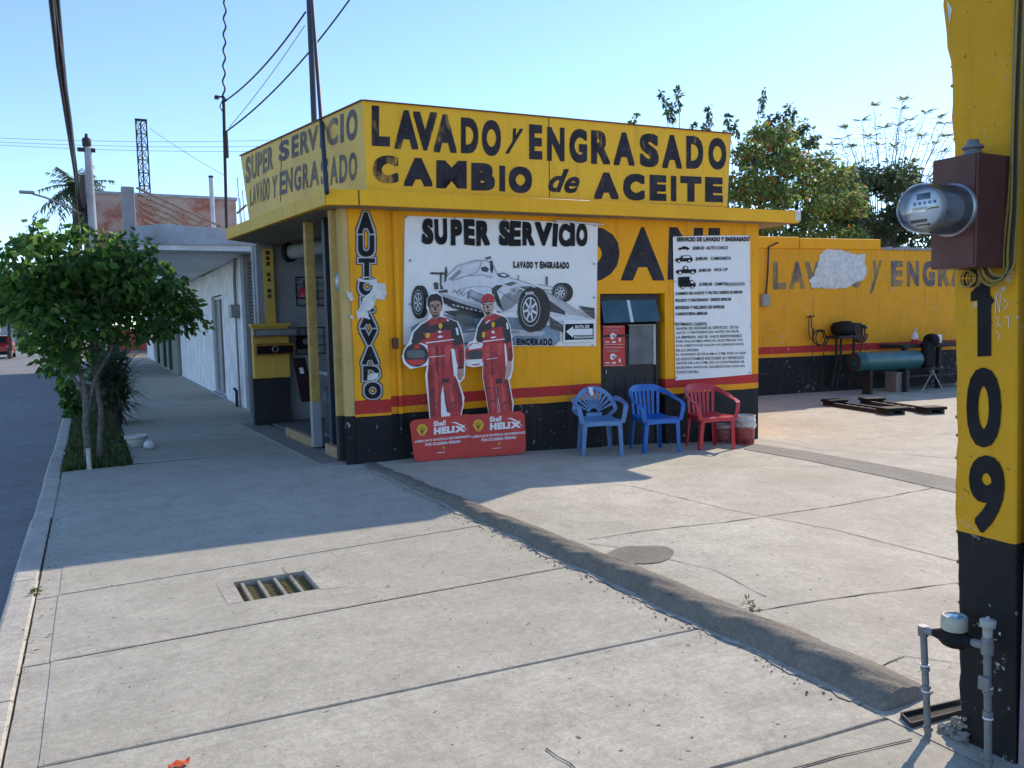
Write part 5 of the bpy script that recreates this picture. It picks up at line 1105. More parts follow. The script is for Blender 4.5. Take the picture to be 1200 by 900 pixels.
def loops(nm, lab, cx, cy, rx, ry, turns, col, cat='hose', rad=.022):
    a, b = RW.px(cx, cy); ax = RW.px(cx+rx, cy)[0]-a; by = b-RW.px(cx, cy+ry)[1]
    o = empty(nm, RW.pt(a,b,.1), lab, cat); mb = MB()
    P = [RW.pt(a+ax*math.cos(t)*(1+.05*math.sin(t*.7)), b+by*math.sin(t)*(1+.06*math.sin(t*.9+1)), .07+.012*t) for t in np.linspace(0,2*math.pi*turns,26*turns)]; mb.tube(P, rad, 6); mb.build('coil', col, o)
    mb = MB(); mb.tube([RW.pt(a,b+by*.9,.0),RW.pt(a,b+by*.9,.12+.07*turns),RW.pt(a,b+by*1.05,.14+.07*turns)], .015, 6); mb.build('peg', M['iron'], o)
    P = [RW.pt(a+ax,b,.1),RW.pt(a+ax*1.1,b-by*1.3,.12),RW.pt(a+ax*.6,b-by*2.1,.14),RW.pt(a+ax*1.3,b-by*2.9,.16)]; mb = MB(); mb.tube(P, rad*.8, 6); mb.build('hose_end', col, o)
loops('hose_coil','dark red brown rubber hose coil, rightmost on the rear wall',1000.5,391,4.5,10,3,M['rust']); loops('hose_coil','thin black hose looped on the rear wall at the left of the pump',956,396,6.5,9,2,M['cable'],rad=.014)
loops('cable_loop','small dark cable hung on a nail, leftmost on the rear wall',946,384,2.2,14,1,M['barkd'],'cable',.012)
o = empty('wall_pump', RW.pt(*RW.px(980,385),.1), 'black pump with pipes mounted on the rear wall between two hose coils', 'pump'); a, b = RW.px(976,386)
mb = MB(); mb.lathe([(.05,-.3),(.14,-.28),(.17,-.1),(.17,.12),(.1,.2),(.05,.24)], RW.pt(a+.12,b+.02,.24), 18, axis=RW.ex); mb.build('motor', M['blackp'], o)
mb = MB(); mb.cbox(a+.3,a+.52,b-.1,b+.14,.1,.34,.02,fr=RW); mb.tube([RW.pt(a+.5,b+.1,.2),RW.pt(a+.75,b+.02,.25)], .03, 8); mb.build('pump_head', M['iron'], o)
mb = MB()
for dx in (-.08,.05,.42): mb.tube([RW.pt(a+dx,b-.1,.2),RW.pt(a+dx+.04,b-.7,.16),RW.pt(a+dx-.05,b-1.3,.12)], .028, 7)
mb.build('pipe', M['iron'], o); mb = MB(); mb.cbox(a-.2,a+.5,b-.2,b-.14,.003,.42,.006,fr=RW); mb.build('shelf_bracket', M['iron'], o)
def tank(): 
    o = empty('air_tank', RW.pt(*RW.px(1040,455),.9), 'teal horizontal cylinder tank on dark legs before the rear wall', 'tank'); off = .95
    a0,b0 = RW.px(1002,424,off); a1,b1 = RW.px(1074,421,off); r_ = .21; ax = unit(RW.pt(a1,b1,off)-RW.pt(a0,b0,off)); L_ = np.linalg.norm(RW.pt(a1,b1,off)-RW.pt(a0,b0,off))
    mb = MB(); mb.lathe([(r_*.5,-.06),(r_*.85,-.03),(r_,.03),(r_,.16),(r_*1.015,.165),(r_*1.015,.18),(r_,.185),(r_,L_-.03),(r_*.85,L_+.03),(r_*.5,L_+.06)], RW.pt(a0,b0,off), 30, axis=ax); mb.build('tank_body', M['teal'], o)
    mb = MB(); mb.lathe([(r_*.98,-.002),(r_*.5,.02),(0,.02)], RW.pt(a0-.04,b0,off), 24, axis=-ax); mb.build('tank_end', M['iron'], o)
    for t in (.2,.78):
        mb = MB(); p_ = RW.pt(a0+(a1-a0)*t, 0, off); mb.cbox(a0+(a1-a0)*t-.04,a0+(a1-a0)*t+.04,0,b0-r_*.9,off-.12,off+.12,.006,fr=RW); mb.build('leg', M['iron'], o)
tank()
o = empty('low_crate', RW.pt(*RW.px(1046,455),.7), 'grey low wooden crate below the teal tank', 'crate'); a, b = RW.px(1044,458,.75); mb = MB(); mb.cbox(a-.05,a+.33,0.0,.42,.62,.95,.01,fr=RW); mb.build('body', M['bare'], o); mb = MB(); mb.box(a-.04,a+.32,.421,.445,.60,.97,fr=RW); mb.build('lid', M['greyw'], o)
o = empty('work_bench', RW.pt(*RW.px(1090,455),.6), 'dark cluttered work bench with a vice against the rear wall', 'bench'); a0, b0 = RW.px(1054,404,.7); a1 = a0+2.4
mb = MB(); mb.cbox(a0,a1,b0-.08,b0,.1,.85,.01,fr=RW); mb.build('bench_top', M['iron'], o)
for a in (a0+.05,a0+1.1,a1-.12):
    mb = MB(); mb.box(a,a+.08,0,b0-.081,.7,.8,fr=RW); mb.build('leg', M['iron'], o)
mb = MB(); mb.cbox(a0+.1,a1-.2,.3,.34,.15,.8,.005,fr=RW); mb.build('lower_shelf', M['barkd'], o)
a, b = RW.px(1083,400,.9); mb = MB(); mb.cbox(a-.1,a+.22,b-.6,b+.02,.86,1.05,.05,fr=RW); mb.lathe([(.14,0),(.16,.1),(.14,.2)], RW.pt(a+.06,b+.02,.95), 18, axis=RW.ex); mb.build('vice', M['blackp'], o)
o = empty('soap_bottle', RW.pt(*RW.px(1072,400),.5), 'clear plastic bottle with pink soap on the work bench', 'bottle'); a, b = RW.px(1072,396,.5); mb = MB(); p_ = RW.pt(a,b0+.001,.5); mb.lathe([(.07,0),(.075,.02),(.075,.1)], p_, 14); mb.build('liquid', M['redchair'], o); mb = MB(); mb.lathe([(.075,.101),(.075,.19),(.03,.26),(.028,.32),(.034,.321),(.034,.35)], p_, 14); mb.build('bottle_body', M['pgrey'][5], o)
o = empty('small_carton', RW.pt(*RW.px(1093,397),.5), 'pale carton on the work bench beside the bottle', 'box'); a, b = RW.px(1087,397,.5); mb = MB(); mb.cbox(a,a+.34,b0+.001,b0+.19,.4,.6,.004,fr=RW); mb.build('box', M['sheet'], o); mb = MB(); mb.box(a+.005,a+.33,b0+.1905,b0+.194,.41,.59,fr=RW); mb.build('flap', M['pgrey'][5], o)
for k, (px, py, rx, ry) in enumerate(((1094,421,2.6,3.2),(1103,419,3,3.5),(1090,426,2,2.4))):
    a, b = RW.px(px,py,.6); mb = MB(); mb.lathe([(.06,-.06),(.11,-.03),(.115,.03),(.06,.07)], RW.pt(a,.34+.115,.5), 12, axis=(0,0,1) if k else RW.ex); tag(mb.build('oil_can', M['pgrey'][4-k]), ('left pale can','right taller pale can','small dim can')[k]+' on the lower shelf of the work bench', 'can')
o = empty('folding_stool', RW.pt(*RW.px(1092,455),1.2), 'thin crossed leg folding stool in front of the work bench', 'stool'); a, b = RW.px(1088,458,1.3)
mb = MB(); mb.cbox(a-.05,a+.4,.5,.53,1.1,1.4,.006,fr=RW); mb.build('seat', M['iron'], o)
for s, c in ((1,1.12),(-1,1.38)):
    mb = MB(); mb.tube([RW.pt(a if s > 0 else a+.36,0,c),RW.pt(a+.36 if s > 0 else a,.5,c)], .014, 6); mb.build('leg', M['steel'], o)
# two pairs of black steel ramps lying on the forecourt
def ramp(pa, pb, lab):
    A = on_z(*pa,-.22); B = on_z(*pb,-.22); d = unit(B-A); L_ = np.linalg.norm(B-A); Rf = Frame(A, d, np.cross([0,0,1], d)); o = empty('steel_ramp', A, lab, 'ramp', 'black steel ramps on the forecourt')
    mb = MB()
    for s in (-1,1): mb.cbox(0,L_,s*.13-.03,s*.13+.03,.002,.075,.008,fr=Rf)
    mb.build('side_rails', M['iron'], o)
    mb = MB()
    for k in range(int(L_/.2)): mb.box(k*.2+.05,k*.2+.11,-.099,.099,.02,.05,fr=Rf)
    mb.build('rungs', M['iron'], o)
    for e_ in (0, L_-.3):
        mb = MB(); mb.cbox(e_-.0,e_+.3,-.21,.21,.0755,.125,.008,fr=Rf); mb.build('end_plate', M['blackp'], o)
ramp((972,474.5),(1052,486.5),'left of two long black steel ramps lying on the sunny concrete'); ramp((1016,472.5),(1098,485.5),'right of two long black steel ramps lying on the sunny concrete')

# ------------------------------------------------------------------ pillar 109, electric meter, water meter, mauve wall
PX_ = 2.79; PF = Frame((PX_,0,0),(0,-1,0),(0,0,1))
def pcol(z): return (np.interp(z,[0,.8,2.15,2.7,4.6],[1.800,1.838,1.876,1.918,1.93]), np.interp(z,[0,.84,1.69,2.62,4.6],[1.597,1.617,1.635,1.653,1.66]))
pil_o = empty('numbered_pillar', (2.9,1.7,0), 'yellow and black masonry pillar painted with the number 109', 'pillar')
mb = MB(); zs = np.concatenate([np.linspace(-.1,2.9,60), np.linspace(3,4.6,14)]); rr = random.Random(9); ring = []
for z in zs:
    yl, yr = pcol(z); j = .004*rr.uniform(-1,1)+.003*math.sin(z*9); bulge = .016 if z > 2.5 else 0
    ring.append([(PX_+.004, yr, z),(PX_, yr+.006, z),(PX_, yl-.014+j*.5, z),(PX_+.008, yl-.003+j+bulge, z),(PX_+.03, yl+.004+j+bulge, z),(3.06, yl+.004, z),(3.06, yr, z)])
V = [p for r_ in ring for p in r_]; mb.add(V, [(i*7+k,i*7+(k+1)%7,(i+1)*7+(k+1)%7,(i+1)*7+k) for i in range(len(zs)-1) for k in range(7)])
mb.build('shaft', M['pillar'], pil_o)
mb = MB()
for ch, x0, x1, yt, yb, bd in (('1',1139,1163,333,418,.04),('0',1133,1174,430,524,.042),('9',1136,1178,533,624,.042)):
    if ch == '1':
        mb.poly([PF.px(*p) for p in ((1146,418),(1162,417),(1162,358),(1166,352),(1161,346),(1160,331),(1149,332),(1138,343),(1138,353),(1146,352))], PF, c=.003)
    else: mb.text(ch, PF, pxquad(PF,(x0,yb),(x1,yb+1),(x1,yt+1),(x0,yt)), c=.003, bold=bd)
mb.build('painted_number', M['black'], pil_o)
mb = MB()
for pl in ([(1168,345),(1167,368)],[(1168,346),(1172,366)],[(1172,366),(1173,344)],[(1176,350),(1183,356),(1178,362)],[(1166,372),(1172,371),(1170,378),(1174,384)],[(1178,372),(1186,370)],[(1182,371),(1183,384)],[(1168,388),(1173,392),(1170,398)]):
    P = [PF.pt(*PF.px(*p),.003) for p in pl]; mb.tube(P, .0012, 4)
mb.build('chalk_marks', M['pwhite'], pil_o)
mb = MB()
for pl in ([(1110,0),(1116,10),(1113,30)],[(1170,742),(1173,740),(1173,746)]): mb.poly([PF.px(*p) for p in pl], PF, c=.002)
mb.build('chipped_plaster', M['whitep'], pil_o)
mb = MB()       # crumbling render along the edge
rr = random.Random(2)
for k in range(30):
    z = .05+k*.09+rr.uniform(-.02,.02); yl, _ = pcol(z); s_ = rr.uniform(.004,.009); c = np.array([PX_+.014, yl-.002, z])
    mb.lathe([(s_*.3,-s_),(s_,-.3*s_),(s_*.8,s_*.5),(s_*.2,s_)], c, 6, axis=(rr.random(),rr.random(),rr.random()))
mb.build('crumbling_edge', plain('ochre_render', (.42,.21,.03), .9, scale=20, bump=.4, dirt=(.12,.08,.04)), pil_o)
mb = MB()
for k in range(34):
    a = rr.random(); s_ = rr.uniform(.006,.024); c = np.array([2.79-.02+.03*rr.random(), 1.80+.10*a-.03, .01+.10*rr.random()**2*(1-a)]); mb.lathe([(s_*.4,-s_*.6),(s_,-.1*s_),(s_*.7,s_*.5),(s_*.15,s_*.7)], c, 5, axis=(rr.random()-.5,rr.random()-.5,.6), smooth=False)
tag(mb.build('mortar_rubble', M['bare']), 'crumbled mortar lumps at the foot of the numbered pillar', 'rubble', kind='stuff')
mw = MB(); mw.box(2.80,3.2,-9,1.592,-.1,4.4); o = mw.build('mauve_wall', M['pink']); tag(o, 'mauve plastered wall beside the numbered pillar', 'wall')
# electric meter box
XB, Y0, Y1, Z0, Z1 = 2.60, 1.662, 1.824, 1.740, 2.112
em = empty('electric_meter_box', (2.7,1.74,Z0), 'red brown metal box with a round glass electric meter on the pillar', 'meter box')
mb = MB(); mb.cbox(XB,PX_-.002,Y0,Y1,Z0,Z1,.004); bx = mb.build('box', M['rust'], em)
mb = MB(); mb.box(XB-.004,XB-.0003,Y0+.006,Y1-.006,Z0+.008,Z1-.006); mb.build('front_cover', M['rust'], bx)
mc = np.array([XB-.004, 1.745, 1.934]); rM = .083
mb = MB(); mb.lathe([(rM+.006,0),(rM+.006,.012),(rM+.001,.014)], mc, 36, axis=(-1,0,0)); mb.build('meter_ring', M['steel'], em)
mb = MB(); mb.lathe([(rM,.0145),(rM,.03),(rM,.125),(rM*.985,.15),(rM*.94,.175),(rM*.82,.192),(rM*.5,.199),(0,.2)], mc, 40, axis=(-1,0,0), caps=False); mb.lathe([(rM-.003,.0145),(rM-.003,.12),(rM*.95,.15),(rM*.90,.172),(rM*.78,.188),(rM*.5,.195),(0,.196)], mc, 40, axis=(-1,0,0), caps=False); mb.build('glass_dome', M['glass'], em)
mb = MB(); mb.lathe([(rM*.66,.014),(rM*.66,.085),(0,.085)], mc, 28, axis=(-1,0,0)); mt = mb.build('meter_body', M['pgrey'][4], em)
mb = MB(); mb.lathe([(rM*.84,.13),(rM*.84,.142),(0,.142)], mc, 28, axis=(-1,0,0)); mb.lathe([(rM*.5,.086),(rM*.5,.129)], mc, 16, axis=(-1,0,0)); mb.build('dial_plate', M['pwhite'], mt)
DF = Frame(mc+[-.1432,0,0],(0,-1,0),(0,0,1)); mb = MB()
for q in (rect(-.045,-.004,.05,.006),rect(-.05,-.045,.01,-.034),rect(-.03,-.056,.02,-.050),rect(-.03,.03,.02,.05)): mb.poly(q, DF)
for k in range(5): mb.poly(ell(-.036+.018*k,.018,.006,.006,12), DF, c=.0003)
mb.build('dial_print', M['black'], mt)
mb = MB(); mb.cbox(mc[0]-.12,mc[0]-.09,mc[1]-.05,mc[1]+.045,mc[2]-.02,mc[2]-.008,.002); mb.tube([mc+np.array([-.128,.02,-.045]),mc+np.array([-.128,-.03,-.045])], .010, 8); mb.build('meter_parts', M['steel'], mt)
mb = MB(); cx, cy = 2.70, 1.745; mb.lathe([(.032,0),(.032,.018),(.026,.02),(.026,.032),(.034,.033),(.034,.04),(.02,.05),(.019,.062),(0,.064)], (cx,cy,Z1), 20); mb.build('conduit_hub', M['pvc'], em)
wr = empty('service_cable', (2.77,1.655,Z0), 'bundle of yellow and dark wires hanging in loops beside the meter box', 'cable')
mb = MB(); rr = random.Random(5)
for k in range(5):
    oy = 1.640+.007*k-.01; ox = 2.775-.006*(k%3); P = [(ox+.01,oy,3.9),(ox+.005,oy+.004,2.6),(ox,oy+.006*math.sin(k),2.2),(ox-.01,oy-.004,1.95),(ox-.015,oy+.002*k,1.79)]
    lp = [(ox-.02,oy-.004,1.74-.008*k),(ox-.04,oy+.02,1.705-.008*k),(ox-.06,oy+.05,1.715-.006*k),(ox-.07,oy+.062,1.76),(ox-.06,oy+.055,1.80)]
    n = []; Q = P+lp
    for i in range(len(Q)-1):
        for t in np.linspace(0,1,6)[:-1]: n.append(np.array(Q[i])*(1-t)+np.array(Q[i+1])*t)
    n = [sum(n[max(0,i-2):i+3])/len(n[max(0,i-2):i+3]) for i in range(len(n))]; mb.tube(n, .0045, 6, mi=0 if k != 1 else 1)
for k in range(4): 
    c = np.array([2.70+.012*k,1.755-.005*k,Z0-.006]); P = [c+np.array([.03*math.cos(t)*.6, .035*math.cos(t), -.028+.028*math.sin(t)-.0]) for t in np.linspace(.2,2*math.pi,20)]; mb.tube(P, .004, 6, mi=k%2)
mb.build('wires', [M['wirey'], M['cable']], wr)
# water meter on two risers
wm = empty('water_meter', (2.69,1.74,0), 'water meter between two grey pipe risers at the pillar foot', 'water meter')
A = on_z(1088,863,0); At = on_x(1082,738,2.70); At[0] = 2.70; B = np.array([2.672,1.618,-.0]); Bt = on_x(1157,757,2.676)
def riser(P0, P1, nm):
    mb = MB(); mb.tube([P0-[0,0,.02],P1], .0125, 14); h = P1-P0
    for t in (.06,.45,.62): mb.tube([P0+h*t,P0+h*(t+.035)], .0165, 14)
    o_ = mb.build(nm, M['pvc'], wm)
    mb = MB()
    for t in (.425,.665): mb.tube([P0+h*t,P0+h*(t+.012)], .0172, 14)
    mb.build('white_tape', M['pwhite'], o_); return o_
riser(A, At, 'pipe_riser'); riser(B, Bt, 'pipe_riser')
hd = unit(Bt-At); mid = At+(Bt-At)*.50
mb = MB(); mb.lathe([(.0185,-.022),(.0195,0),(.0185,.016)], At, 14); mb.tube([At-hd*.002,At+hd*.05], .015, 12); mb.tube([Bt-hd*.06,Bt], .0155, 12); mb.lathe([(.019,-.03),(.0205,0),(.019,.03)], Bt, 14); mb.build('elbow', M['pvc'], wm)
mb = MB(); mb.tube([At+hd*.045,At+hd*.075,mid-hd*.03,mid,mid+hd*.03,Bt-hd*.085,Bt-hd*.055], [.014,.022,.036,.04,.036,.022,.020], 16); mb.lathe([(.03,-.03),(.042,-.01),(.042,.025),(.036,.03)], mid, 20); mb.build('meter_body', M['blackp'], wm)
mb = MB(); mb.lathe([(.041,.0305),(.044,.034),(.044,.075),(.041,.082),(.034,.083),(.033,.078),(0,.077)], mid, 28); mh = mb.build('register', plain('beige_plastic', (.42,.42,.34), .5, bump=.05), wm)
mb = MB(); mb.lathe([(.031,.0785),(.02,.080),(0,.0805)], mid, 24, caps=False); mb.build('register_glass', plain('blue_glass', (.25,.42,.60), .1, bump=0), mh)
mb = MB(); mb.lathe([(.014,.028),(.016,.045),(.016,.065),(.024,.068),(.026,.09),(.022,.094),(.006,.095),(.005,.104),(0,.105)], Bt, 18); mb.build('valve_cap', plain('valve_grey', (.42,.42,.40), .5, bump=.1), wm)
mb = MB(); v_ = B+(Bt-B)*.70; mb.cbox(v_[0]-.026,v_[0]-.016,v_[1]-.02,v_[1]+.02,v_[2]-.02,v_[2]+.03,.003); mb.build('tap_handle', M['pvc'], wm)
# angle irons of the drain frame by the ridge end
o = empty('drain_angle_iron', on_z(1085,842,0), 'rusty angle iron frame lying in the gap beside the pillar', 'drain'); mb = MB()
P0, P1, P2, P3 = on_z(1056,838,.012), on_z(1126,822,.012), on_z(1068,850,.012), on_z(1128,834,.012)
mb.strip([P0,P1], (0,0,1), .022, .007); mb.strip([P2,P3], (0,0,1), .022, .007); mb.strip([P0,P2], (0,0,1), .02, .007); mb.build('angle_iron', M['iron'], o)
mb = MB(); mb.add([(*P0[:2],.006),(*P1[:2],.006),(*P3[:2],.006),(*P2[:2],.006)], [(0,1,2,3)]); mb.build('dirt_fill', M['joint'], o)
# drain grate in the pavement
o = empty('drain_grate', ((g0x+g1x)/2,(g0y+g1y)/2,-.06), 'sunken steel bar drain grate in the pavement', 'grate')
mb = MB()
for q in (((g0x,g0y),(g1x,g0y)),((g1x,g0y),(g1x,g1y)),((g1x,g1y),(g0x,g1y)),((g0x,g1y),(g0x,g0y))):
    (xa,ya),(xb,yb_) = q; mb.add([(xa,ya,.0),(xb,yb_,.0),(xb,yb_,-.16),(xa,ya,-.16)], [(0,1,2,3)])
mb.build('pit_wall', M['kerb'], o)
mb = MB(); mb.add([(g0x,g0y,-.15),(g1x,g0y,-.15),(g1x,g1y,-.15),(g0x,g1y,-.15)], [(0,1,2,3)]); mb.build('pit_floor', M['soil'], o)
gm = plain('worn_green_steel', (.36,.35,.27), .6, .2, scale=20, bump=.15, dirt=(.14,.11,.05), dirt_amt=.6)
for k in range(4):
    mb = MB(); x = g0x+.05+(g1x-g0x-.14)*k/3; mb.cbox(x-.011,x+.011,g0y+.003,g1y-.003,-.034,-.012,.003); mb.build('cross_bar', gm, o)
mb = MB()
for k in range(12): y = g0y+.016+(g1y-g0y-.032)*k/11; mb.cbox(g0x+.003,g1x-.003,y-.006,y+.006,-.06,-.0345,.002)
mb.build('bearing_bars', plain('rusty_bar', (.26,.21,.09), .7, .2, scale=20, bump=.2, dirt=(.07,.05,.02)), o)
# scrap of orange litter
c = on_z(208,899,.0); mb = MB(); rr = random.Random(1)
mb.grid(lambda u, v: (c[0]+(u-.5)*.07+.01*v, c[1]+(v-.5)*.035, .006+.014*math.sin(u*5+v*3)**2), np.linspace(0,1,7), np.linspace(0,1,5), thick=.001); tag(mb.build('plastic_scrap', plain('orange_plastic', (.75,.13,.03), .5, bump=0)), 'small crumpled orange plastic scrap on the pavement edge', 'litter')

# ------------------------------------------------------------------ plants
def leaf_cloud(mb, C_, rad, n, size, droop=.4, up=.35, elong=1.9, mi=0, seed=0, shell=.5):
    g = np.random.default_rng(seed)
    d = g.normal(size=(n,3)); d /= np.linalg.norm(d,axis=1)[:,None]; rr_ = (shell+(1-shell)*g.random(n))**(1/1.5) if shell else g.random(n)**(1/3)
    P = np.array(C_)+d*rr_[:,None]*np.array(rad)
    ax = d*np.array([1,1,.6])+g.normal(size=(n,3))*.55; ax[:,2] -= droop; ax /= np.linalg.norm(ax,axis=1)[:,None]
    nm = d*.5+g.normal(size=(n,3))*.5; nm[:,2] += up; sd_ = np.cross(ax,nm); sd_ /= np.linalg.norm(sd_,axis=1)[:,None]+1e-9; nm = np.cross(sd_,ax)
    s = size*(.6+.7*g.random(n)); 
    for i in range(n):
        L_, W = s[i], s[i]/elong; p = P[i]; a, b, k = ax[i], sd_[i], nm[i]
        mb.add([p, p+a*L_*.42+b*W*.5-k*W*.10, p+a*L_-k*L_*.14, p+a*L_*.42-b*W*.5-k*W*.10], [(0,1,2,3)], mi)
def limb(mb, pts, r0, r1, n=8, jit=.02, seed=0):
    rr = random.Random(seed); Q = [np.array(p, float) for p in pts]; out = []
    for i in range(len(Q)-1):
        m_ = max(2, int(np.linalg.norm(Q[i+1]-Q[i])/.15))
        for t in range(m_): out.append(Q[i]+(Q[i+1]-Q[i])*t/m_+np.array([rr.uniform(-jit,jit) for _ in range(3)])*(0 if i+t == 0 else 1))
    out.append(Q[-1]); k = len(out); mb.tube(out, [r0+(r1-r0)*i/(k-1) for i in range(k)], n)
def view(px, py, depth): return EYE + ray(px, py)*depth      # a spot at this distance along the line of sight, used to size crowns
# street tree in the planting pit
tb = on_z(104,545,-.02); o = empty('street_tree', tb, 'broad leafy young street tree with several stems in the planting pit', 'tree'); yT = tb[1]
mb = MB()
top = [on_y(60,330,yT-.2),on_y(95,340,yT+.3),on_y(112,330,yT),on_y(150,345,yT-.1),on_y(170,370,yT+.4)]
f1 = on_y(100,462,yT); limb(mb,[tb,on_y(101,500,yT),f1],.045,.036,10,.006,1)
limb(mb,[f1,on_y(84,440,yT),on_y(76,415,yT-.05),on_y(60,370,yT-.2)],.024,.012,8,.01,2); limb(mb,[f1,on_y(91,420,yT+.1),on_y(89,360,yT+.1),on_y(95,310,yT)],.03,.014,8,.008,3)
limb(mb,[on_y(103,478,yT),on_y(112,440,yT+.08),on_y(130,412,yT+.12),on_y(134,392,yT+.1),on_y(118,376,yT)],.026,.014,8,.006,4); limb(mb,[on_y(118,376,yT),on_y(112,340,yT),on_y(130,300,yT-.1)],.016,.008,8,.01,5)
limb(mb,[tb+[.12,.15,0],on_y(118,480,yT+.25),on_y(108,420,yT+.3),on_y(104,350,yT+.3)],.035,.018,8,.01,6); limb(mb,[on_y(112,430,yT+.3),on_y(116,390,yT+.2),on_y(150,350,yT+.2)],.02,.01,8,.01,7)
mb.build('trunk', M['bark'], o)
mb = MB(); 
cl = [(110,310,.1,.50,.22,520),(70,330,.2,.42,.24,420),(30,328,.2,.34,.20,300),(150,335,.0,.46,.20,420),(190,352,.0,.32,.15,220),(110,345,.5,.6,.30,520),(60,345,.9,.55,.38,380),(130,335,1.0,.6,.34,380),(95,365,.2,.45,.20,260),(115,345,.9,.6,.34,420),(70,350,.6,.45,.3,260),(140,368,.2,.40,.15,220),(66,372,-.2,.34,.20,240)]
_g = random.Random(41)
for px, py in ((8,318),(14,345),(22,300),(34,288),(50,284),(48,300),(68,290),(84,276),(98,270),(112,279),(128,276),(140,290),(155,292),(168,306),(182,318),(196,330),(208,345),(220,362),(228,372),(212,376),(198,372),(186,380),(172,384),(160,388),(148,384),(132,392),(118,388),(104,384),(92,392),(80,400),(70,414),(62,428),(76,432),(88,418),(56,404),(48,388),(38,374),(30,358),(18,360),(60,392),(100,410),(45,346),(120,300),(90,310),(165,345),(140,352),(75,352)):
    r_ = _g.uniform(.13,.26); cl.append((px+_g.uniform(-4,4), py+_g.uniform(-4,4), _g.uniform(-.45,.5), r_, r_*_g.uniform(.6,1.0), int(900*r_*r_*_g.uniform(1.2,2.6))))
for k, (px, py, dy, rx, rz_, n) in enumerate(cl): leaf_cloud(mb, on_y(px,py,yT+dy), (rx,rx*.9,rz_), int(n*1.15), .092 if k % 3 else .115, .7, .4, 1.5, 0, 100+k, .3)
for k, (px, py) in enumerate(((40,262),(35,280),(45,272),(60,285),(222,372),(215,350),(228,365))): leaf_cloud(mb, on_y(px,py,yT), (.10,.1,.12), 16, .12, .4, .5, 1.5, 0, 300+k, .1)
mb.tube([on_y(40,300,yT),on_y(38,275,yT),on_y(40,258,yT)], .006, 5)
mb.build('crown', M['leaf'], o)
mb = MB(); rr = random.Random(8)
for px, py in ((184,328),(76,374)): leaf_cloud(mb, on_y(px,py,yT-.55), (.025,.025,.025), 4, .055, .2, .5, 1.3, 0, px, 0)
mb.build('pale_flowers', M['pwhite'], o)
p_ = on_z(105,552,-.02); mb = MB(); mb.tube([p_,p_+[0,0,.26]], [.028,.025], 10); st = mb.build('cut_stake', plain('whitewashed_bark', (.50,.49,.45), .8, scale=14, bump=.2)); tag(st, 'short whitewashed stake in front of the street tree', 'stake')
# dark spiky shrub behind the tree
sb = on_z(137,498,-.02); o = empty('yucca_shrub', sb, 'dark spiky leaved shrub behind the street tree', 'shrub'); mb = MB(); g = random.Random(3)
limb(mb,[sb,sb+[0,0,.5],sb+[.05,0,.95]],.10,.07,8,.01,4); mb.build('stem', M['barkd'], o); mb = MB()
for k in range(420):
    a = g.uniform(0,6.28); e_ = g.uniform(-.5,1.3); L_ = g.uniform(.4,.75); c = sb+np.array([g.uniform(-.12,.12),g.uniform(-.15,.15),g.uniform(.2,1.15)]); d = np.array([math.cos(a)*math.cos(e_),math.sin(a)*math.cos(e_),math.sin(e_)])
    s_ = unit(np.cross(d,[0,0,1.01])); mb.add([c,c+d*L_*.5+s_*.02,c+d*L_-np.array([0,0,.08]),c+d*L_*.5-s_*.02], [(0,1,2,3)])
for k in range(3): leaf_cloud(mb, sb+np.array([-.1,.3*k,.6+.2*k]), (.3,.4,.5), 260, .12, .2, .3, 1.8, 0, 60+k, .2)
mb.build('foliage', M['leafdark'], o)
sh = on_z(90,490,-.02); o = empty('kerb_bush', sh, 'small green bush at the kerb left of the tree stems', 'bush'); mb = MB(); limb(mb,[sh,sh+[0,0,.3]],.02,.01); mb.build('stem', M['barkd'], o); mb = MB()
for k, (px, py, r_) in enumerate(((78,455,.17),(84,470,.18),(88,485,.15))): leaf_cloud(mb, on_y(px,py,sh[1]), (r_,r_,r_*.9), 260, .09, .2, .4, 1.5, 0, 80+k, .2)
mb.build('foliage', M['leaf'], o)
mb = MB(); g = random.Random(12)
for k in range(5200):
    x = g.uniform(-.37,.34); y = 10.30+g.random()**1.7*9; h = g.uniform(.03,.14)*(1.4 if g.random() < .1 else 1); a = g.uniform(0,6.28); lx, ly = math.cos(a), math.sin(a); w_ = .008
    if x > .28 and g.random() < .5: continue
    mb.add([(x-ly*w_,y+lx*w_,-.02),(x+ly*w_,y-lx*w_,-.02),(x+lx*h*.5,y+ly*h*.5,-.02+h)], [(0,1,2)])
for k in range(30): leaf_cloud(mb, (g.uniform(-.33,.3),10.4+g.random()*3,.03), (.08,.08,.05), 22, .055, -.1, .5, 1.4, 0, 500+k, .1)
tag(mb.build('verge_grass', M['grass']), 'patchy green grass and weeds in the planting pit', 'grass', kind='stuff')
mb = MB()
for k, (px, py) in enumerate(((876,706),(880,712),(885,716))): leaf_cloud(mb, on_lot(px,py)+np.array([0,0,.015]), (.015,.015,.015), 9, .028, -.6, .3, 3, 0, 700+k, .1)
for k, (px, py) in enumerate(((42,697),(44,694))): leaf_cloud(mb, on_z(px,py)+np.array([0,0,.015]), (.02,.02,.012), 12, .03, -.3, .3, 2, 0, 720+k, .1)
tag(mb.build('weed_tuft', M['grass']), 'tiny green weeds growing out of the pavement joints', 'weed', kind='stuff')
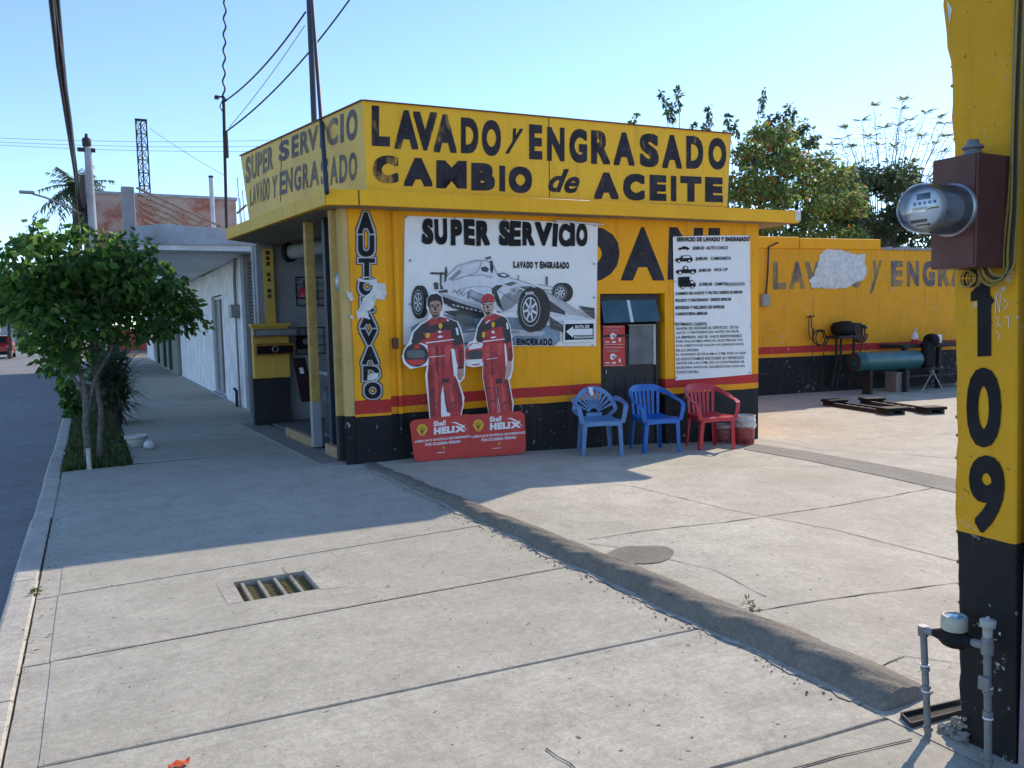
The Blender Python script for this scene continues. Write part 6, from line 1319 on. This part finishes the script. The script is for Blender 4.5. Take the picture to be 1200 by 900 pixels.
# pot and stone by the pit
p_ = on_z(160,523,0); o = empty('white_basin', p_, 'white enamel basin standing beside the planting pit', 'basin'); mb = MB(); mb.lathe([(.085,0),(.115,.07),(.13,.13),(.145,.135),(.145,.15),(.13,.15),(.11,.08),(.08,.02),(0,.02)], p_, 24); mb.build('bowl', M['whitep'], o); mb = MB(); mb.lathe([(.146,.105),(.146,.118)], p_, 24); mb.build('rim_band', M['greyw'], o)
p_ = on_z(175,526,0); mb = MB(); mb.lathe([(.03,0),(.065,.02),(.07,.06),(.05,.1),(.015,.115)], p_, 9); tag(mb.build('pale_stone', M['whitep']), 'pale lump of stone beside the white basin', 'stone')

def tree(nm, lab, base, clumps, mat, lsize, yb, stems, seed, group=None, tr=.16, bark='barkd', el=1.8):
    o = empty(nm, base, lab, 'tree', group); mb = MB()
    for k, s_ in enumerate(stems): limb(mb, [base+[.1*k,0,0]]+[on_y(px,py,yb+dy) for px,py,dy in s_], tr*(1-.12*k), .03, 8, .05, seed+k)
    mb.build('trunk', M[bark], o); mb = MB()
    for k, (px, py, dy, rx, rz_, n) in enumerate(clumps): leaf_cloud(mb, on_y(px,py,yb+dy), (rx,rx,rz_), n, lsize, .45, .35, el, 0, seed*10+k, .25)
    mb.build('crown', mat, o); return o
def gz(p): p = np.array(p); p[2] = -.36; return p
def rclumps(x0,x1,y0,y1,n,rx,nl,seed,edge=None):
    g = random.Random(seed); out = []
    while len(out) < n:
        px, py = g.uniform(x0,x1), g.uniform(y0,y1)
        if edge and not edge(px,py): continue
        r_ = rx*g.uniform(.5,1.2); out.append((px,py,g.uniform(-1.2,1.6),r_,r_*g.uniform(.6,.9),int(nl*r_/rx)))
    return out
# big orchard tree behind the rear wall with autumn-tinted leaves
yb = 17.0
tree('walnut_tree','tall spreading tree with green and orange leaves behind the rear wall',gz(on_y(905,440,yb)), rclumps(862,1006,150,288,110,.42,170,5,lambda x,y: y > 150+max(0,(x-940))*1.0-max(0,(885-x))*.2)+rclumps(700,870,170,250,16,.6,170,6), M['leafmix'], .15, yb, [[(900,330,0),(890,240,0),(880,170,.4)],[(915,320,.3),(935,230,.3),(950,190,.5)],[(895,340,-.3),(850,260,0),(800,190,.2)],[(905,330,0),(912,200,0),(905,155,.2)]], 21)
# its long shoots with hanging dark leaf clusters
o = empty('tall_shoots', on_y(880,250,16.6), 'bare upright shoots tipped with hanging dark leaf clusters above the sign', 'tree shoots'); o['category'] = 'branches'
ms, ml = MB(), MB()
for k, (px, py, bx, by, ang, n) in enumerate(((795,112,797,180,0,1.1),(780,122,786,182,.5,1.3),(788,130,790,182,0,.8),(742,143,740,175,-.4,.8),(831,132,834,180,.1,.9),(812,148,814,182,-.5,.7),(828,153,836,185,.6,.6),(893,117,886,150,-.3,1.0),(922,132,915,160,-.5,1.0),(926,143,918,165,-.35,1.5),(909,138,905,160,-.9,.8),(938,152,930,175,-1.0,1.0),(952,163,940,185,-1.1,1.3),(900,145,900,165,.2,.8),(853,142,858,170,.1,.8),(915,157,910,175,.2,.8),(862,150,866,175,.4,.6))):
    t, b = on_y(px,py,16.4), on_y(bx,by+55,16.6); limb(ms,[b,on_y(bx,by,16.5),t],.014,.007,5,.01,k)
    d = np.array([-math.sin(ang)*.89,0,math.cos(ang)]); 
    for j in range(int(5*n)+3):
        c = t+d*(-.28+.56*j/(5*n+2))*n; leaf_cloud(ml, c, (.055,.055,.06), 7, .15, .9, .1, 2.0, 0, 900+k*20+j, .1)
ms.build('stems', M['barkd'], o); ml.build('leaf_clusters', M['leafdark'], o)
# dense dark tree and feathery tree to its right
yb = 18.5
tree('dark_ash_tree','dense dark green tree right of the orange tinted tree',gz(on_y(1050,440,yb)), rclumps(975,1112,188,300,92,.46,170,9,lambda x,y: y > 190+abs(x-1040)*.22)+rclumps(1100,1240,210,300,22,.7,200,10), M['leafdark'], .17, yb, [[(1045,330,0),(1050,240,0)],[(1055,330,.2),(1080,250,.2)],[(1040,330,0),(1015,260,0)]], 31)
o = empty('feathery_tree', gz(on_y(1035,440,19.5)), 'airy tree with thin bare branches and feathery leaf sprays at the tips', 'tree'); ms, ml = MB(), MB(); g = random.Random(6); yb = 19.5
limb(ms,[gz(on_y(1040,440,yb)),on_y(1040,330,yb),on_y(1035,260,yb)],.14,.06,8,.04,2)
tips = [(1024,124),(1010,141),(1058,118),(1056,128),(1085,132),(1100,138),(1108,145),(1052,146),(1062,154),(990,150),(985,163),(1000,172),(975,170),(968,182),(1030,170),(1080,160),(1095,168),(1105,178),(1012,190),(1042,190),(1070,190),(1090,205),(996,200),(980,205),(1048,172),(1110,160),(1066,140),(1036,150),(1125,150),(1140,160),(1120,190),(1020,160)]
for k, (px, py) in enumerate(tips):
    t = on_y(px,py,yb+g.uniform(-.6,.6)); b = on_y(1035+(px-1035)*.45+g.uniform(-6,6), 265, yb); md = b*.5+t*.5+np.array([(t[0]-b[0])*-.12,0,.15]); limb(ms,[on_y(1037,300,yb),b,md,t],.028,.008,5,.015,k)
    for j in range(g.randint(13,18)):
        a = g.uniform(0,6.28); L_ = g.uniform(.25,.5); e_ = t+np.array([math.cos(a)*L_,math.sin(a)*L_,g.uniform(-.05,.12)])
        for q in range(8):
            c = t+(e_-t)*(.2+.1*q); s_ = np.array([-math.sin(a),math.cos(a),0])*.07*math.sin(math.pi*(.15+.1*q)); ml.add([c-s_,c+(e_-t)*.05,c+s_,c-(e_-t)*.05+[0,0,-.01]], [(0,1,2,3)])
    for j in range(4):
        c = t*(1-.18*j)+md*.18*j
        if j: leaf_cloud(ml, c, (.22,.22,.15), 14, .10, .2, .4, 3, 0, 1200+k*4+j, 0)
ms.build('trunk', M['bark'], o); ml.build('crown', M['leaflacy'], o)
# palm, far down the street
yP = 62; pb = on_y(88,330,yP); pt = on_y(88,218,yP); o = empty('palm_tree', gz(pb), 'distant fan palm with drooping fronds above the street tree', 'palm'); mb = MB(); limb(mb,[gz(pb),pt],.28,.22,10,.02,1); mb.build('trunk', M['barkd'], o); mb = MB(); g = random.Random(14)
for k in range(60):
    a = g.uniform(0,6.28); e_ = g.uniform(-.9,1.2); L_ = g.uniform(1.9,3.0); P = []; d = np.array([math.cos(a)*math.cos(e_),math.sin(a)*math.cos(e_),math.sin(e_)])
    for t in np.linspace(0,1,6): P.append(pt+d*L_*t-np.array([0,0,1])*.75*t*t)
    s_ = unit(np.cross(d,[0,0,1.02]))
    for i in range(5):
        for sg in (-1,1):
            for r_ in (.2,.6): c = P[i]+(P[i+1]-P[i])*r_; mb.add([c,c+s_*sg*.55*(1-.12*i)+(P[i+1]-P[i])*.6-np.array([0,0,.15+.2*g.random()]),c+(P[i+1]-P[i])*.35], [(0,1,2)])
mb.build('fronds', M['leafdark'], o)
for k, (px, py, yq, rx, lab) in enumerate(((10,352,58,2.0,'distant round green tree across the street at the picture edge'),(-40,340,70,3.0,'larger distant tree further left across the street'))):
    tree('distant_tree', lab, np.array([*on_y(px,py+40,yq)[:2],-.13]), [(px+g.uniform(-14,14),py+g.uniform(-16,14),g.uniform(-1,1),rx*.7,rx*.6,260) for _ in range(9)], M['leaf'], .38, yq, [[(px,py,0)]], 50+k, 'trees across the street', .14)

# ------------------------------------------------------------------ street houses on the left
def wallbox(mb, x0, x1, y0, y1, z0, z1, openings):      # street face at x0 with real openings
    ys = sorted({y0,y1,*[v for o_ in openings for v in o_[:2]]}); zs = sorted({z0,z1,*[v for o_ in openings for v in o_[2:]]})
    for i in range(len(ys)-1):
        for j in range(len(zs)-1):
            cy, cz = (ys[i]+ys[i+1])/2, (zs[j]+zs[j+1])/2
            if any(a < cy < b and c < cz < d for a,b,c,d in openings): continue
            mb.add([(x0,ys[i],zs[j]),(x0,ys[i+1],zs[j]),(x0,ys[i+1],zs[j+1]),(x0,ys[i],zs[j+1])], [(3,2,1,0)])
    for a,b,c,d in openings:
        for q in ([(x0,a,c),(x0+.18,a,c),(x0+.18,a,d),(x0,a,d)],[(x0,b,c),(x0,b,d),(x0+.18,b,d),(x0+.18,b,c)],[(x0,a,d),(x0+.18,a,d),(x0+.18,b,d),(x0,b,d)],[(x0,a,c),(x0,b,c),(x0+.18,b,c),(x0+.18,a,c)]): mb.add(q, [(0,1,2,3)])
    mb.add([(x0,y0,z0),(x1,y0,z0),(x1,y0,z1),(x0,y0,z1)], [(0,1,2,3)]); mb.add([(x0,y1,z0),(x1,y1,z0),(x1,y1,z1),(x0,y1,z1)], [(3,2,1,0)]); mb.add([(x1,y0,z0),(x1,y1,z0),(x1,y1,z1),(x1,y0,z1)], [(0,1,2,3)]); mb.add([(x0,y0,z1),(x1,y0,z1),(x1,y1,z1),(x0,y1,z1)], [(0,1,2,3)])
XW = 2.56
wh = empty('white_house', (5,20,0), 'whitewashed house with a deep pale blue concrete canopy over the pavement', 'house')
mb = MB(); d0, d1 = on_x(262,400,XW)[1], on_x(250,400,XW)[1]
wallbox(mb, XW, 9, 15.55, 28.2, -.1, 2.86, [(d0,d1,.06,2.28)]); mb.build('wall', M['white'], wh)
mb = MB(); mb.box(XW+.10,XW+.16,d0,d1,.06,2.28); dr = mb.build('door', M['greyw'], wh)
mb = MB()
for a in (d0+.02,(d0+d1)/2-.02,d1-.06): mb.box(XW+.06,XW+.099,a,a+.05,.07,2.26)
mb.box(XW+.06,XW+.099,d0+.071,d1-.061,2.2,2.26); mb.build('frame', M['steel'], dr); mb = MB(); mb.box(XW+.085,XW+.0985,d0+.08,(d0+d1)/2-.03,.3,2.18); mb.build('door_glass', M['darkglass'], dr)
mb = MB(); mb.box(XW-.05,XW-.003,d0-.1,d1+.1,.0,.055); mb.build('door_sill', M['greyw'], wh)
mb = MB(); mb.box(2.62,2.74,13.47,15.54,-.1,2.86); mb.build('bay_back', M['greyw'], wh)
mb = MB()
for k in range(44): z = .02+k*.062; mb.tube([(2.6,13.9,z+.03),(2.6,15.2,z+.03)], .032, 6)
mb.build('roller_shutter', M['shutter'], wh)
mb = MB(); mb.box(2.50,2.64,13.5,13.88,-.05,2.86); mb.box(2.50,2.64,15.22,15.545,-.05,2.86); mb.build('shutter_jamb', M['greyw'], wh)
cx0 = on_y(161,285,14.6)[0]
mb = MB(); mb.box(cx0,9,14.55,28.4,2.87,3.05); mb.build('canopy_slab', M['white'], wh)
mb = MB(); mb.prism([(cx0-.02,2.95),(2.75,2.98),(9,2.98),(9,3.28),(2.7,3.22),(cx0+.4,3.29),(cx0-.02,3.24)], Frame((0,14.545,0),(1,0,0),(0,0,1)), -.15, .03); mb.box(cx0-.03,cx0+.08,14.75,28.4,3.052,3.26); mb.build('canopy_upstand', M['bluew'], wh)
mb = MB(); c0, c1 = on_y(143,250,14.95)[0], on_y(158,250,14.95)[0]; zt = on_y(150,221,14.95)[2]; mb.cbox(c0,c1,14.72,14.95,3.27 if False else 2.6,zt,.01); mb.box(c0,cx0+.1,14.73,14.94,2.88,3.04); mb.build('concrete_stub', M['greyw'], wh)
mb = MB(); e0 = on_x(268,380,XW-.05); mb.cbox(XW-.16,XW-.003,16.2,16.55,1.75,2.0,.01); mb.tube([(XW-.05,16.35,2.0),(XW-.05,16.35,2.5),(XW-.06,16.1,2.86)], .03, 8); mb.tube([(XW-.05,16.38,1.75),(XW-.05,16.38,.35),(XW-.05,16.38,.0)], .02, 8); mb.build('meter_conduit', M['pvc'], wh)
mb = MB(); mb.tube([(XW-.09,16.5,.0),(XW-.09,16.5,.32),(XW-.09,16.75,.34)], .03, 8); mb.build('tap_pipe', M['iron'], wh)
mb = MB(); mb.tube([on_x(264,308,XW-.01),on_x(240,322,XW-.01),on_x(215,330,XW-.01)], .012, 5); mb.build('wall_wire', M['iron'], wh)
# rods leaning on the canopy, by the stub
o = empty('stacked_rods', on_y(200,262,16), 'loose diagonal steel rods leaning on the canopy roof', 'rods'); mb = MB()
for k in range(6):
    y_ = 220+k*7.5; a = on_y(160+k*1.5,y_,15.6+.1*k); b = on_y(160+k*1.5+(265-y_)/.46,265,16.4); b[2] = max(b[2], 3.09); mb.tube([a,b], .02, 6)
mb.build('rods', M['bark'], o)
# weathered red and white parapet wall further along, on a projecting upper floor
yH = 29.0; h0, h1 = on_y(112,250,yH)[0], on_y(277,250,yH)[0]; hz = on_y(195,231,yH)[2]
def mural():
    t = NT('peeling_red_paint'); s_ = t.sep(); n1 = t.noise(1.1, 6, .7); n2 = t.noise(.8, 5, .7, w=5, stretch=(1,1,.6)); n3 = t.noise(5, 5, .7, w=9)
    c = t.mix(t.ramp(n1, .46, .60), (.38,.28,.24), (.30,.095,.055)); c = t.mix(t.ramp(n2, .58, .64), c, (.42,.36,.33)); c = t.mix(t.math('MULTIPLY', t.ramp(n3, .5, .7), .5), c, (.20,.12,.09)); t.bump(n3, .3, .02); return t.fin(c, .85)
uh = empty('corner_shop', (4,33,0), 'shop with peeling red and white painted upper wall and green doors', 'shop')
mb = MB(); mb.box(h0,h1,yH,yH+10,3.0,hz); mb.build('upper_wall', mural(), uh)
mb = MB(); mb.box(h0-.05,h1+.05,yH-.05,yH+10.05,hz+.003,hz+.09); mb.build('coping', M['greyw'], uh)
mb = MB(); mb.box(h0-.05,h1+.05,yH-.06,yH+10.02,2.86,2.997); mb.build('floor_slab', M['bare'], uh)
mb = MB(); ops = [(30.3,31.8,.1,2.35),(32.7,34.4,.1,2.35),(36,37.6,.1,2.35)]; wallbox(mb, 2.45, 9, 28.25, 39, -.1, 2.855, ops); mb.build('wall', plain('shaded_plaster', (.24,.225,.20), .85, scale=2, bump=.3, dirt=(.3,.27,.23)), uh)  # wall colour darkened to grey, with the shopfront's shade painted in
gd_ = plain('green_shutter', (.012,.055,.042), .5, scale=4, bump=.1)
for a,b,c,d in ops:
    mb = MB(); mb.box(2.52,2.58,a,b,c,d); dd = mb.build('door', gd_, uh); mb = MB(); mb.box(2.36,2.519,a-.0,a+.12,c,d); mb.build('door_leaf', gd_, dd)
ws = empty('pale_shop', (4,43,0), 'long pale shop front at the far end of the pavement', 'shop'); mb = MB(); ops = [(40.5,42,.1,2.3),(44,45.2,.9,2.1)]; wallbox(mb, 2.6, 9, 39.1, 47, -.1, 3.0, ops); mb.build('wall', M['white'], ws)
for k, (a,b,c,d) in enumerate(ops): mb = MB(); mb.box(2.68,2.74,a,b,c,d); mb.build('door' if k == 0 else 'window', M['darkglass'], ws)
mb = MB(); mb.box(2.4,9.1,39.08,47.1,3.003,3.15); mb.build('roof_slab', M['greyw'], ws)
mb = MB(); a, b = on_y(143,395,66), on_y(178,395,66); zt = on_y(160,388,66)[2]; mb.cbox(a[0]-1,b[0]+6,66,66.3,-.1,zt+.2,.02); rwl = mb.build('gate_wall', plain('red_painted_wall', (.40,.05,.045), .7, scale=.8, bump=.1, dirt=(.3,.13,.1))); tag(rwl, 'red painted wall across the side street beyond the shops', 'wall')
mb = MB(); mb.cbox(4.0,16,70,78,-.1,4.5,.03); bb = mb.build('house_body', M['white']); tag(bb, 'plain pale house behind the red wall', 'house')
# lattice mast, poles, wires
yA = 60; o = empty('lattice_mast', gz(on_y(168,300,yA)), 'slender steel lattice radio mast far behind the roofs', 'mast'); a0, a1 = on_y(162.3,200,yA)[0], on_y(174.7,200,yA)[0]; zt, zb = on_y(168,141,yA)[2], 2.5; mb = MB()
cs = [(a0,yA),(a1,yA),((a0+a1)/2,yA+(a1-a0)*.87)]
for x, y in cs: mb.tube([(x,y,zb),(x,y,zt)], .05, 6)
mb.build('uprights', M['iron'], o); mb = MB(); n = 17
for k in range(n):
    z0_, z1_ = zt-(k+1)*.86, zt-k*.86
    for i in range(3):
        p_, q_ = cs[i], cs[(i+1)%3]; mb.tube([(*p_,z0_),(*q_,z1_)], .022, 4); mb.tube([(*q_,z0_),(*p_,z1_)], .022, 4); mb.tube([(*p_,z1_),(*q_,z1_)], .026, 4)
mb.build('lattice', M['iron'], o); mb = MB(); mb.box(a0-.05,a1+.05,yA-.05,yA+.1,zt-.05,zt+.08); mb.build('top_frame', M['iron'], o)
yQ = 27.5; o = empty('utility_pole', np.array([*on_y(104,300,yQ)[:2],-.13]), 'grey concrete utility pole beyond the street tree', 'pole'); pt = on_y(102.5,168,yQ); mb = MB(); pb = np.array([pt[0],yQ,-.13]); mb.tube([pb,pt], [.15,.10], 12); mb.build('shaft', M['greyw'], o); mb = MB(); mb.lathe([(.10,0),(.13,.06),(.13,.24),(.05,.30),(.04,.4)], pt-[.02,0,.12], 10); mb.cbox(pt[0]-.28,pt[0]+.2,yQ-.06,yQ+.06,pt[2]-.25,pt[2]-.14,.01); mb.build('insulator_head', M['iron'], o)
o = empty('wooden_pole', np.array([*on_y(96,300,31)[:2],-.13]), 'slim dark wooden pole beside the concrete one', 'pole'); mb = MB(); p2 = on_y(97,205,31); mb.tube([(p2[0],31,-.13),p2], [.13,.09], 10); mb.build('shaft', M['barkd'], o)
o = empty('street_lamp', on_y(86,246,31), 'thin street lamp arm reaching over the road', 'street lamp'); mb = MB(); mb.tube([on_y(95,250,31),on_y(80,243,31),on_y(55,232,31),on_y(38,227,31)], .035, 8); mb.build('arm', M['steel'], o); mb = MB(); e_ = on_y(34,226,31); mb.cbox(e_[0]-.28,e_[0]+.16,30.9,31.1,e_[2]-.03,e_[2]+.06,.02); mb.build('lamp_head', M['greyw'], o)
o = empty('cable_bundle', on_z(75,90,5.6), 'thick bundle of black overhead cables running along the street', 'cables'); mb = MB(); g = random.Random(2)
base_pts = [on_z(54,-70,5.75)]+[on_z(x,y,5.6) for x,y in ((62,0),(72,75),(80,140),(87,195),(93,240),(97,268))]+[np.array([on_y(100,300,40)[0]-.2,42,5.4])]
for k in range(7):
    dx, dz = g.uniform(-.03,.03), g.uniform(-.05,.04); P = [p_+np.array([dx+.02*math.sin(i*1.7+k),0,dz+.02*math.cos(i*2.1+k)]) for i, p_ in enumerate(base_pts)]
    Q = []
    for i in range(len(P)-1): Q += [P[i]*(1-t)+P[i+1]*t for t in (0,.25,.5,.75)]
    mb.tube(Q+[P[-1]], .03 if k < 5 else .014, 6)
mb.build('strands', M['cable'], o)
def wire(lab, pts, r_, mat='cablegrey', sag=.0, nm='overhead_wire', n=24, wob=0):
    a, b = [np.array(p) for p in pts]; L_ = np.linalg.norm(a-b); mb = MB(); mb.tube([a+(b-a)*t-np.array([0,0,1])*sag*4*t*(1-t)+np.array([wob*math.sin(t*50),0,0]) for t in np.linspace(0,1,n)], r_, 5); tag(mb.build(nm, M[mat]), lab, 'wire')
yM = 15.2; mt = on_y(262,117,yM); mbp = on_y(265,266,yM); o = empty('roof_mast', mbp, 'thin dark pipe mast with a small antenna on the canopy roof', 'mast'); mb = MB(); mb.tube([(mbp[0],yM,3.05),(mt[0],yM,mt[2])], .027, 8); mb.build('pipe', M['iron'], o)
mb = MB(); mb.tube([mt+[-.11,0,.03],mt+[.0,0,.06],mt+[.05,0,-.02]], .018, 6); mb.tube([mt+[-.02,0,-.02],mt+[-.07,0,-.12],mt+[-.03,0,-.2]], .01, 5); mb.cbox(mt[0]-.15,mt[0]-.08,yM-.04,yM+.04,mt[2]+.0,mt[2]+.06,.008); mb.build('antenna_head', M['iron'], o)
mb = MB(); c = on_y(263,178,yM); c[0] = mt[0]; mb.tube([c+[0,0,-.1],c+[0,0,.35]], .045, 8); mb.build('clamp', M['iron'], o)
wire('twisted dark cable hanging down to the tip of the thin mast', (on_y(264,-30,yM-.3), mt), .016, 'cable', 0, wob=.02, n=70)
wire('dark rope from the thin mast up to the roof pole', (mt+[.02,0,-.02], on_y(358,14,12)), .014, 'cable', .12); wire('faint thin line from the mast clamp up to the roof pole', (on_y(268,150,yM), on_y(357,30,12)), .006, 'cablegrey', .05)
wire('dark cable from the mast clamp passing up behind the roof pole', (on_y(264,155,yM), on_y(415,-8,13)), .014, 'cable', .18)
for k, (y0_, y1_) in enumerate(((159,164),(163,171),(166,177))): wire(('top','middle','lowest')[k]+' of three faint power lines crossing the far sky', (on_y(-80,y0_-1,75), on_y(330,y1_,70)), .016, 'cablegrey', .3)
wire('faint guy wire slanting from the lattice mast', (on_y(175,150,60), on_y(262,205,50)), .014, 'cablegrey', .1)
o = empty('roof_pipe', on_y(247,235,22), 'short grey vent pipe standing on the far roof', 'pipe'); mb = MB(); a = on_y(247,206,22); mb.tube([(a[0],22,3.05),a], .055, 10); mb.build('pipe', M['bluew'], o); mb = MB(); mb.lathe([(.06,-.05),(.06,0)], a, 10); mb.build('cap', M['iron'], o)
o = empty('rebar_ends', on_y(285,245,16.5), 'thin bare reinforcing bars sticking up beside the sign', 'rebar'); mb = MB()
for px, py in ((278,208),(284,223),(281,232)): a = on_y(px,py,16.6); mb.tube([(a[0]+.03,16.6,3.05),a], .008, 5)
mb.tube([on_y(278,250,16.4),on_y(289,240,16.2)], .02, 6); mb.build('bars', M['rust'], o)
# ------------------------------------------------------------------ vehicles far along the road
def vehicle(nm, lab, loc, prof, width, body, wheels, wr, glassp, extra=None, rz=0):
    o = empty(nm, loc, lab, nm.split('_')[-1]); x, y, z = loc; VF = Frame((x,y,z),(0,1,0),(0,0,1))   # profile lies along the street: a forwards, b up, n = +X
    mb = MB(); mb.prism(prof, VF, -width/2, width/2); mb.build('body', body, o, bevel=.06)
    for (wa) in wheels:
        for s in (-1,1):
            mb = MB(); mb.lathe([(wr*.6,-.1),(wr,-.09),(wr,.09),(wr*.6,.1)], VF.pt(wa,wr,s*(width/2-.06)), 20, axis=(1,0,0)); wh_ = mb.build('wheel', M['blackp'], o); mb = MB(); mb.lathe([(wr*.55,-.102),(wr*.55,.102)], VF.pt(wa,wr,s*(width/2-.06)), 16, axis=(1,0,0)); mb.build('rim', M['steel'], wh_)
    for q in glassp:
        mb = MB(); mb.add([np.array((x,y,z))+np.array(p) for p in q], [(0,1,2,3)]); mb.build('window', M['darkglass'], o)
    return o
carp = on_z(2,414,-.13); cx_, cy_ = carp[0]-.55, 58.0; cx_ = on_y(12,405,58)[0]-.85
car_ = vehicle('red_car','red hatchback driving away at the left picture edge',(cx_,58,-.13),[(0,.25),(0,.75),(.1,.95),(.5,1.4),(2.4,1.42),(3.2,.98),(4.1,.85),(4.15,.3)],1.66,plain('red_car_paint',(.40,.012,.018),.25,bump=0),(.75,3.3),.3,
    [[(-.68,.09,.96),(.68,.09,.96),(.6,.44,1.36),(-.6,.44,1.36)],[(.838,.6,.98),(.838,2.3,.98),(.838,2.2,1.34),(.838,.75,1.34)],[(-.838,.6,.98),(-.838,2.3,.98),(-.838,2.2,1.34),(-.838,.75,1.34)]])
for s in (-1,1):
    mb = MB(); mb.box(cx_+s*.7-.1,cx_+s*.7+.1,57.93,58.05,.52,.72); mb.build('tail_light', M['redchair'], car_)
mb = MB(); mb.cbox(cx_-.80,cx_+.80,57.92,58.1,.12,.32,.02); mb.build('bumper', M['blackp'], car_)
tx = on_y(18.5,395,84)[0]; tz = -.13
tr_ = vehicle('grey_truck','grey box truck standing far down the road seen from behind',(tx,84,tz),[(0,.55),(0,2.75),(3.9,2.75),(3.95,2.2),(5.2,2.1),(5.6,1.4),(5.7,.5)],2.3,plain('grey_box_paint',(.33,.36,.40),.5,bump=.05),(.9,4.6),.42,[[(-.95,5.3,1.45),(.95,5.3,1.45),(.95,5.2,2.0),(-.95,5.2,2.0)]])
mb = MB(); mb.cbox(tx-1.1,tx+1.1,83.9,84.1,tz+.42,tz+.62,.02); mb.build('bumper', M['blackp'], tr_); mb = MB(); mb.box(tx-1.16,tx+1.16,83.98,85,tz+.3,tz+.55); mb.build('chassis', M['blackp'], tr_)
for s in (-1,1):
    mb = MB(); mb.box(tx+s*.95-.12,tx+s*.95+.12,83.88,83.899,tz+.65,tz+.8); mb.build('tail_light', M['redchair'], tr_)
